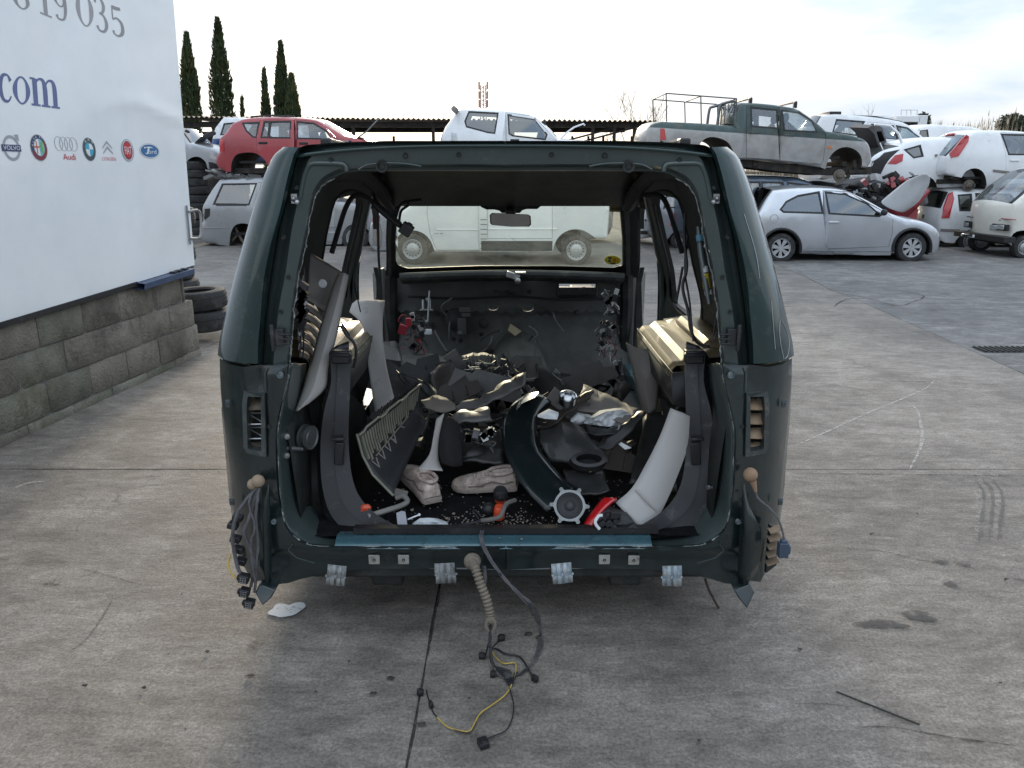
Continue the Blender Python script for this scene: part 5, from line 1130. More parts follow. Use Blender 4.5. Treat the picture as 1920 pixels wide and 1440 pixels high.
# --- silver estate (off-road style) under it
SILW = pnt('silver_estate_paint', (.33, .335, .345), .5, .33, damt=.2)
jeep = [(370.5, 421), (378, 417, 'pc'), (377, 392), (380, 382, 'gc'), (392, 358, 'g'), (405, 338, 'pc'), (430, 335), (500, 333), (560, 335), (588, 342, 'gc'), (612, 362, 'g'), (625, 376, 'pc'), (660, 380), (692, 386), (702, 400), (706, 420), (704, 450, 'pc'), (694, 453, 'dc'), (692, 436, 'd'), (681, 424, 'd'), (665, 420, 'd'), (650, 426, 'd'), (642, 440, 'd'), (640, 458, 'dc'), (560, 460), (486, 460, 'dc'), (482, 438, 'd'), (473, 425, 'd'), (458, 419, 'd'), (441, 422, 'd'), (432, 437, 'd'), (428, 462, 'dc'), (400, 458), (373, 452)]
th, nr, P2 = car('estate_car', 'silver off-road estate without rear wheel or lamp, crushed below the red off-roader', 'car', 17.85, 1.75, jeep, SILW,
    windows=[[(413, 346), (476, 345), (466, 383), (401, 382)], [(488, 345), (538, 345), (540, 383), (480, 383)], [(548, 345), (580, 348), (606, 368), (612, 384), (549, 383)]],
    doors=[[(481, 342), (543, 341), (545, 384), (544, 452), (492, 452), (484, 430), (476, 400)], [(544, 341), (582, 344), (618, 375), (626, 386), (628, 452), (546, 452)]], belt=385, glass=CG, handles=[(490, 398), (556, 398)],
    strips=[((378, 428), (426, 427), .03, SILW), ((484, 425), (628, 425), .05, SILW), ((484, 436), (628, 436), .03, pm('strip_light', (.45, .46, .47), .4)), ((484, 452), (628, 452), .05, SILW), ((405, 384), (462, 384), .05, BLACK)],
    lamps=[([(377.5, 389), (394, 391), (393, 405), (383, 413), (379, 404)], BLACK, .004)], wheels=[(665, 447, 26, 'steel')])  # black patch paints the shade in the empty lamp hole
mb = MB(); mb.tube([W(440, 425, 18.1), W(456, 455, 18.1)], .035, 8); mb.tube([W(432, 455, 18.1), W(445, 440, 18.1)], .03, 8); mb.tube([W(430, 459, 18.3), W(480, 462, 18.3)], .05, 8); obj('rear_suspension', mb, pm('susp_grey', (.16, .14, .12), .7, .3), th)
mb = MB(); rn = random.Random(5)
for i in range(26): mb.box(W(398 + i * 4.2 + rn.uniform(-3, 3), 328 + rn.uniform(-4, 3), 18.0 + rn.uniform(.1, 1.2)), (rn.uniform(.1, .4), rn.uniform(.1, .3), rn.uniform(.02, .08)), Matrix.Rotation(rn.uniform(-.4, .4), 3, 'Y') @ Matrix.Rotation(rn.uniform(-.4, .4), 3, 'X'))
obj('crushed_scrap', mb, [pm('crumpled_metal', (.20, .20, .20), .5, .5, .4, 3)], kind='stuff', label='crumpled roof metal and scrap squashed between the red and silver cars', cat='scrap metal')
# --- white three-door off-roader behind
paj = [(827, 263), (836, 238, 'gc'), (846, 225, 'g'), (857, 209, 'pc'), (864, 204), (895, 203.5), (942, 206), (985, 212), (1003, 219, 'gc'), (1030, 243, 'g'), (1046, 261, 'pc'), (1090, 264), (1130, 268), (1150, 278), (1154, 305), (1146, 320, 'pc'), (1136, 322, 'dc'), (1132, 304, 'd'), (1114, 292, 'd'), (1095, 296, 'd'), (1082, 310, 'd'), (1080, 325, 'dc'), (960, 326), (915, 324, 'dc'), (911, 305, 'd'), (895, 294, 'd'), (875, 294, 'd'), (860, 306, 'd'), (857, 324, 'dc'), (832, 320), (826, 295)]
th, nr, P2 = car('off_road_car', 'white three-door off-roader with bonnet up, seen above the middle of the stripped body roof', 'car', 18.6, 1.75, paj, WHT,
    windows=[[(879, 209), (933, 212), (927, 249), (916, 248), (875, 237), (872, 227)], [(953, 215), (1003, 223), (1025, 252), (1022, 261), (961, 254), (955, 250)]], doors=[[(948, 210), (1000, 217), (1034, 252), (1044, 264), (1046, 315), (950, 318)]], belt=254, tumble=.25, glass=CG, handles=[(965, 263, 1)],
    lamps=[([(846, 248), (856, 250), (858, 264), (846, 264)], LAMPC, .01)])
mb = MB(); 
rw = [[W(x, y, Y) for x, y in ((1050, 260), (1062, 247), (1076, 237), (1094, 230.5), (1098, 234))] for Y in (18.8, 19.5, 20.2)]; mb.loft(rw); obj('raised_bonnet', mb, WHT, th, solid=.04)
mb = MB(); mb.box(W(855, 208, 18.9), (.12, 1.2, .1), Matrix.Rotation(-.9, 3, 'Y')); mb.box(W(855, 208, 19.5), (.1, 1.4, .12), Matrix.Rotation(-.9, 3, 'Y')); obj('roof_spoiler', mb, GREYD, th, bev=.02)
car('saloon_car', 'grey saloon at the bottom of the pile below the white three-door off-roader', 'car', 18.6, 1.7, [(810, 400), (812, 365), (850, 345), (880, 330), (960, 327), (1040, 330), (1080, 350), (1130, 365), (1145, 390), (1144, 440), (1100, 450, 'pc'), (840, 450, 'pc')], SILW, windows=[[(880, 337), (950, 334), (950, 356), (865, 356)], [(960, 334), (1030, 337), (1055, 356), (960, 356)]], belt=358)
# --- long white panel van seen through the windscreen
van = [(743, 466), (742, 420), (750, 398), (768, 384), (790, 350, 'gc'), (822, 290, 'pc'), (840, 272), (900, 268), (1100, 268), (1136, 270), (1140, 285), (1140, 446), (1120, 449, 'dc')] + archpts(1080, 472, 42, 0, 35, 188, 7)[1:-1] + [(1037, 475, 'pc'), (900, 474), (814, 474, 'dc')] + archpts(772, 472, 40, 0, -8, 150, 7)[1:-1] + [(737, 455, 'pc')]
th, nr, P2 = car('panel_van', 'long white panel van seen side on through the stripped body windscreen', 'van', 14.27, 1.95, van, WHT2, windows=[[(812, 318), (842, 312), (846, 350), (800, 352)]],
    doors=[[(806, 300), (860, 290), (898, 288), (898, 470), (817, 470), (806, 440), (800, 400)], [(914, 285), (1036, 285), (1036, 448), (914, 448)]], belt=355, tumble=.06, taper=.12, wheels=[(773, 468, 29, 'steel'), (1081, 470, 29, 'steel')], seats=False,
    strips=[((818, 431), (896, 431), .02, WHT2), ((915, 430), (1045, 430), .02, WHT2), ((902, 462), (1036, 462), .19, pm('dark_sill_panel', (.06, .062, .06), .6))], glass=CGD)
mb = MB()
for k in range(7): mb.box(W(907, 412 + k * 9, 14.25), (.12, .01, .012))
obj('hinge_line', mb, TRIMB, th); mb = MB()
for k, x in enumerate((816, 820, 826, 829)): mb.box(W(x, 438, 14.245), (.028, .008, .016))
obj('badge', mb, INKG, th)
# --- white off-roader behind the pickup, second row
su = [(1536, 262), (1538, 236, 'gc'), (1549, 217, 'pc'), (1570, 213), (1638, 218), (1693, 227), (1708, 234, 'gc'), (1724, 248, 'g'), (1741, 266, 'pc'), (1775, 272), (1800, 284), (1806, 310), (1800, 330, 'pc'), (1540, 335, 'pc')]
th, nr, P2 = car('off_road_car', 'white off-road estate with roof rails behind the pickup nose, second row', 'car', 20.4, 1.8, su, WHT, windows=[[(1573, 224), (1624, 228), (1605, 253), (1564, 247)], [(1638, 233), (1678, 236), (1684, 262), (1622, 254)], [(1685, 236), (1704, 240), (1736, 265), (1700, 270), (1690, 262)]], doors=[[(1632, 228), (1681, 232), (1690, 270), (1688, 325), (1630, 325), (1615, 256)]], belt=262, tumble=.28)
mb = MB()
for dy in (.25, 1.4): mb.tube([W(1588, 217, 20.4 + dy), W(1640, 219, 20.4 + dy), W(1690, 229, 20.4 + dy)], .025, 6)
obj('roof_rail', mb, BLACK, th); mb = MB(); mb.box(W(1548, 216, 21.3), (.3, 1.3, .1)); obj('roof_spoiler', mb, BLACK, th, bev=.02)
# --- white hatchback with its tailgate up
hb = [(1624, 345), (1623, 328), (1632, 312, 'bc'), (1638, 296, 'b'), (1660, 282, 'b'), (1692, 274, 'pc'), (1705, 266), (1740, 260), (1800, 258), (1840, 266), (1880, 290), (1890, 320), (1885, 350, 'pc'), (1760, 352, 'dc'), (1750, 336, 'd'), (1730, 328, 'd'), (1706, 332, 'd'), (1690, 344, 'd'), (1684, 356, 'dc'), (1650, 356)]
th, nr, P2 = car('hatchback_car', 'white hatchback with tailgate thrown open, wedged between the pickup nose and white van', 'car', 18.0, 1.65, hb, WHT,
    windows=[[(1700, 281), (1729, 273), (1731, 292), (1714, 295)]], belt=298, lamps=[([(1664, 307), (1679, 291), (1695, 288), (1692, 302), (1680, 308)], RED, .012), ([(1634, 325), (1637, 303), (1660, 286), (1690, 280), (1676, 291), (1660, 309), (1652, 326)], BLACK, .004), ([(1660, 343), (1674, 342), (1672, 346), (1660, 346)], RED, .01)])  # large black patch paints the dark inside of the open boot
mb = MB(); o_ = [(1627, 240), (1640, 234), (1655, 233), (1671, 238), (1682, 255), (1694, 275), (1676, 283), (1660, 272), (1645, 250)]; i_ = [(1652, 246), (1668, 244), (1682, 262), (1664, 266)]
f1 = lambda x, z: Vector((x, 18.3 + .9 * max(0, x - W(1660, 0, 18.3).x), z)); q = lambda L_: [(W(a, b_, 18.3).x, W(a, b_, 18.3).z) for a, b_ in L_]
plate(mb, q(o_), [q(i_)], f1, lambda x, z: f1(x, z) + Vector((-.05, .9, .06))); obj('open_tailgate', mb, [pm('tailgate_lining', (.05, .05, .052), .6)], th, ang=30)
mb = MB(); mb.tube([W(1694, 274, 18.25), W(1684, 250, 18.25), W(1668, 236, 18.25), W(1640, 233, 18.25)], .03, 6); mb.tube([W(1650, 268, 18.2), W(1664, 300, 18.1)], .012, 5); obj('tailgate_edge', mb, WHT, th)
mb = MB(); a, b_ = W(1628, 344, 18.0), W(1652, 352, 17.95); mb.box((a + b_) / 2, (.26, .02, .09)); pl = obj('number_plate', mb, WHT, th, bev=.004)
mb = MB()
for k in range(4): mb.box((a + b_) / 2 + Vector((-.08 + k * .05, -.013, 0)), (.03, .004, .05))
obj('plate_character', mb, BLACK, pl, kind=None)
# --- plain white car van on top, right edge
fv = [(1779, 326), (1778, 312), (1783, 293, 'gc'), (1800, 275, 'g'), (1822, 254, 'pc'), (1836, 246.5), (1870, 245), (1930, 247), (1975, 256, 'gc'), (2010, 285, 'pc'), (2050, 300), (2062, 330), (2055, 350, 'pc'), (1852, 352, 'dc'), (1849, 333, 'd'), (1841, 320, 'd'), (1827, 315.5, 'd'), (1812, 321, 'd'), (1804, 333, 'dc'), (1790, 330)]
th, nr, P2 = car('car_derived_van', 'plain white panelled three-door with tall red tail lamps, stacked at the right edge', 'van', 17.6, 1.6, fv, WHT,
    windows=[[(1885, 252), (1930, 253), (1965, 262), (1985, 290), (1892, 289)]], doors=[[(1882, 248), (1935, 250), (1990, 286), (1995, 345), (1888, 345), (1886, 290)]], belt=290, glass=CG, tumble=.25, handles=[(1902, 301)], seats=(.55,),
    lamps=[([(1806, 262), (1817, 252), (1822, 256), (1818, 266), (1798, 293), (1786, 296), (1785, 288)], RED, .02)], strips=[((1862, 320), (1920, 327), .06, GREYD)], wheels=[(1822, 348, 13, 'hub')])
def HX(px, py, X): d = ray(px, py); t = X / d.x; return Vector((X, d.y * t, H + d.z * t))
xr = W(1778, 313, 17.6).x
mb = MB(); a = HX(1728, 290, xr); b_ = HX(1764, 294, xr); mb.box((a + b_) / 2 + Vector((-.09, 0, 0)), (.03, (b_ - a).y * 1 if abs((b_ - a).y) > .3 else .6, .05)); obj('tailgate_handle', mb, GREYD, th)
mb = MB(); mb.box(W(1751, 299, 18.5) + Vector((0, 0, 0)), (.02, .5, .11)); obj('number_plate_recess', mb, pm('recess_grey', (.45, .46, .47), .5), th)
mb = MB(); mb.tube([W(1752, 276, 18.4), W(1775, 278, 18.0)], .012, 5); obj('rear_wiper', mb, BLACK, th)
mb = MB(); mb.box(W(1782, 252, 18.4), (.1, .35, .04)); obj('high_brake_lamp', mb, RED, th, bev=.01)
mb = MB(); mb.box(W(1765, 330, 18.3), (.2, 1.2, .12)); mb.box(W(1800, 340, 18.3), (1.4, .8, .1)); mb.tube([W(1822, 348, 17.7), W(1822, 348, 19)], .05, 8); obj('rear_axle', mb, UNDER, th, bev=.01)
# --- lower white estate
lw = [(1769, 452), (1764, 424), (1766, 410, 'pc'), (1773, 392, 'gc'), (1790, 361, 'pc'), (1800, 357), (1860, 356), (1940, 360), (1990, 390), (2040, 400), (2050, 440), (2040, 460, 'pc'), (1870, 460, 'dc'), (1862, 440, 'd'), (1840, 428, 'd'), (1815, 432, 'd'), (1798, 446, 'd'), (1790, 456, 'dc')]
th, nr, P2 = car('estate_car', 'white estate with upright red tail lamps under the plain white van', 'car', 17.6, 1.6, lw, WHT,
    windows=[[(1803, 367), (1826, 365), (1823, 394), (1801, 394)], [(1836, 364), (1900, 365), (1920, 394), (1834, 394)]], belt=396, glass=CGD, lamps=[([(1786, 364), (1794, 360), (1793, 373), (1781, 409), (1769, 410), (1773, 393)], RED, .02)], strips=[((1767, 432), (1800, 433), .07, GREYD)], wheels=[(1822, 452, 22, 'steel')])
mb = MB(); p = HX(1731, 406, W(1764, 424, 17.6).x - .08); mb.lathe([(0, .01), (.05, .01), (.055, -.005)], p, (-1, 0, 0), 14); obj('tailgate_lock', mb, BLACK, th)
# --- white bonnet and red front leaning behind the silver hatchback
mb = MB(); P = [[(1648, 378), (1672, 358), (1700, 336), (1733, 323)], [(1660, 388), (1688, 366), (1716, 345), (1745, 326)], [(1682, 397), (1706, 382), (1726, 362), (1742, 342)], [(1694, 398), (1712, 386), (1728, 370), (1737, 352)]]
mb.loft([spl([W(x, y, 16.0 + .25 * i) for x, y in r_], 3) for i, r_ in enumerate(P)]); obj('loose_bonnet', mb, WHT, label='loose white bonnet propped upright behind the silver hatchback nose', cat='bonnet', solid=.03, sub=1)
mb = MB(); mb.loft([[W(x, y, 16.9) for x, y in r_] for r_ in ([(1680, 400), (1710, 378), (1736, 352)], [(1694, 414), (1722, 388), (1745, 358)])]); mb.box(W(1690, 405, 17.2), (.5, .4, .3)); obj('red_front_panel', mb, REDP, label='dark red wing panel sticking out beneath the loose white bonnet', cat='car panel', solid=.04)
# --- cream van, right edge, facing left
CREAM = pnt('cream_white_paint', (.78, .76, .68), 0, .4, damt=.1)
cv = [(1902, 458), (1903, 432), (1905, 405), (1910, 384, 'gc'), (1945, 352, 'g'), (1985, 324, 'pc'), (2010, 316), (2200, 314), (2260, 316), (2266, 460), (2100, 462, 'pc'), (1960, 462, 'dc')] + archpts(1925, 462, 30, 0, 10, 170, 5)[1:-1] + [(1904, 462, 'dc')]
th, nr, P2 = car('cargo_van', 'old cream van with black bumper and square headlamps at the right edge', 'van', 15.4, 1.7, cv, CREAM, windows=[[(1950, 368), (1990, 338), (2040, 336), (2042, 380), (1948, 382)]], belt=384, tumble=.12, wheels=[(1925, 464, 22, 'steel')], seats=False, glass=CGH, crown=.06)
X0 = W(1903, 432, 15.4).x - .05
def fb(name, a, b_, mat, dx=.04, par=None, off=0.0):
    A, B = HX(a[0], a[1], X0), HX(b_[0], b_[1], X0); lo = Vector((0, min(A.y, B.y), min(A.z, B.z))); hi = Vector((0, max(A.y, B.y), max(A.z, B.z)))
    mb = MB(); mb.box((X0 - off - dx / 2, (lo.y + hi.y) / 2, (lo.z + hi.z) / 2), (dx, hi.y - lo.y, hi.z - lo.z)); return obj(name, mb, mat, par or th, bev=.008)
fb('bumper', (1808, 432), (1903, 456), BLACK, .22); h1 = fb('headlamp', (1860, 418), (1892, 433), BLACK, .07); h2 = fb('headlamp', (1814, 414), (1824, 427), BLACK, .07)
fb('reflector', (1864, 421), (1875, 431), LAMPC, .02, h1, .07); fb('reflector', (1877, 421), (1889, 431), LAMPC, .02, h1, .07); fb('reflector', (1816, 417), (1822, 425), LAMPC, .02, h2, .07)
fb('grille_strip', (1816, 407), (1880, 412), BLACK, .05); fb('red_strip', (1881, 409), (1906, 413), pm('strip_red', (.28, .03, .04), .5), .05)
npl = fb('number_plate', (1823, 437), (1847, 446), WHT, .02, None, .22)
for k in range(6): fb('plate_character', (1826 + k * 3.3, 439), (1828 + k * 3.3, 444), BLACK, .006, npl, .24)
for a, b_ in (((1842, 379), (1862, 373)), ((1866, 379), (1885, 374))): mb = MB(); mb.tube([HX(a[0], a[1], X0 + .05), HX(b_[0], b_[1], X0 + .12)], .02, 5); obj('wiper', mb, BLACK, th)
# --- pieces seen through the side openings
th, nr, P2 = car('people_carrier', 'grey people carrier seen through the right side opening of the stripped body', 'car', 17.4, 1.7, [(1228, 448), (1230, 410), (1236, 388, 'gc'), (1243, 366, 'pc'), (1256, 358), (1300, 356), (1390, 358), (1430, 380), (1470, 395), (1476, 440), (1440, 455, 'pc'), (1300, 456, 'dc')] + archpts(1278, 452, 22, 0, 0, 180, 5)[1:-1] + [(1250, 452, 'dc')], pnt('grey_blue_paint', (.30, .32, .35), .4),
    windows=[[(1252, 368), (1278, 366), (1278, 388), (1246, 390)], [(1286, 366), (1340, 367), (1340, 390), (1286, 390)]], belt=392, glass=CGD, lamps=[([(1258, 400), (1264, 400), (1263, 424), (1257, 424)], RED, .01)], wheels=[(1278, 450, 19, 'steel')])
th, nr, P2 = car('small_van', 'white van nose with number plate, seen between the right pillars of the stripped body', 'van', 18.2, 1.7, [(1196, 445), (1196, 400), (1200, 376), (1204, 350), (1212, 340), (1226, 345), (1230, 380), (1229, 445, 'pc')], WHT, belt=390, seats=False, floor=False)
mb = MB(); mb.box(W(1211, 413, 18.15), (.26, .02, .09)); pl = obj('number_plate', mb, WHT, th)
mb = MB(); mb.box(W(1211, 436, 18.1), (.3, .08, .08)); obj('bumper', mb, BLACK, th, bev=.01)
for k in range(4): mb = MB(); mb.box(W(1206.5 + k * 3.2, 413, 18.13), (.025, .006, .055)); obj('plate_character', mb, BLACK, pl)
th, nr, P2 = car('saloon_car', 'grey saloon tail with red lamp, seen through the left side opening of the stripped body', 'car', 16.6, 1.7, [(693, 466), (691, 425), (697, 412), (703, 395), (720, 380), (735, 360), (760, 348), (850, 346), (885, 352), (920, 380), (980, 395), (990, 440), (975, 466, 'pc'), (790, 470, 'dc')] + archpts(757, 464, 26, 0, 0, 180, 5)[1:-1] + [(726, 470, 'dc')], SILV,
    windows=[[(748, 358), (790, 354), (790, 378), (738, 380)]], belt=380, lamps=[([(697, 409), (712, 404), (711, 416), (697, 418)], RED, .012), ([(692, 422), (712, 418), (716, 440), (713, 466), (694, 464)], GREYD, .008)])
# --- car with raised bonnet at the far left
th, nr, P2 = car('saloon_car', 'pale grey car with its bonnet up, in front of the dark shed at far left', 'car', 19.6, 1.7, [(240, 300), (250, 262), (290, 240), (330, 242, 'gc'), (352, 268, 'pc'), (375, 272), (398, 279), (408, 289), (409, 305), (402, 318, 'pc'), (388, 319, 'dc'), (385, 304, 'd'), (372, 294, 'd'), (356, 297, 'd'), (347, 308, 'd'), (344, 322, 'dc'), (250, 322)], pnt('pale_grey_paint', (.36, .38, .40), .3),
    windows=[[(272, 252), (322, 250), (338, 268), (270, 268)]], belt=270, lamps=[([(392, 290), (407, 291), (407, 299), (392, 299)], LAMPC, .01), ([(390, 304), (408, 304), (406, 316), (392, 316)], BLACK, .01)])
mb = MB(); mb.loft([[W(x, y, 19.7) for x, y in ((357, 275), (371, 260), (388, 247), (402, 244))], [W(x, y, 20.3) for x, y in ((357, 275), (371, 260), (388, 247), (404, 245))], [W(x, y, 21.0) for x, y in ((362, 278), (378, 266), (394, 255), (408, 252))]]); obj('raised_bonnet', mb, pm('bonnet_lining', (.08, .08, .075), .6), th, solid=.03, sub=1)
mb = MB(); mb.tube([W(347, 268, 19.7), W(357, 278, 19.7), W(345, 262, 19.9)], .02, 5); obj('prop_stay', mb, STEEL, th)
car('parked_van', 'white and blue van parked under the dark shed behind the red off-roader', 'van', 22.0, 1.8, [(398, 300), (400, 240, 'gc'), (414, 220, 'pc'), (440, 220), (480, 224), (520, 226), (560, 230), (560, 300, 'pc')], twotone('white_over_blue', (.66, .68, .7), (.035, .08, .22), W(400, 260, 22).z), windows=[[(418, 232), (440, 230), (440, 252), (414, 252)]], belt=255, seats=False)
# --- far vehicles above the right hand stack
th, nr, P2 = car('panel_van', 'plain white panel van roof showing beyond the stacked cars at right', 'van', 22.5, 1.9, [(1716, 330), (1718, 262), (1728, 240), (1745, 234), (1790, 235), (1838, 241), (1850, 262), (1850, 330)], WHT, windows=[[(1728, 244), (1740, 244), (1742, 262), (1726, 262)]], belt=300, tumble=.05, seats=False)
th = thing('cage_truck', 'far white truck with an open cage body against the sky', 'truck', W(1705, 318, 30))
def fbx(name, a, b_, Y, d, mat): A, B = W(a[0], a[1], Y), W(b_[0], b_[1], Y); mb = MB(); mb.box(((A.x + B.x) / 2, Y + d / 2, (A.z + B.z) / 2), (abs(B.x - A.x), d, abs(B.z - A.z))); return obj(name, mb, mat, th, bev=.02)
fbx('cargo_box', (1682, 217), (1725, 229), 30, 2, WHT); fbx('chassis', (1684, 231), (1724, 300), 30.1, 1.8, UNDER); fbx('cab', (1724, 216), (1729, 300), 30, 2, WHT); fbx('cab_roof', (1644, 216), (1668, 300), 31, 2, WHT)
mb = MB()
for Y in (30.1, 31.8):
    for x in (1690, 1700, 1708, 1720): mb.tube([W(x, 217, Y), W(x, 206, Y)], .02, 5)
    mb.tube([W(1690, 206, Y), W(1720, 206, Y)], .02, 5)
obj('cage', mb, WHT, th)
# ------------------------------------------------------------------ shed, trees, reeds, mast
SHEET = pm('corrugated_dark', (.055, .05, .042), .7, .2, .35, 2, .2, dirt=(.11, .09, .07), damt=.4, ds=1.5)
shed = thing('open_shed', 'long low open shed with a dark corrugated roof behind the stacked cars', 'shed', (W(780, 318, 26).x, 28, 0))
y0_, y1_ = 24.0, 33.0; xa, xb = W(328, 220, y0_).x, W(1212, 228, y0_).x; za, zb_ = W(328, 219, y0_).z, W(1212, 227, y0_).z
k = 0; x = xa; first = None
while x < xb:
    z = za + (zb_ - za) * (x - xa) / (xb - xa); rw = []
    for j, Y in enumerate((y0_, y0_ + .02, 28, y1_)): rw.append([Vector((x + .9 * i / 36, Y, z + .03 * math.sin(i / 36 * 2 * math.pi * 6) + (Y - y0_) * .015)) for i in range(37)])
    mb = MB(); mb.loft(rw); obj('roof_sheet', mb, SHEET, shed, solid=.006, ang=80, fix=False); x += .895
mb = MB(); mb.box(((xa + xb) / 2, y0_ + .3, (za + zb_) / 2 - .14), (xb - xa, .08, .16)); obj('eave_beam', mb, UNDER, shed)
mb = MB(); mb.box(((xa + xb) / 2, 28.5, (za + zb_) / 2 - .1), (xb - xa, .08, .16)); obj('purlin', mb, UNDER, shed)
for x in [xa + .4 + i * 2.4 for i in range(7)] + [xb - .3, xb - .9]:
    for Y in (y0_ + .3, 32.5):
        mb = MB(); mb.box((x, Y, 1.5), (.09, .09, 3.0)); obj('post', mb, UNDER, shed)
for p, q_ in ((xb - 2.3, xb - .35),):
    mb = MB(); mb.tube([(p, y0_ + .3, 2.55), (q_, y0_ + .3, 3.05)], .03, 6); mb.tube([(p, y0_ + .3, 2.4), (q_, y0_ + .3, 2.9)], .03, 6); obj('brace', mb, UNDER, shed)
mb = MB(); mb.box((W(375, 270, 25).x, 25.5, 1.4), (2.4, .1, 2.9)); obj('dark_boarding', mb, UNDER, shed)
# cypresses: trunk and a crown of leaf tufts
LEAFC = pm('cypress_leaf', (.055, .075, .036), .9, 0, .45, 1.2, 0, spec=.1, rnd=.1)
LEAFL = pm('cypress_leaf_light', (.075, .085, .038), .9, 0, .4, 1.2, 0, spec=.1, rnd=.1)
BARK = pm('bark', (.08, .065, .05), .9, 0, .3, 6, .5)
def cypress(px, ytop, wpx, label, Y=58, nl=9000, seed=1, lean=0):
    rn = random.Random(seed); b = G(px, 318.0 + 42); base = Vector((W(px, 220, Y).x, Y, 0)); top = W(px + lean, ytop, Y); hgt = top.z; rad = wpx / 2 * Y / F
    t = thing('cypress_tree', label, 'tree', base, 'tall cypresses behind the shed')
    mb = MB(); mb.tube([base, base.lerp(Vector((top.x, Y, top.z)), .5), Vector((top.x, Y, top.z * .97))], [.16, .09, .02], 7); obj('trunk', mb, BARK, t)
    mb = MB(); mats = [LEAFC, LEAFL]
    for i in range(nl):
        f = rn.random() ** 1.15; z = .5 + (hgt - .5) * f
        prof = min(1, (1 - f) * 2.3 + .02) ** .75 * min(1, f * 7 + .55)
        a = rn.uniform(0, 2 * math.pi); lump = 1 + .25 * mnoise.noise(Vector((math.cos(a) * 1.5, math.sin(a) * 1.5, z * 1.1 + seed * 3)))
        r = rad * prof * lump * rn.uniform(.4, 1.15); cx = base.x + (top.x - base.x) * f
        c = Vector((cx + r * math.cos(a), Y + r * math.sin(a), z)); s = rn.uniform(.06, .2); d = Vector((math.cos(a) * .35, math.sin(a) * .35, 1)) + Vector((rn.uniform(-.3, .3), rn.uniform(-.3, .3), 0)); d.normalize(); u = d.orthogonal().normalized(); u = Matrix.Rotation(rn.uniform(0, 6), 3, d) @ u
        mb.add([c - u * s * .45, c + u * s * .45, c + d * s * 2.0 + u * s * .1], [(0, 1, 2)], 0 if mnoise.noise(c * 1.3) < .1 else 1)
    obj('crown', mb, mats, t, fix=False)
cypress(350, 66, 31, 'tall dark cypress standing just right of the white box', seed=1)
cypress(412, 38, 34, 'tallest dark cypress, second from the white box', seed=2, lean=-4)
cypress(495, 132, 15, 'slim short cypress between the tallest one and the paired ones', seed=3, nl=3600)
cypress(524, 82, 26, 'taller cypress of the close pair above the red off-roader', seed=4, lean=2)
cypress(546, 143, 28, 'shorter rounded cypress leaning on the taller one of the pair', seed=5, Y=57, nl=9000)
cypress(453, 183, 7, 'tiny cypress sapling tip above the shed roof', seed=6, nl=900)
# bare trees and scrub
def bare(px, py, Y, label, seed, h=2.6, z0=0.0):
    rn = random.Random(seed); base = W(px, py, Y); base.z = z0; mb = MB()
    def br(p, d, l, r, k):
        q = p + d * l; mb.tube([p, p.lerp(q, .5) + Vector((rn.uniform(-.05, .05), 0, rn.uniform(-.05, .05))), q], [r, r * .8, r * .55], 4, caps=False)
        if k:
            for _ in range(3 if k > 1 else 4): br(p.lerp(q, rn.uniform(.45, 1)), (d + Vector((rn.uniform(-.7, .7), rn.uniform(-.5, .5), rn.uniform(-.1, .5)))).normalized(), l * rn.uniform(.5, .8), r * .55, k - 1)
    br(base, Vector((0, 0, 1)), h * .45, .05, 4); obj('bare_tree', mb, pm('grey_twig', (.17, .15, .125), .9), label=label, cat='tree', fix=False)
bare(1180, 240, 44, 'leafless thin tree above the right end of the shed', 3, 6.5)
bare(1204, 245, 42, 'leafless thin tree beside the pickup cage', 8, 6.0)
bare(1132, 235, 50, 'small leafless tree top behind the shed roof', 5, 5.2)
bare(1660, 230, 48, 'small leafless tree between the far white truck and off-road estate', 15, 5.2)
TAN = pm('dry_reed', (.46, .37, .26), .9, 0, .4, .8, 0); BUSH = pm('scrub_leaf', (.05, .06, .035), .9, 0, .4, 1, 0)
mb = MB(); rn = random.Random(9)
for i in range(16000):
    x = rn.uniform(2.5, 34); y = rn.uniform(37, 44); h_ = rn.uniform(1.2, 2.3) * rn.uniform(.8, 1.12) * (1.12 + .25 * mnoise.noise(Vector((x * .5, 0, 0)))); l = rn.uniform(-.25, .25)
    if x < 16: h_ *= .6
    wd_ = rn.uniform(.025, .06); p = Vector((x, y, 1.35 if x > 14 else .4)); q = p + Vector((l, 0, h_)); mb.add([p, p + Vector((wd_, 0, 0)), q], [(0, 1, 2)])
    if rn.random() < .2: mb.add([q + Vector((0, 0, .05)), q + Vector((.035, 0, -.22)), q + Vector((-.02, 0, -.3))], [(0, 1, 2)])
obj('dry_reeds', mb, TAN, kind='stuff', label='belt of dry tan reeds behind the stacked cars', cat='reeds', fix=False)
mb = MB(); mb.box((25, 46, .8), (40, 16, 1.6)); b_ = obj('bank', mb, pm('earth_bank', (.12, .10, .075), .9, 0, .3, 1, .5), kind='structure')
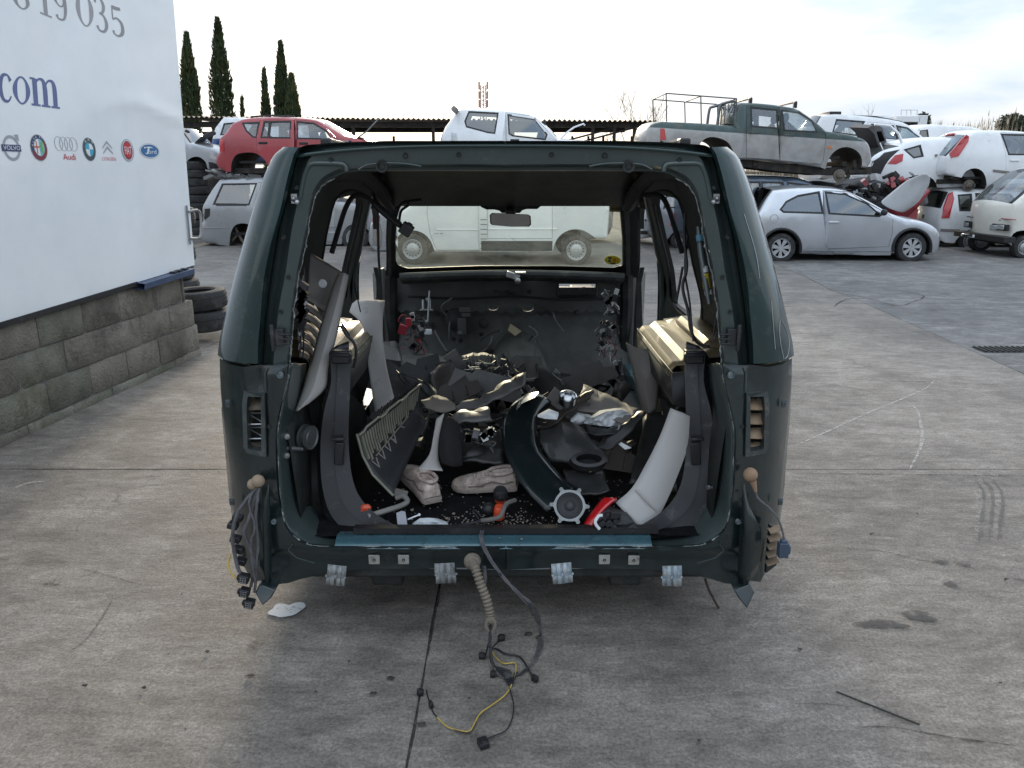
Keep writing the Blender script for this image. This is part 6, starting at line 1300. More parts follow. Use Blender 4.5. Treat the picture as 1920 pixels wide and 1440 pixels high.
def shrub(px, py, Y, r, h_, label, seed):
    rn = random.Random(seed); c = W(px, py, Y); mb = MB(); mb.tube([Vector((c.x, Y, 1.0)), c], .06, 5)
    for i in range(1800):
        a, b2, k = rn.uniform(0, 6.28), rn.uniform(-1.5, 1.5), rn.random() ** .4; lump = 1 + .35 * mnoise.noise(Vector((math.cos(a) * 2, b2 * 2, seed)))
        p = c + Vector((r * k * lump * math.cos(a) * math.cos(b2), r * k * math.sin(a) * math.cos(b2), h_ * k * lump * math.sin(b2))); s = .12
        mb.add([p, p + Vector((rn.uniform(-s, s), rn.uniform(-s, s), rn.uniform(-s, s))), p + Vector((rn.uniform(-s, s), rn.uniform(-s, s), rn.uniform(-s, s)))], [(0, 1, 2)])
    obj('shrub', mb, BUSH, label=label, cat='shrub', fix=False)
shrub(1898, 232, 39, .75, .42, 'dark shrub among the dry reeds at the right edge', 3)
shrub(1918, 234, 38, .5, .35, 'small dark shrub cut by the right picture edge', 4)
shrub(1730, 229, 39, .3, .4, 'small dark shrub beside the far white truck', 5)
shrub(1610, 300, 45, 2.0, 1.0, 'low dark thicket behind the off-road estate', 6)
# mast
mb = MB(); c = W(906, 205, 90); c.z = 0; top = W(906, 160, 90)
for dx, dy in ((-.25, -.2), (.25, -.2), (0, .25)): mb.tube([c + Vector((dx * 2, dy * 2, 0)), top + Vector((dx, dy, 0))], .06, 5)
for k in range(24): z = c.z + top.z * k / 24; mb.tube([Vector((c.x - .4, 90, z)), Vector((c.x + .4, 90, z + top.z / 24))], .035, 4); mb.tube([Vector((c.x + .4, 90, z)), Vector((c.x - .4, 90, z + top.z / 24))], .035, 4)
for k in (0, 1.0, 1.9): 
    for s in (-1, 1): mb.box(top + Vector((s * .45, 0, -k)), (.22, .2, .8))
obj('radio_mast', mb, pm('mast_pink_grey', (.42, .28, .25), .7), label='distant lattice radio mast in the bright sky above the white off-roader', cat='mast')
# ------------------------------------------------------------------ loose parts in and on the stripped body
def sheet(name, rows_, mat, label=None, cat=None, th_=.004, n=4, parent=None, group=None, sub=0, bulge=0, ang=50, warp=0):
    rr_ = [spl([W(*p) for p in r_], n) for r_ in rows_]
    mb = MB(); c = [spl(list(q), 3) for q in zip(*rr_)]; c = [list(q) for q in zip(*c)]
    if bulge:
        m = len(c) - 1; nn = len(c[0]) - 1
        c = [[p + Vector((0, -bulge * math.sin(math.pi * i / m) , bulge * .3 * math.sin(math.pi * i / m))) for j, p in enumerate(r_)] for i, r_ in enumerate(c)]
    if warp: c = [[p + Vector([mnoise.noise(p * 22 + Vector((k * 9, 0, 0))) * warp for k in range(3)]) for p in r_] for r_ in c]
    mb.loft(c); return obj(name, mb, mat, parent, label=label, cat=cat, solid=th_, group=group, ang=ang, sub=sub)
def slabp(mb, pts, vec=(0, .02, 0), mi=0): mb.prism([W(*p) for p in pts], vec, mi); return mb
# storage trims either side (black boxes with lids); right one mirrors the left
def trims(mb, part_):
    if part_ == 'top':
        rw = []
        for Y, k in ((2.98, 0), (3.05, 1), (3.7, 1), (3.78, 0)):
            rw.append([Vector((XM + a, Y, z)) for a, z in ((-.90, .995), (-.74, 1.0 if k else .98), (-.715, .975), (-.66, .972), (-.635, .95), (-.60, .948), (-.585, .93), (-.575, .90))])
        mb.loft(rw)
        mb.loft([[Vector((XM - .90, Y, z + d)), Vector((XM - .755, Y, z + d)), Vector((XM - .735, Y, z + d - .018)), Vector((XM - .73, Y, .985))] for Y, z, d in ((3.06, 1.0, .0), (3.09, 1.0, .028), (3.62, 1.0, .028), (3.66, 1.0, 0))])
    if part_ == 'box':
        mb.loft([[Vector((XM - .575, Y, .93)), Vector((XM - .585, Y, .80)), Vector((XM - .66, Y, .78 - .0)), Vector((XM - .70, Y, .70)), Vector((XM - .72, Y, .42))] for Y in (2.92, 3.2, 3.5, 3.8)])
        mb.add([(XM - .575, 2.92, .93), (XM - .585, 2.92, .80), (XM - .66, 2.92, .78), (XM - .70, 2.92, .70), (XM - .72, 2.92, .42), (XM - .9, 2.92, .42), (XM - .9, 2.92, .96)], [(0, 1, 2, 3, 4, 5, 6)])
        mb.add([(XM - .575, 3.8, .93), (XM - .585, 3.8, .80), (XM - .72, 3.8, .42), (XM - .9, 3.8, .42), (XM - .9, 3.8, .96)], [(0, 1, 2, 3, 4)])
SUNLID = pm('sun_gold_lid', (.20, .155, .085), .5, .1, .18, 4, .05, 200, coat=.1, dirt=(.08, .07, .05), damt=.2, ds=9)  # low sun's gold on black trim put into the lid colour
tb_ = {}
for s in (0, 1):
    sd = ('left', 'right')[s]; t = thing('storage_bin', 'black side storage bin inside the body, lid painted a sunlit gold, %s side' % sd, 'storage bin', (XM + (-.75, .75)[s], 3.35, .42), 'side storage bins'); tb_[s] = t
    for nm, pk, mt in (('lid', 'top', SUNLID), ('bin_wall', 'box', BLACK)):
        mb = MB(); trims(mb, pk)
        mb.v = [p - Vector((.075, 0, 0)) for p in mb.v]
        if s: mb.v = [mir(p) for p in mb.v]
        obj(nm, mb, mt, t, solid=.006, ang=30)
    # tall L-shaped pillar trim in front of it
    t2 = thing('pillar_trim', 'tall scuffed black L-shaped lower pillar trim standing at the %s of the load opening' % sd, 'trim', (XM + (-.5, .5)[s], 2.7, .42))
    A_ = [(652, 640), (655, 700), (653, 770), (652, 830), (658, 890), (672, 930), (700, 962), (738, 985)]
    B_ = [(632, 648), (634, 705), (630, 770), (628, 840), (634, 905), (650, 950), (690, 985), (738, 1001)]
    C_ = [(618, 660), (622, 715), (608, 775), (602, 840), (606, 915), (625, 970), (665, 1000), (736, 1009)]
    Dd = [(612, 672), (606, 720), (600, 780), (597, 845), (600, 925), (618, 985), (655, 1008), (730, 1012)]
    ys = [2.86, 2.84, 2.80, 2.78, 2.74, 2.70, 2.66, 2.60]
    rws = [[(x, y, Y + d) for (x, y), Y in zip(L_, ys)] for L_, d in ((A_, .10), (A_, 0), (B_, -.015), (B_, .0), (C_, -.01), (Dd, .02), (Dd, .10))]
    mb = MB(); rr_ = [spl([W(*p) for p in r_], 4) for r_ in rws]; mb.loft(rr_)
    if s: mb.v = [mir(p) + Vector((.085, 0, 0)) for p in mb.v]
    obj('shell', mb, BLACKG, t2, solid=.004, ang=25)
    mb = MB(); c = W(640, 668, 2.8); mb.box(c, (.07, .05, .05)); mb.box(c + Vector((0, -.02, .012)), (.08, .03, .014))
    if s: mb.v = [mir(p) + Vector((.085, 0, 0)) for p in mb.v]
    obj('catch', mb, BLACKG, t2, bev=.008)
    mb = MB(); c = W(636, 850, 2.74); mb.box(c, (.035, .02, .09), Matrix.Rotation(.1, 3, 'Y')); mb.box(W(634, 822, 2.74), (.05, .03, .012))
    if s: mb.v = [mir(p) + Vector((.085, 0, 0)) for p in mb.v]
    obj('clip', mb, BLACKG, t2, bev=.004)
# inner wheel boxes hide the arches
for s in (0, 1):
    mb = MB(); mb.loft([[Vector((XM - x, Y, z)) for x, z in ((.93, .98), (.80, .96), (.78, .7), (.76, .38))] for Y in (2.62, 3.0, 3.5, 3.9)])
    mb.loft([[Vector((XM - .70, Y, .37)), Vector((XM - .70, Y, .37 + h_)), Vector((XM - .9, Y, .40 + h_))] for Y, h_ in ((2.75, .0), (2.85, .22), (3.05, .34), (3.35, .34), (3.6, .2), (3.7, 0))])
    if s: mb.v = [mir(p) for p in mb.v]
    obj('wheel_housing', mb, DARKIN, wreck, solid=.004)
# inner lower corner: green metal of the floor return
def cor(mb):
    rw = []
    for x, y, dx, dy in ((543, 682, 30, 0), (537, 726, 32, 0), (528, 764, 36, 0), (521, 799, 40, 0), (520, 829, 42, 0), (522, 886, 46, -6), (526, 944, 52, -28), (532, 978, 58, -44), (545, 1001, 58, -52), (568, 1018, 52, -50), (599, 1026, 46, -40), (640, 1027, 30, -30), (700, 1027, 10, -28)):
        rw.append([W(x - 2, y + 1, 2.517), W(x + dx * .1, y + dy * .1 - 1, 2.55), W(x + dx * .3, y + dy * .35 - 2, 2.60), W(x + dx * .65, y + dy * .7, 2.70), W(x + dx, y + dy, 2.88)])
    rw = [list(c) for c in zip(*[spl(list(c), 3) for c in zip(*rw)])]; mb.loft(rw)
both('inner_corner', cor, FRAME, ang=60, solid=.004)
# slatted quarter trim hanging at the left window, cables at its edge
SL = thing('slatted_trim', 'light grey quarter trim with curved dark slats hanging at the left rear window', 'trim', W(600, 600, 3.0))
sheet('panel', [[(583, 474, 3.05), (606, 488, 3.1), (652, 516, 3.2)], [(580, 505, 3.0), (606, 515, 3.05), (640, 545, 3.15)], [(578, 530, 2.98), (600, 540, 3.0), (622, 580, 3.1)], [(575, 560, 2.95), (590, 570, 3.0), (612, 610, 3.05)]], pm('pale_trim', (.20, .185, .17), .6, 0, .1, 4), parent=SL)
for k in range(7):
    y = 548 + k * 18; x = 574 - k * 2.2
    sheet('slat', [[(x, y, 2.94), (x + 16, y + 8, 3.0), (x + 42 - k * 3, y + 27, 3.08)], [(x - 1, y + 12, 2.90), (x + 14, y + 20, 2.95), (x + 38 - k * 3, y + 38, 3.02)]], GREYD, parent=SL)
mb = MB(); mb.lathe([(.0, .0), (.014, .001), (.018, -.004)], W(604, 532, 3.0), (0, -1, 0), 14); obj('clip_hole', mb, WHITEP, SL)
# long grey pillar trims
sheet('pillar_trim', [[(632, 512, 3.02), (616, 560, 2.97), (598, 620, 2.9), (582, 680, 2.84), (565, 735, 2.76), (553, 770, 2.7)], [(645, 512, 2.98), (632, 565, 2.93), (616, 625, 2.86), (600, 682, 2.80), (584, 735, 2.73), (560, 768, 2.68)], [(655, 516, 3.02), (644, 570, 2.97), (632, 628, 2.9), (616, 690, 2.84), (610, 728, 2.8), (578, 758, 2.72)]], GREY, 'long pale grey pillar trim leaning inside the left rear corner', 'trim', .005)
sheet('pillar_trim', [[(655, 585, 3.75), (680, 610, 3.65), (688, 660, 3.55), (694, 710, 3.45), (703, 772, 3.35)], [(668, 563, 3.8), (700, 600, 3.7), (706, 660, 3.58), (714, 705, 3.48), (728, 755, 3.36)], [(722, 563, 3.85), (718, 600, 3.72), (719, 650, 3.6), (727, 700, 3.48), (739, 745, 3.38)]], GREY, 'broad pale grey trim standing behind the left storage bin', 'trim', .005)
sheet('pillar_trim', [[(1173, 642, 3.55), (1182, 680, 3.5), (1195, 735, 3.45), (1205, 775, 3.4)], [(1208, 655, 3.48), (1209, 690, 3.42), (1212, 735, 3.38), (1216, 777, 3.34)], [(1246, 636, 3.5), (1240, 680, 3.45), (1236, 735, 3.4), (1230, 768, 3.36)]], GREYD, 'dark grey tapered trim standing inside the right door opening', 'trim', .006)
t = thing('pillar_trim', 'biggest pale grey trim, leaning in the right of the load space', 'trim', W(1200, 1000, 2.65))
LT = pm('clean_grey_trim', (.42, .405, .39), .45, 0, .05, 3, .06, 400, dirt=(.24, .23, .22), damt=.1, ds=8)
fl = [[(1257, 765, 2.80), (1237, 818, 2.775), (1210, 872, 2.745), (1184, 916, 2.70), (1154, 942, 2.67)], [(1281, 774, 2.785), (1264, 828, 2.765), (1240, 884, 2.73), (1214, 938, 2.685), (1184, 972, 2.645)], [(1304, 785, 2.80), (1290, 838, 2.775), (1268, 898, 2.745), (1243, 954, 2.70), (1213, 1003, 2.62)]]
mb = MB(); c = [spl([W(*p) for p in r_], 4) for r_ in fl]; mb.loft([c[0], [p + Vector((0, -.004, 0)) for p in [a.lerp(b, .5) for a, b in zip(c[0], c[1])]], c[1], [p + Vector((0, -.004, 0)) for p in [a.lerp(b, .5) for a, b in zip(c[1], c[2])]], c[2], [p + Vector((.004, .022, 0)) for p in c[2]]])
obj('face', mb, LT, t, solid=.004, ang=25)
mb = MB(); mb.tube([W(1192, 918, 2.69), W(1216, 942, 2.67), W(1231, 958, 2.68)], .0035, 6); obj('crease', mb, GREY, t)
mb = MB(); mb.tube([W(1268, 766, 2.93), W(1290, 750, 2.97)], .005, 6); obj('clip_pin', mb, STEEL, t)
# perforated duct panel, left
DP = thing('dashboard_piece', 'black ribbed dashboard piece with a row of pale fins, propped at left', 'dashboard part', W(735, 935, 2.85))
c00, c10, c11, c01 = W(668, 815, 2.78), W(786, 722, 3.1), W(800, 790, 3.05), W(736, 930, 2.72)
def dpp(u, v, o=0): 
    p = c00.lerp(c10, u).lerp(c01.lerp(c11, u), v); n_ = (c10 - c00).cross(c01 - c00).normalized()
    if n_.y > 0: n_ = -n_
    return p + n_ * (o - .05 * math.sin(math.pi * v))
mb = MB(); mb.loft([[dpp(i / 16, j / 8) for i in range(17)] for j in range(9)]); obj('board', mb, BLACK, DP, solid=.006)
PALEF = pm('pale_fin', (.19, .185, .145), .5, 0, .15, 20, 0, dirt=(.03, .03, .03), damt=.15, ds=30)
for k in range(26):
    u = .03 + k * .037; mb = MB(); l = .34 + .05 * math.sin(k * 1.7); mb.loft([[dpp(u, v, .004), dpp(u, v, .022), dpp(u + .021, v, .022), dpp(u + .021, v, .004)] for v in (.06, .06 + l * .5, .06 + l)]); obj('fin', mb, PALEF, DP, ang=20)
for k in range(16):
    u = .25 + k * .044; mb = MB(); mb.tube([dpp(u, -.02, .0), dpp(u + .02, -.10 - .01 * (k % 3), .02)], .003, 5); obj('tooth', mb, BLACKG, DP)
mb = MB(); mb.tube([dpp(u, .0 + (.03 if int(u * 9) % 3 == 0 else 0), .02) for u in [i / 27 for i in range(28)]], .0045, 6); mb.tube([dpp(0, v, .006) for v in (0, .3, .6, 1)], .005, 6); mb.tube([dpp(u, .46, .01) for u in (.15, .5, .8)], .003, 5); obj('edge_rib', mb, PALEF, DP)
mb = MB()
for u in (.08, .2, .32, .44): mb.tube([dpp(u, .46, .006), dpp(u + .04, .62, .006), dpp(u + .07, .48, .006)], .0035, 5)
for u in (.42, .62): mb.tube([dpp(u, .45, .01), dpp(u + .06, .56, .01)], .003, 5)
obj('brace_rib', mb, GREYD, DP)
# green wing section
WG = thing('wing_section', 'glossy dark green curved wing arch section lying in the middle of the load space', 'car panel', W(1000, 950, 2.8))
eL = [(985, 742, 3.21), (958, 762, 3.13), (944, 795, 3.03), (944, 835, 2.93), (958, 875, 2.84), (985, 918, 2.75), (1025, 960, 2.66)]
eM = [(1012, 741, 3.22), (990, 766, 3.13), (980, 800, 3.03), (985, 838, 2.93), (1005, 876, 2.85), (1034, 910, 2.77), (1060, 938, 2.69)]
eR = [(1032, 752, 3.22), (1008, 772, 3.12), (1001, 800, 3.04), (1006, 838, 2.95), (1026, 870, 2.87), (1052, 900, 2.79), (1076, 918, 2.74)]
eR2 = [(1036, 757, 3.3), (1012, 776, 3.2), (1006, 803, 3.12), (1011, 838, 3.04), (1031, 868, 2.96), (1057, 897, 2.88), (1081, 914, 2.82)]
GREEN2 = pm('wing_green_black', (.005, .011, .012), .38, .3, .2, 3, .03, 300, coat=.8, dirt=(.05, .05, .045), damt=.25, ds=9)
sheet('skin', [eL, eM, eR, eR2], GREEN2, parent=WG, th_=.004, ang=50)
mb = MB(); mb.tube(spl([W(*p) for p in eR], 4), .0028, 6); obj('bright_edge', mb, CHROME, WG)
mb = MB(); slabp(mb, [(955, 770, 3.15), (985, 741, 3.2), (1010, 737, 3.2), (1003, 745, 3.15), (978, 757, 3.1), (960, 782, 3.1)], (0, .02, .0)); obj('top_flange', mb, GREEN2, WG)
# speaker
SPK = thing('loudspeaker', 'round grey loudspeaker in an alloy frame lying face up near the sill', 'loudspeaker', W(1070, 985, 2.66))
c = W(1068, 948, 2.62); ax = Vector((-.12, -.86, .45)).normalized()
u_ = ax.cross(Vector((0, 0, 1))).normalized(); v_ = u_.cross(ax) * -1
ALU = pm('cast_alloy', (.26, .27, .27), .5, .5, .2, 20, .15, dirt=(.12, .10, .08), damt=.2, ds=20)
mb = MB(); pts = []
for i in range(36):
    a = 2 * math.pi * i / 36; r = .058 + .014 * max(0, math.cos(a * 6)) ** 4; pts.append(c + (u_ * math.cos(a) + v_ * math.sin(a)) * r)
inn = [c + (u_ * math.cos(2 * math.pi * i / 36) + v_ * math.sin(2 * math.pi * i / 36)) * .049 for i in range(36)]
mb.loft([[p - ax * .008 for p in pts + pts[:1]], [p + ax * .004 for p in pts + pts[:1]], [p + ax * .004 for p in inn + inn[:1]], [p - ax * .012 for p in inn + inn[:1]]]); obj('frame', mb, ALU, SPK, ang=30)
mb = MB(); mb.lathe([(.049, -.004), (.044, .002), (.039, -.004), (.034, -.012), (.018, -.020), (.016, -.012), (.010, -.006), (0, -.004)], c, ax, 32); obj('cone', mb, pm('speaker_cone', (.05, .05, .052), .7, 0, .2, 20), SPK)
mb = MB(); mb.lathe([(.050, -.01), (.052, -.04), (.035, -.055), (.03, -.075), (0, -.075)], c, ax, 24); obj('magnet_housing', mb, pm('rusty_case', (.055, .04, .033), .7, .2, .4, 10), SPK)
for i in range(6):
    a = 2 * math.pi * i / 6; p = c + (u_ * math.cos(a) + v_ * math.sin(a)) * .067 + ax * .004; mb = MB(); mb.lathe([(.003, 0), (.004, .003), (.007, .003), (.008, -.004)], p, ax, 12); obj('screw_boss', mb, ALU, SPK)
# broken rear lamp
RL = thing('rear_lamp', 'broken red rear lamp lying against the biggest grey trim by the sill', 'lamp', W(1120, 1000, 2.62))
sheet('lens', [[(1085, 1002, 2.60), (1100, 972, 2.62), (1120, 945, 2.66), (1132, 932, 2.68)], [(1098, 1003, 2.585), (1116, 975, 2.6), (1135, 950, 2.63), (1156, 933, 2.66)]], pm('red_lens', (.50, .012, .015), .25, 0, .15, 10, 0, coat=.9), parent=RL, th_=.012)
mb = MB(); rn = random.Random(4); slabp(mb, [(1118, 970, 2.60), (1140, 955, 2.62), (1178, 968, 2.62), (1196, 990, 2.6), (1192, 1004, 2.59), (1120, 1004, 2.585)], (0, .04, 0)); 
for k in range(10): mb.box(W(rn.uniform(1122, 1190), rn.uniform(962, 995), 2.585), (rn.uniform(.01, .04), .02, rn.uniform(.008, .03)), Matrix.Rotation(rn.uniform(-1, 1), 3, 'Y'))
obj('lamp_base', mb, BLACKG, RL, bev=.002)
mb = MB(); mb.tube(spl([W(1124, 992, 2.57), W(1116, 980, 2.57), W(1122, 968, 2.58), (W(1130, 966, 2.58))], 3), .006, 6); obj('bulb_holder', mb, WHITEP, RL)
# orange beacon, hose, ball
t = thing('orange_lamp', 'orange and black lamp bulb lying by a grey hose near the sill', 'lamp', W(940, 980, 2.62))
ORG = pm('orange_plastic', (.62, .07, .02), .35, 0, .1, 12, 0, coat=.6)
c = W(938, 930, 2.72); mb = MB(); mb.lathe([(0, .036), (.022, .034), (.028, .02), (.026, .0), (.022, -.01)], c, (0.05, -.25, 1), 20); obj('black_cap', mb, BLACKG, t)
mb = MB(); mb.lathe([(.023, .006), (.021, -.022), (.017, -.028)], c, (0.05, -.25, 1), 20); obj('orange_band', mb, ORG, t)
c = W(936, 962, 2.66); mb = MB(); mb.lathe([(0, .03), (.018, .03), (.022, .02), (.021, -.018), (.016, -.026), (0, -.026)], c, (.1, -.1, 1), 18); obj('orange_body', mb, ORG, t)
mb = MB(); mb.tube(spl([W(966, 938, 2.68), W(950, 944, 2.64), W(944, 955, 2.60), W(938, 968, 2.59), W(920, 974, 2.59), W(903, 976, 2.60)], 4), .0085, 10); obj('rubber_hose', mb, pm('grey_hose', (.13, .12, .11), .7, 0, .3, 20, .3), label='bent grey rubber hose lying across the orange lamp', cat='hose')
mb = MB(); mb.ball(W(916, 955, 2.68), .026, 14, (1, 1, 1)); obj('rubber_ball', mb, BLACK, label='black round rubber cap left of the orange lamp', cat='rubber cap')
mb = MB(); mb.tube([W(846, 988, 2.60), W(902, 977, 2.62)], .0055, 8); mb.tube(spl([W(900, 977, 2.62), W(893, 966, 2.63), (W(886, 958, 2.64)), W(892, 957, 2.63), W(903, 970, 2.62)], 3), .003, 6); obj('strut', mb, BLACK, label='thin black rod with a wire hook lying by the sill', cat='rod')
# shoes
SHOE = pm('dirty_shoe_leather', (.60, .49, .43), .75, 0, .18, 14, .3, 60, dirt=(.13, .085, .06), damt=.55, ds=16)
SOLE = pm('shoe_sole', (.34, .28, .24), .8, 0, .2, 14, .3, dirt=(.08, .06, .05), damt=.4, ds=14)
def shoe(origin, heading, pitch, label, roll=0, sc=1.0):
    # length along +x from heel to toe, 0.28 m
    t = thing('trainer_shoe', label, 'shoe', origin); M = Matrix.Translation(origin) @ Matrix.Rotation(heading, 4, 'Z') @ Matrix.Rotation(pitch, 4, 'Y') @ Matrix.Rotation(roll, 4, 'X') @ Matrix.Scale(sc, 4)
    secs = [(0, .030, .026, .075), (.012, .036, .02, .088), (.05, .038, .018, .090), (.09, .037, .018, .082), (.13, .040, .018, .078), (.17, .045, .018, .062), (.21, .047, .018, .050), (.245, .040, .018, .042), (.27, .024, .02, .034), (.278, .008, .022, .028)]
    rw = []; n = 18
    for i, (x, w_, zb2, zt) in enumerate(secs):
        r_ = []; openm = .012 < x < .12
        for j in range(n + 1):
            a = math.pi * (j / n); yy = w_ * math.cos(a); k = math.sin(a) ** .55; r_.append(M @ Vector((x, yy * (1 - .22 * k * (x < .16)), zb2 + (zt - zb2) * k)))
        if x < .13 and x > .0:      # ankle opening: fold the middle down
            for j in range(6, 13):
                a = math.pi * (j / n); dpt = .034 * math.sin(math.pi * (j - 5) / 8); r_[j] = r_[j] + (M.to_3x3() @ Vector((0, 0, -dpt * (1 if .012 < x < .1 else .4))))
        rw.append(r_)
    mb = MB(); mb.loft(rw); mb.add(rw[0], [tuple(range(n + 1))]); obj('upper', mb, SHOE, t, solid=.0, ang=60)
    mb = MB(); prof = []
    rws = []
    for dz, g_ in ((-.004, -.003), (0, .003), (.016, .004), (.022, .001)):
        L_ = []; R__ = []
        for x, w_, zb2, zt in secs: L_.append(M @ Vector((x + (g_ if x > .2 else -g_ if x < .02 else 0), w_ + g_, dz))); R__.append(M @ Vector((x + (g_ if x > .2 else -g_ if x < .02 else 0), -w_ - g_, dz)))
        rws.append(L_ + R__[::-1])
    mb.loft(rws, closed=True); nn = len(rws[0]); mb.add(rws[0], [tuple(range(nn))]); mb.add(rws[-1], [tuple(range(nn))]); obj('sole', mb, SOLE, t, ang=50)
    mb = MB(); col = [M @ Vector((.004 + .115 * (1 - math.cos(a)) / 2, .031 * math.sin(a), .088 - .012 * (1 - math.cos(a)) / 2)) for a in [2 * math.pi * i / 20 for i in range(21)]]; mb.tube(col, .0075, 8); obj('padded_collar', mb, SHOE, t)
    mb = MB()
    for k in range(5): x = .118 + k * .018; z = .081 - k * .007; mb.tube([M @ Vector((x, .024, z - .008)), M @ Vector((x + .005, 0, z + .003)), M @ Vector((x, -.024, z - .008))], .003, 6)
    obj('lace', mb, pm('dirty_lace', (.5, .42, .36), .85), t)
    mb = MB()
    for s_ in (-1, 1): mb.tube([M @ Vector((x, s_ * (w_ + .0005), z)) for x, w_, z in ((.01, .036, .05), (.05, .0405, .04), (.10, .040, .052), (.15, .044, .034), (.2, .047, .032))], .0025, 6)
    obj('side_stripe', mb, pm('shoe_stripe', (.15, .11, .10), .7), t)
    return t
o = W(812, 943, 2.80); shoe(o, R(118), R(-6), 'dirty cream trainer with heel towards the sill, left of the two', sc=1.05)
o = W(970, 912, 2.95); shoe(o, R(172), R(4), 'dirty cream trainer lying side on below the black seat parts, right of the two', roll=R(-12), sc=.98)
# white bags and paper: crumpled sheets
def crumple(name, pts, Y, mat, label, cat, seed, amp=.018, base=None):
    q = [(W(x, y, Y).x, W(x, y, Y).z) for x, y in pts]
    def f(x, z): return Vector((x, Y + amp * 1.2 * mnoise.noise(Vector((x * 26, z * 26, seed))) + amp * mnoise.noise(Vector((x * 60, z * 60, seed))) + amp * .6 * abs(mnoise.noise(Vector((x * 38, z * 20, seed + 9)))), z + amp * .3 * mnoise.noise(Vector((x * 40, seed, z * 40)))))
    mb = MB(); plate(mb, q, [], f, lambda x, z: f(x, z) + Vector((0, .03, 0)), g=.009); return obj(name, mb, mat, label=label, cat=cat, ang=70)
BAG = pm('white_plastic_bag', (.74, .78, .80), .35, 0, .04, 8, .05, coat=.3)
crumple('plastic_bag', [(765, 1000), (772, 988), (785, 980), (803, 977), (822, 980), (835, 987), (847, 1000), (806, 1001)], 2.63, BAG, 'small crumpled white plastic bag on the rear sill, left of centre', 'bag', 1, .012)
crumple('paper_sheet', [(1070, 790), (1085, 778), (1110, 782), (1135, 772), (1165, 768), (1182, 775), (1186, 792), (1170, 808), (1160, 812), (1150, 798), (1120, 800), (1095, 796), (1075, 798)], 3.15, WHITEP, 'long crumpled white tissue draped over the grey console', 'tissue', 2, .025)
crumple('paper_scrap', [(1008, 782), (1030, 772), (1048, 778), (1044, 785), (1022, 786)], 3.0, WHITEP, 'small crumpled white tissue between the green wing and metal ring', 'tissue', 3, .012)
mb = MB(); slabp(mb, [(1155, 823, 3.0), (1170, 832, 2.97), (1184, 840, 2.95), (1172, 843, 2.95), (1160, 833, 2.98)], (0, .004, 0)); obj('paper_strip', mb, WHITEP, label='small twisted white strip on the carpet left of the biggest grey trim', cat='paper')
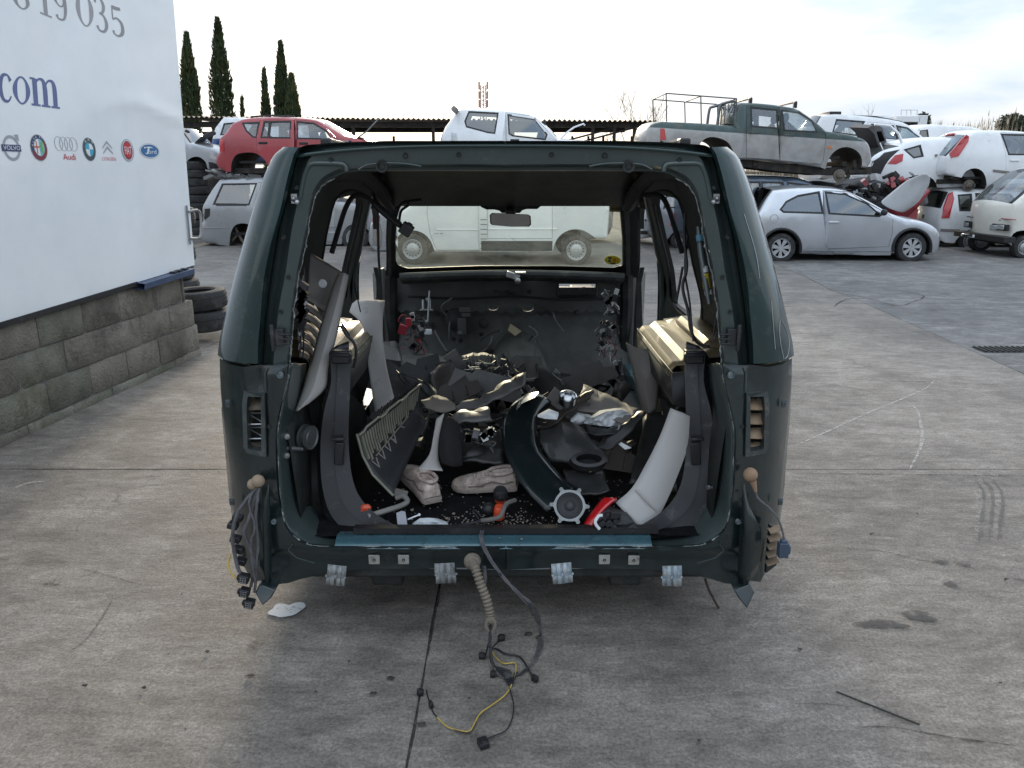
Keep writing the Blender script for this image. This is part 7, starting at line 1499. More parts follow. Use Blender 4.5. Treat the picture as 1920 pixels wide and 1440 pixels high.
# heap of dark dashboard parts
DK = [pm('heap_black_a', (.026, .026, .026), .45, 0, .3, 9, .1, dirt=(.07, .065, .06), damt=.25, ds=12), pm('heap_brown', (.055, .046, .040), .5, 0, .3, 9, .1, dirt=(.09, .08, .07), damt=.25, ds=12), pm('heap_grey', (.10, .096, .092), .5, 0, .3, 9, .1, dirt=(.13, .12, .11), damt=.25, ds=12)]
HP = [
 ('board', [[(972, 672, 4.0), (1010, 683, 3.9), (1052, 712, 3.75)], [(980, 715, 3.9), (1010, 725, 3.8), (1056, 722, 3.7)], [(998, 745, 3.8), (1030, 745, 3.7), (1066, 738, 3.65)]], 0, 'smooth black angular board standing up behind the green wing section', 'panel'),
 ('curved_fascia', [[(860, 752, 3.25), (900, 745, 3.2), (945, 715, 3.3), (985, 700, 3.4)], [(850, 770, 3.2), (900, 765, 3.15), (950, 738, 3.2), (985, 725, 3.3)]], 2, 'long curved dark fascia strip sweeping across the middle of the heap', 'fascia'),
 ('fascia_strip', [[(742, 695, 3.6), (775, 705, 3.55), (805, 722, 3.5), (818, 730, 3.5)], [(760, 718, 3.5), (785, 728, 3.5), (808, 742, 3.45), (820, 750, 3.4)]], 0, 'pointed black fascia piece behind the ribbed dashboard panel', 'fascia'),
 ('duct_box', [[(806, 697, 3.7), (842, 676, 3.75), (850, 690, 3.7)], [(812, 722, 3.6), (846, 712, 3.65), (856, 718, 3.6)], [(822, 740, 3.55), (850, 742, 3.5), (858, 735, 3.5)]], 1, 'open dark duct box near the centre of the heap', 'duct'),
 ('ribbed_grille', [[(868, 668, 3.9), (905, 660, 3.95), (930, 668, 3.9)], [(872, 690, 3.8), (905, 690, 3.8), (938, 695, 3.8)], [(885, 710, 3.7), (910, 715, 3.7), (945, 712, 3.7)]], 1, 'dark ribbed air grille at the top of the heap', 'grille'),
 ('trim_strip', [[(936, 668, 3.8), (955, 690, 3.7), (978, 720, 3.55), (994, 742, 3.45)], [(944, 664, 3.8), (964, 688, 3.7), (986, 716, 3.55), (1000, 740, 3.45)]], 0, 'narrow black strip slanting down left of the angular board', 'trim'),
 ('fascia_strip', [[(835, 790, 3.05), (855, 775, 3.05), (880, 768, 3.1), (915, 762, 3.1)], [(838, 812, 3.0), (860, 795, 3.0), (885, 788, 3.0), (922, 790, 3.0)]], 2, 'dull grey torn fascia lip above the fabric headrest', 'fascia'),
 ('air_duct', [[(1012, 805, 3.05), (1050, 792, 3.08), (1090, 800, 3.08), (1110, 830, 3.0)], [(1015, 835, 2.98), (1060, 830, 3.0), (1100, 838, 2.98), (1140, 858, 2.93)], [(1030, 868, 2.92), (1065, 870, 2.92), (1090, 878, 2.9), (1130, 872, 2.9)]], 0, 'dark air duct with an oval mouth right of the green wing', 'duct'),
 ('lower_panel', [[(1055, 880, 2.9), (1100, 880, 2.9), (1130, 880, 2.88)], [(1060, 905, 2.84), (1100, 915, 2.82), (1138, 905, 2.84)], [(1075, 922, 2.8), (1110, 926, 2.78), (1142, 915, 2.8)]], 0, 'black crumpled panel under the oval duct mouth', 'panel'),
 ('console', [[(1095, 722, 3.45), (1130, 735, 3.4), (1165, 752, 3.3), (1195, 768, 3.2)], [(1085, 745, 3.35), (1120, 758, 3.3), (1155, 770, 3.25), (1185, 782, 3.15)], [(1075, 765, 3.25), (1105, 775, 3.22), (1140, 785, 3.18), (1170, 790, 3.1)]], 3, 'grey centre console lying on its side beneath the white tissue', 'console'),
 ('long_trim', [[(1012, 800, 3.15), (1045, 772, 3.2), (1078, 748, 3.25), (1112, 730, 3.3)], [(1022, 806, 3.12), (1056, 780, 3.17), (1090, 756, 3.2), (1116, 734, 3.28)]], 1, 'dark brown trim strip slanting up past the metal ring', 'trim'),
 ('seat_belt_strap', [[(1112, 835, 2.98), (1150, 812, 3.0), (1180, 785, 3.05), (1206, 768, 3.1)], [(1135, 850, 2.95), (1165, 825, 2.98), (1190, 800, 3.0), (1210, 775, 3.05)]], 0, 'broad black strap running up to the dark grey tapered trim', 'strap'),
 ('kick_panel', [[(1098, 798, 3.15), (1130, 806, 3.12), (1158, 800, 3.1)], [(1102, 815, 3.08), (1130, 820, 3.05), (1156, 815, 3.05)]], 0, 'small black box panel under the white tissue', 'panel'),
 ('torn_liner', [[(790, 748, 3.3), (820, 742, 3.3), (850, 752, 3.25)], [(795, 762, 3.2), (825, 770, 3.2), (855, 768, 3.2)]], 3, 'tan torn liner edge left of the curved fascia strip', 'liner'),
 ('dark_tray', [[(860, 800, 3.1), (900, 800, 3.1), (940, 805, 3.1)], [(862, 840, 3.0), (900, 842, 3.0), (942, 845, 3.0)], [(865, 862, 2.95), (905, 866, 2.95), (945, 868, 2.95)]], 0, 'dark shiny tray beneath the curved fascia strip', 'tray'),
 ('floor_mat_piece', [[(745, 668, 4.6), (800, 662, 4.7), (850, 672, 4.6)], [(740, 700, 4.1), (800, 700, 4.1), (860, 702, 4.1)]], 2, 'ribbed dark mat in the footwell behind the heap', 'mat'),
 ('side_board', [[(705, 640, 4.5), (740, 640, 4.6), (752, 660, 4.5)], [(700, 700, 4.2), (740, 695, 4.2), (756, 690, 4.2)]], 0, 'black board at the left footwell', 'panel'),
 ('wheel_well_liner', [[(1205, 780, 3.3), (1250, 770, 3.3), (1290, 790, 3.2)], [(1195, 850, 3.1), (1240, 850, 3.1), (1290, 860, 3.0)], [(1180, 905, 2.95), (1230, 915, 2.95), (1290, 930, 2.9)]], 0, 'large black liner behind the biggest grey trim', 'liner'),
]
TANL = pm('tan_liner', (.20, .18, .15), .7, 0, .15, 8)
for nm, rws, mi_, lb, ct in HP:
  o_ = sheet(nm, rws, (DK + [GREYD if nm == 'console' else TANL])[mi_], lb, ct, .008, bulge=.03 if nm in ('air_duct', 'console') else .0, ang=22, warp=.014)
  if nm == 'ribbed_grille': GRL = o_
# ribs on the vent panel
for k in range(9): mb = MB(); mb.tube([W(874 + k * 7, 668 - (k > 3) * 2, 3.86), W(882 + k * 7, 708, 3.68)], .005, 5); obj('slat', mb, BLACKG, GRL)
# oval duct mouth
mb = MB(); c = W(1103, 863, 2.86); axd = Vector((.1, -.7, .7)).normalized(); ud = Vector((1, 0, 0)); vd = ud.cross(axd)
rr_ = [[c + ud * (rx * math.cos(a)) + vd * (ry * math.sin(a)) + axd * h_ for a in [2 * math.pi * i / 24 for i in range(25)]] for rx, ry, h_ in ((.075, .04, -.02), (.070, .035, .012), (.052, .022, .014), (.046, .018, -.03))]
mb.loft(rr_); obj('duct_mouth', mb, BLACKG, label='oval rubber mouth at the end of the dark air duct', cat='duct'); mb = MB(); mb.add(rr_[-1][:-1], [tuple(range(24))]); obj('duct_shade_disc', mb, RDARK, label='black disc for the shade inside the oval duct mouth', cat='duct', fix=False)  # flat black face paints the darkness within the duct
# metal ring, headrest, box, pipes
mb = MB(); mb.lathe([(.036, -.018), (.038, .018), (.034, .020), (.032, .016), (.031, -.018)], W(1064, 748, 3.1), (.05, -.45, 1), 30); mb.lathe([(0, -.01), (.031, -.01)], W(1064, 748, 3.1), (.05, -.45, 1), 24); obj('metal_ring', mb, CHROME, label='shiny round metal cup ring on top of the heap', cat='ring')
FAB = pm('charcoal_fabric', (.028, .026, .028), .95, 0, .15, 60, .5, 500, spec=.1)
sheet('headrest', [[(833, 782, 2.98), (845, 776, 3.0), (862, 792, 3.0)], [(822, 815, 2.92), (840, 812, 2.9), (868, 818, 2.95)], [(821, 850, 2.9), (842, 852, 2.88), (870, 852, 2.92)], [(826, 872, 2.9), (848, 878, 2.88), (870, 876, 2.92)]], FAB, 'charcoal fabric head restraint standing above the two trainers', 'head restraint', .05, sub=1)
sheet('pale_bracket', [[(818, 785, 3.02), (812, 820, 2.98), (805, 852, 2.95), (782, 880, 2.9)], [(832, 775, 3.02), (823, 822, 2.98), (822, 860, 2.95), (830, 882, 2.9)]], GREY, 'pale grey curved bracket between ribbed panel and head restraint', 'bracket', .006)
mb = MB(); mb.tube(spl([W(690, 968, 2.66), W(725, 957, 2.70), W(752, 948, 2.74), W(764, 940, 2.76), W(756, 930, 2.78), W(742, 934, 2.78)], 4), .0105, 10); mb.box(W(752, 925, 2.8), (.05, .03, .02), Matrix.Rotation(.3, 3, 'Y')); obj('bent_pipe', mb, pm('pipe_grey', (.20, .19, .175), .55), label='bent pale grey handle pipe on the carpet at left', cat='pipe')
mb = MB(); mb.ball(W(686, 952, 2.68), .022, 10, (1, .6, .7)); mb.box(W(682, 958, 2.68), (.02, .02, .03), Matrix.Rotation(.5, 3, 'Y')); obj('orange_scrap', mb, ORG, label='crumpled orange plastic scrap beside the left black trim', cat='scrap')
mb = MB(); slabp(mb, [(743, 962, 2.66), (753, 958, 2.66), (760, 960, 2.66), (764, 986, 2.63), (746, 988, 2.63)], (0, .003, 0)); obj('clear_strip', mb, pm('frosted_plastic', (.28, .29, .33), .3, 0, .1, 9, 0, coat=.5), label='small frosted plastic strip standing on the carpet at left', cat='plastic strip')
mb = MB(); mb.tube([W(764, 974, 2.66), W(784, 966, 2.68)], .003, 6); mb.ball(W(786, 965, 2.68), .006, 8); obj('long_screw', mb, WHITEP, label='long pale screw next to the frosted plastic strip', cat='screw')
mb = MB(); slabp(mb, [(733, 1003, 2.60), (800, 1003, 2.60), (770, 998, 2.63), (735, 999, 2.63)], (0, .0, .004)); slabp(mb, [(850, 1003, 2.6), (895, 1003, 2.6), (880, 997, 2.64), (852, 998, 2.63)], (0, 0, .004)); obj('ticket', mb, GREY, label='flat grey strips of paper tucked along the rear sill', cat='paper')
mb = MB(); mb.tube([W(1338, 914, 2.66), W(1328, 914, 2.7)], .006, 8); mb.lathe([(0, .003), (.009, .003), (.010, -.002)], W(1328, 914, 2.69), (-1, -.3, 0), 10); obj('long_bolt', mb, STEEL, wreck)
# gas strut pulley on the left inner corner
mb = MB(); 
for k, r in ((0, .050), (.02, .046)): mb.lathe([(0, .004), (r * .5, .004), (r * .6, .0), (r * .9, .0), (r, .005), (r, -.004)], W(572, 820, 2.72) + Vector((k, 0, 0)), (1, -.35, 0), 28)
obj('belt_reel', mb, pm('reel_grey', (.12, .125, .125), .45, .4), wreck)
mb = MB(); mb.tube([W(535, 840, 2.62), W(566, 842, 2.68)], .008, 8); 
for y in (818, 854): mb.lathe([(0, .01), (.010, .008), (.013, 0)], W(537, y, 2.6), (.6, -.8, 0), 10)
mb.box(W(533, 836, 2.61), (.012, .02, .09)); obj('reel_bracket', mb, STEEL, wreck)
# small loose litter in the load area
mb = MB(); rn = random.Random(12)
for i in range(520):
    x = XM + rn.uniform(-.55, .55); y = rn.uniform(2.61, 3.1); z = FZ + .002; r = rn.uniform(.0008, .0028) * (2 if rn.random() < .06 else 1)
    if rn.random() < .5: x = XM + rn.gauss(-.02, .12); y = rn.gauss(2.68, .05)
    mb.box((x, y, z + r * .5), (r * 2, r * 2, r), Matrix.Rotation(rn.uniform(0, 3), 3, 'Z'))
obj('glass_crumbs', mb, pm('crumb', (.35, .30, .25), .7, 0, .4, 90), kind='stuff', label='pale crumbs of broken glass and dirt scattered on the black carpet', cat='debris', fix=False)
# ------------------------------------------------------------------ wiring
WIRE = pm('wire_black', (.018, .018, .02), .5, 0, .2, 30, 0); WIREG = pm('wire_dusty', (.10, .095, .10), .7, 0, .35, 30, .1); WIREY = pm('wire_yellow', (.52, .36, .06), .5, 0, .2, 30, 0)
def wire(mb, pts, r, n=5, mi=0, jit=0, seed=0):
    rn = random.Random(seed); P = spl([Vector(p) for p in pts], n); P = [p + Vector((rn.uniform(-jit, jit), rn.uniform(-jit, jit), rn.uniform(-jit, jit))) for p in P]; mb.tube(P, r, 6, mi=mi)
# corrugated boot and its harness hanging to the ground
BT = thing('cable_boot', 'dusty corrugated rubber cable boot hanging from the rear panel, its wires spread on the ground', 'cable', W(905, 1100, 2.47))
P = spl([W(886, 1055, 2.50), W(892, 1068, 2.46), W(901, 1095, 2.44), (W(912, 1122, 2.43)), W(919, 1150, 2.42), W(920, 1166, 2.41)], 12)
DUSTC = pm('dusty_boot', (.19, .16, .125), .85, 0, .2, 14, .3, 90, dirt=(.05, .045, .04), damt=.3, ds=18)
mb = MB(); mb.tube(P, [.0135 + .0035 * (1 if (i // 1) % 3 else -1) for i in range(len(P))], 14); obj('bellows', mb, DUSTC, BT, ang=80)
mb = MB(); mb.lathe([(0, .012), (.022, .010), (.030, .0), (.031, -.006), (.028, -.012)], W(886, 1053, 2.505), (.15, -1, .3), 24); obj('grommet', mb, DUSTC, BT)
mb = MB(); c = W(920, 1170, 2.41); mb.tube([c + Vector((.016 * math.cos(a), -.004, .026 * math.sin(a))) for a in [2 * math.pi * i / 16 for i in range(17)]], .006, 8); obj('end_ring', mb, DUSTC, BT)
mb = MB(); mb.tube([W(908, 1062, 2.52), W(910, 1085, 2.52), W(904, 1120, 2.52)], .007, 8); obj('drain_tube', mb, WIREG, BT)
g0 = lambda x, y, z=.008: G(x, y, z)
mb = MB()
hub = [W(920, 1172, 2.41), W(919, 1190, 2.40), W(919, 1215, 2.37), g0(924, 1245, .02)]
for k in range(6):
    o = Vector((.004 * math.cos(k), .004 * math.sin(k), 0)); 
    wire(mb, [p + o for p in hub] + [g0(945 + k * 2, 1272 - k * 3), g0(956 + k, 1284), g0(966, 1270 - k * 2), g0(972 + k, 1264), g0(992, 1250)], .0022, 5, 0, .001, k)
wire(mb, hub[:3] + [g0(930, 1216), g0(948, 1226), g0(975, 1232), g0(995, 1262), g0(1006, 1277)], .0035, 5)
wire(mb, hub[:3] + [g0(932, 1205), g0(938, 1197)], .003, 4); wire(mb, hub[:2] + [g0(910, 1229), g0(904, 1230)], .003, 4); wire(mb, hub[:3] + [g0(926, 1262)], .003)
obj('black_wires', mb, WIRE, BT)
mb = MB(); wire(mb, hub[:3] + [g0(932, 1235), g0(945, 1244), g0(965, 1243), g0(967, 1258), g0(961, 1280), g0(948, 1302), g0(925, 1320), g0(900, 1338), g0(888, 1360), g0(880, 1371), g0(862, 1370), g0(838, 1362), g0(820, 1345)], .0022, 6)
obj('yellow_wire', mb, WIREY, BT)
mb = MB(); wire(mb, [g0(820, 1345), g0(812, 1335), g0(806, 1318), g0(801, 1302), g0(800, 1294)], .0025); wire(mb, [g0(955, 1290), g0(963, 1320), g0(960, 1348), g0(948, 1370), g0(925, 1380), g0(912, 1386)], .0024); wire(mb, [g0(838, 1362), g0(862, 1372), g0(882, 1372), g0(893, 1352)], .0016, 5, 0, .001); obj('thin_wire', mb, WIRE, BT)
for i, (x, y, sx_, sy_, rz_) in enumerate(((906, 1393, .030, .034, .4), (808, 1321, .012, .02, .5), (788, 1298, .022, .014, -.2), (940, 1196, .024, .018, .3), (904, 1230, .024, .014, 0), (924, 1264, .018, .016, 0), (1003, 1272, .016, .022, .9))):
    mb = MB(); c = G(x, y, .012); mb.box(c, (sx_, sy_, .02), Matrix.Rotation(rz_, 3, 'Z')); mb.box(c + Vector((0, 0, .011)), (sx_ * .5, sy_ * .8, .006), Matrix.Rotation(rz_, 3, 'Z')); mb.box(c + Vector((0, -sy_ * .5, 0)), (sx_ * .7, .004, .012), Matrix.Rotation(rz_, 3, 'Z')); obj('connector', mb, BLACK, BT, bev=.003)
LC = thing('loose_cable', 'long thin grey cable loop hanging over the sill down to the concrete', 'cable', W(905, 1000, 2.5)); mb = MB()
for k in range(4):
    q = k * .0035
    wire(mb, [W(901, 1000, 2.56) + Vector((q, 0, .01)), W(900, 1012, 2.50) + Vector((q, 0, 0)), W(912, 1040, 2.48) + Vector((q, 0, 0)), W(935, 1075, 2.46) + Vector((q, 0, 0)), W(962, 1105, 2.42) + Vector((q, 0, 0)), W(990, 1135, 2.36) + Vector((q * 2, 0, 0)), g0(1008 + k * 2, 1170, .03 - k * .004), g0(1018 - k * 3, 1205), g0(1008 - k * 2, 1232), g0(990, 1252), g0(968 - k, 1266), g0(945, 1272 - k * 4), g0(930, 1262)], .0021, 6, 0, .0012, 20 + k)
obj('strands', mb, WIREG, LC); mb = MB()
for p in ((992, 1138, 2.35), (999, 1152, 2.33), (937, 1078, 2.45)): mb.ball(W(*p), .006, 8)
obj('tape_wrap', mb, WIRE, LC)
# left side loom with grommet ball and connectors
LL = thing('lamp_loom', 'dusty rear lamp wiring loom with connectors hanging from the left lower corner', 'wiring', W(470, 900, 2.5))
mb = MB(); mb.ball(W(484, 902, 2.47), .023, 14, (1, .9, 1)); mb.ball(W(474, 908, 2.48), .020, 12); obj('grommet', mb, DUST, LL)
mb = MB()
for k, pts in enumerate([[(482, 915, 2.47), (462, 938, 2.46), (444, 965, 2.45), (436, 1000, 2.45), (440, 1040, 2.46), (448, 1070, 2.45), (455, 1082, 2.45)], [(484, 915, 2.47), (476, 940, 2.46), (468, 970, 2.44), (458, 1000, 2.44), (470, 1030, 2.44), (478, 1060, 2.44), (470, 1100, 2.45)], [(480, 915, 2.47), (468, 935, 2.45), (470, 960, 2.44), (478, 990, 2.43), (470, 1020, 2.43), (474, 1060, 2.43), (480, 1100, 2.44)], [(486, 915, 2.46), (482, 945, 2.44), (480, 985, 2.44), (484, 1020, 2.44), (480, 1060, 2.44), (478, 1110, 2.45)]]):
    wire(mb, [W(*p) for p in pts], (.007, .006, .004, .005)[k], 5, 0, .0015, k)
obj('cables', mb, WIREG, LL)
for y, x, s_ in ((1084, 458, 0), (1110, 459, 0), (1131, 468, 1)):
    mb = MB(); c = W(x, y, 2.43); mb.box(c, (.034, .03, .030), Matrix.Rotation(.25, 3, 'Y')); mb.box(c + Vector((-.02, 0, .003)), (.01, .02, .016)); cn = obj('connector', mb, BLACK, LL, bev=.003)
    mb = MB()
    for a in range(3): mb.box(c + Vector((-.009 + a * .009, -.016, .0)), (.0018, .003, .022), Matrix.Rotation(.25, 3, 'Y'))
    for a in (-1, 0, 1): mb.box(c + Vector((0, -.016, a * .009)), (.022, .003, .0016), Matrix.Rotation(.25, 3, 'Y'))
    obj('terminal_grid', mb, STEEL, cn)
for k, (x, y) in enumerate(((437, 985), (442, 1010), (447, 1030), (452, 1052), (446, 970))): mb = MB(); mb.box(W(x, y, 2.49), (.035, .03, .022), Matrix.Rotation(.3, 3, 'Y')); obj('clip_block', mb, BLACKG, LL, bev=.003)
mb = MB(); wire(mb, [W(432, 1040, 2.47), W(428, 1060, 2.46), W(436, 1078, 2.45), W(446, 1085, 2.45)], .003); obj('yellow_wire', mb, WIREY, LL)
# right side
RLm = thing('lamp_loom', 'single rear lamp wire with tan grommet and blue connector at the right lower corner', 'wiring', W(1410, 900, 2.5))
mb = MB(); mb.ball(W(1407, 890, 2.46), .025, 14); mb.tube([W(1412, 902, 2.45), W(1417, 922, 2.45)], [.012, .005], 8); obj('grommet', mb, pm('tan_rubber', (.30, .19, .12), .8, 0, .2, 14, .2), RLm)
mb = MB(); wire(mb, [W(1416, 918, 2.45), W(1422, 935, 2.45), W(1445, 955, 2.44), W(1460, 975, 2.43), W(1468, 1000, 2.42), W(1470, 1015, 2.42)], .004, 5, 0, .0008); obj('cable', mb, WIREG, RLm)
mb = MB(); c = W(1468, 1030, 2.41); mb.box(c, (.034, .03, .055)); mb.box(c + Vector((.018, 0, 0)), (.012, .022, .03)); mb.box(c + Vector((0, 0, .03)), (.022, .02, .014)); obj('blue_connector', mb, pm('slate_blue_plastic', (.045, .065, .10), .5, 0, .1, 20), RLm, bev=.003)
for k in range(5): mb = MB(); y = 992 + k * 15; mb.box(W(1453 - k * 1.5, y, 2.49), (.045, .04, .006), Matrix.Rotation(-.35, 3, 'Y')); obj('bumper_clip', mb, DUST, wreck)
mb = MB(); slabp(mb, [(1444, 985, 2.50), (1458, 988, 2.52), (1456, 1060, 2.52), (1436, 1075, 2.5)], (0, .02, 0)); obj('clip_rail', mb, BLACK, wreck)
# folded bottom corners
for s in (0, 1):
    mb = MB(); pr = [(520, 1098, 2.47), (486, 1095, 2.46), (478, 1112, 2.45), (492, 1136, 2.43), (508, 1122, 2.44), (516, 1108, 2.45)]
    if s: pr = [(2 * 948 - x - 3, y + (6 if i in (3,) else 0), Y) for i, (x, y, Y) in enumerate(pr)]
    slabp(mb, pr, (0, .05, 0)); obj('corner_bracket', mb, DIRTG, wreck, bev=.004)
    sheet('wing_fold', [[((1395, 905, 2.49)), (1405, 950, 2.47), (1425, 985, 2.46)], [(1388, 1000, 2.49), (1402, 1010, 2.45), (1432, 1020, 2.47)], [(1384, 1090, 2.49), (1400, 1095, 2.46), (1425, 1060, 2.48)]] if s else [[(503, 905, 2.49), (494, 950, 2.475), (480, 985, 2.48)], [(507, 1000, 2.49), (498, 1010, 2.47), (484, 1020, 2.48)], [(508, 1090, 2.49), (500, 1095, 2.47), (486, 1070, 2.48)]], DIRTG, parent=wreck, th_=.003)
# rubber seals in the window openings, wires and canister, hanging plug
for s in (0, 1):
    mb = MB(); P = [W(622, 474, 3.3), W(635, 430, 3.35), W(648, 390, 3.4), W(664, 367, 3.45), W(684, 368, 3.5), W(705, 385, 3.55)]
    if s: P = [mir(p) for p in P]; P[-2] = P[-3] + Vector((-.05, .1, .0)); P = P[:5]
    mb.tube(spl(P, 5), .011, 8); obj('hanging_seal', mb, RUB, wreck)
mb = MB(); wire(mb, [W(700, 382, 3.0), W(720, 400, 3.0), W(740, 416, 3.0), W(752, 424, 3.0)], .012); wire(mb, [W(705, 380, 3.02), W(728, 400, 3.0), W(752, 420, 2.98)], .008); mb.box(W(762, 430, 2.98), (.045, .04, .045), Matrix.Rotation(.6, 3, 'Y')); mb.box(W(768, 421, 2.98), (.02, .03, .012), Matrix.Rotation(.6, 3, 'Y')); obj('hanging_plug', mb, BLACK, label='black plug on a thick cable hanging from the roof at upper left', cat='plug', bev=.003)
mb = MB(); wire(mb, [W(742, 408, 4.3), W(750, 385, 4.3), W(762, 378, 4.3), W(790, 374, 4.3)], .008); wire(mb, [W(748, 420, 4.3), W(752, 396, 4.3), W(766, 384, 4.3), W(758, 376, 4.3)], .008); obj('roof_wires', mb, WIRE, wreck)
CN = thing('airbag_canister', 'thin grey tube with pale bands and yellow label along the right inner edge', 'tube', W(1325, 500, 2.75))
mb = MB(); mb.tube([W(1309, 425, 2.78), W(1314, 470, 2.76), W(1322, 520, 2.74), W(1330, 570, 2.72)], [.008, .012, .012, .008], 12); obj('tube', mb, pm('dull_tube', (.16, .18, .18), .4, .5), CN)
for i, (a, b, m_) in enumerate((((1311, 440), (1313, 452), pm('pale_blue_tape', (.12, .3, .42), .5)), ((1320, 500), (1322, 511), WHITEP), ((1322, 513), (1326, 541), pm('yellow_label', (.62, .47, .03), .5)), ((1327, 545), (1329, 553), WHITEP))):
    mb = MB(); mb.tube([W(a[0], a[1], 2.755 - i * .006), W(b[0], b[1], 2.75 - i * .006)], .0135, 12); obj('band', mb, m_, CN)
mb = MB()
wire(mb, [W(1285, 400, 2.9), W(1283, 450, 2.88), W(1288, 500, 2.86), W(1280, 540, 2.84), (W(1290, 580, 2.82)), W(1296, 620, 2.8), W(1310, 645, 2.8), W(1330, 650, 2.78)], .006, 5, 0, .001, 1)
wire(mb, [W(1290, 440, 2.9), W(1284, 500, 2.88), W(1292, 560, 2.84), W(1296, 600, 2.8), W(1300, 640, 2.78)], .004, 5, 0, .001, 2); wire(mb, [W(1280, 500, 2.95), W(1272, 545, 2.95), W(1268, 565, 2.95)], .005); wire(mb, [W(1345, 620, 2.6), W(1335, 640, 2.6), W(1340, 600, 2.62), W(1330, 575, 2.64)], .002); wire(mb, [W(1345, 620, 2.6), W(1350, 650, 2.6), W(1346, 670, 2.6)], .002)
obj('hanging_wires', mb, WIRE, label='black wires dangling over the right storage bin', cat='wiring')
mb = MB(); wire(mb, [W(640, 610, 2.9), W(650, 628, 2.9), W(662, 640, 2.9), W(668, 660, 2.9), W(663, 690, 2.9)], .006); wire(mb, [W(628, 600, 2.95), W(645, 622, 2.92), W(655, 628, 2.9), W(640, 605, 2.95)], .003); wire(mb, [W(670, 560, 3.4), W(664, 530, 3.4), W(676, 585, 3.35)], .003); obj('hanging_wires', mb, WIRE, label='black wires across the left storage bin lid', cat='wiring')
rn = random.Random(31)
WC = [WIRE, WIREG, pm('wire_red', (.35, .03, .04), .5), pm('wire_white', (.5, .5, .48), .5)]
def tangle(name, cx, cy, w_, h_, Y, n, lb, kinds=(0, 1, 2, 3), r=.003):
    mb = MB()
    for i in range(n):
        x = cx + rn.uniform(-w_, w_); y = cy + rn.uniform(-h_, h_); P = []
        for k in range(4): P.append(W(x, y, Y + rn.uniform(-.04, .04))); x += rn.uniform(-w_, w_) * .6; y += rn.uniform(-.1, .5) * h_
        wire(mb, P, r * rn.uniform(.6, 1.3), 4, rn.choice(kinds))
    for i in range(n // 3): mb.box(W(cx + rn.uniform(-w_, w_), cy + rn.uniform(-h_, h_), Y - .03), (.025, .02, .035), Matrix.Rotation(rn.uniform(-1, 1), 3, 'Y'), rn.choice((0, 0, 0, 1, 3)))
    obj(name, mb, WC, label=lb, cat='wiring', kind='stuff', fix=False)
tangle('wire_tangle', 1145, 560, 12, 18, 5.0, 26, 'pale wires fanned out below the right end of the windscreen', (1, 3, 1), .004)
tangle('wire_tangle', 1140, 625, 15, 30, 4.9, 36, 'tangled wires at the right end of the firewall', (0, 1, 1, 2, 3))
tangle('wire_tangle', 775, 620, 18, 35, 4.7, 30, 'wires with red plugs at the left end of the firewall', (0, 0, 1, 2))
tangle('wire_tangle', 1160, 700, 6, 30, 4.6, 18, 'wires hanging by the right door sill', (0, 1, 1, 3))
tangle('wire_tangle', 566, 560, 5, 60, 2.72, 34, 'wires and clips along the left inner edge of the opening', (0, 0, 1, 3), .002)
tangle('wire_tangle', 920, 700, 45, 25, 3.7, 34, 'loose wires and white plugs strewn over the heap', (0, 0, 1, 3), .003)
tangle('wire_tangle', 900, 815, 22, 12, 2.95, 22, 'grey wires bunched in the dark tray', (1, 0, 1), .0025)
mb = MB(); mb.box(W(755, 618, 4.6), (.05, .03, .06), Matrix.Rotation(.3, 3, 'Y')); mb.box(W(766, 604, 4.62), (.035, .03, .05)); obj('red_plug', mb, pm('plug_red', (.40, .03, .05), .5), label='red plugs hanging at the left end of the firewall', cat='plug', bev=.004)
mb = MB(); wire(mb, [W(815, 620, 4.9), W(825, 640, 4.8), W(838, 660, 4.7)], .007); wire(mb, [W(990, 640, 4.9), (W(1000, 630, 4.9)), W(1004, 650, 4.8), W(1000, 690, 4.6)], .005); wire(mb, [W(900, 640, 4.9), W(920, 625, 4.9), W(940, 622, 4.9), W(910, 655, 4.8), W(890, 665, 4.7)], .005); obj('floor_wires', mb, WIRE, label='black wires trailing over the floor tunnel behind the heap', cat='wiring')
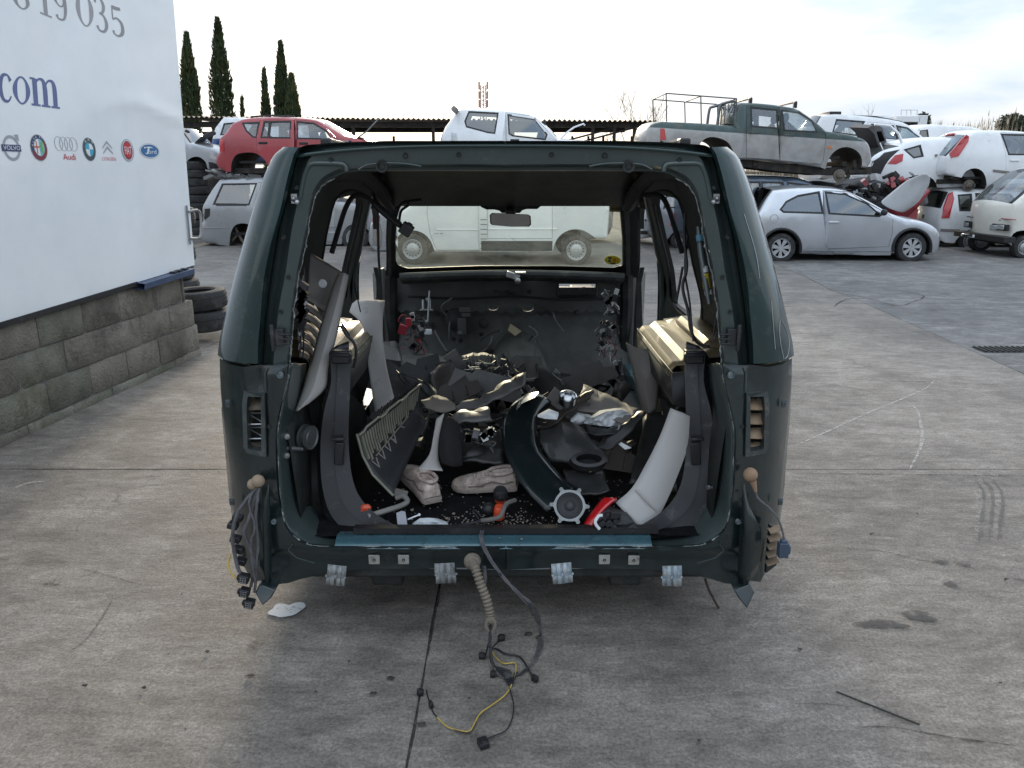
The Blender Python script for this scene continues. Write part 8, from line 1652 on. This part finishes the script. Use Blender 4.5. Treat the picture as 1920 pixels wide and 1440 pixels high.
# extra scrap fragments filling the heap
FR = random.Random(77)
for i in range(120):
    x = FR.uniform(745, 1185); y = FR.uniform(700, 850); Y = 4.1 - (y - 700) / 150 * 1.12
    c = W(x, y, Y); s_ = FR.uniform(.018, .085); rot = Matrix.Rotation(FR.uniform(-1, 1), 3, 'X') @ Matrix.Rotation(FR.uniform(-1.2, 1.2), 3, 'Y') @ Matrix.Rotation(FR.uniform(0, 3), 3, 'Z')
    mb = MB(); n_ = FR.choice((4, 5, 6)); pts = [c + rot @ Vector((s_ * math.cos(a) * FR.uniform(.7, 1.3), s_ * .55 * math.sin(a) * FR.uniform(.7, 1.3), .02 * math.sin(a * 2))) for a in [2 * math.pi * k / n_ for k in range(n_)]]
    mb.add([c + rot @ Vector((0, 0, .02))] + pts, [(0, k + 1, (k + 1) % n_ + 1) for k in range(n_)]); obj('plastic_fragment', mb, DK[i % 3], label='angular dark plastic fragment jumbled in the heap of dashboard parts', cat='fragment', group='dark plastic fragments in the heap', solid=.006, ang=20)

# flat broken boards standing in the heap
FB = random.Random(5)
PN = [((770, 715, 3.7), .16, .09, .5, .5), ((850, 735, 3.45), .14, .07, -.4, .9), ((915, 720, 3.5), .18, .06, .3, .3), ((940, 690, 3.8), .12, .10, -.6, 1.2), ((1030, 765, 3.3), .12, .06, .7, .4), ((880, 700, 3.8), .15, .05, .9, .2), ((800, 690, 3.9), .12, .09, -.2, 1.0), ((1150, 850, 3.1), .13, .07, .3, .5), ((990, 690, 3.9), .12, .08, .1, .8), ((720, 700, 3.9), .13, .1, .2, .9), ((1100, 705, 3.8), .16, .06, -.3, .3), ((1075, 760, 3.25), .12, .05, .6, .5)]
for i, (c_, a, b, ry, rx) in enumerate(PN):
    c = W(*c_); rot = Matrix.Rotation(ry, 3, 'Y') @ Matrix.Rotation(-rx, 3, 'X'); mb = MB()
    q = [(-a, -b), (-a * .3, -b * 1.1), (a, -b * .8), (a * .9, b * .2), (a * .6, b * .3), (a * .55, b), (-a * .4, b * .9), (-a * .5, b * .4), (-a * .95, b * .5)]
    mb.prism([c + rot @ Vector((x, 0, z)) for x, z in q], rot @ Vector((0, .006, 0)))
    for k in range(3): x = -a * .6 + k * a * .5; mb.prism([c + rot @ Vector((x, -.0005, -b * .7)), c + rot @ Vector((x + .008, -.0005, -b * .7)), c + rot @ Vector((x + .008, -.0005, b * .15)), c + rot @ Vector((x, -.0005, b * .15))], rot @ Vector((0, -.010, 0)))
    obj('plastic_fragment', mb, DK[i % 3], label='broken ribbed dark plastic board jumbled in the heap of dashboard parts', cat='fragment', group='broken ribbed boards in the heap', ang=20, fix=False, kind=None, bev=0)
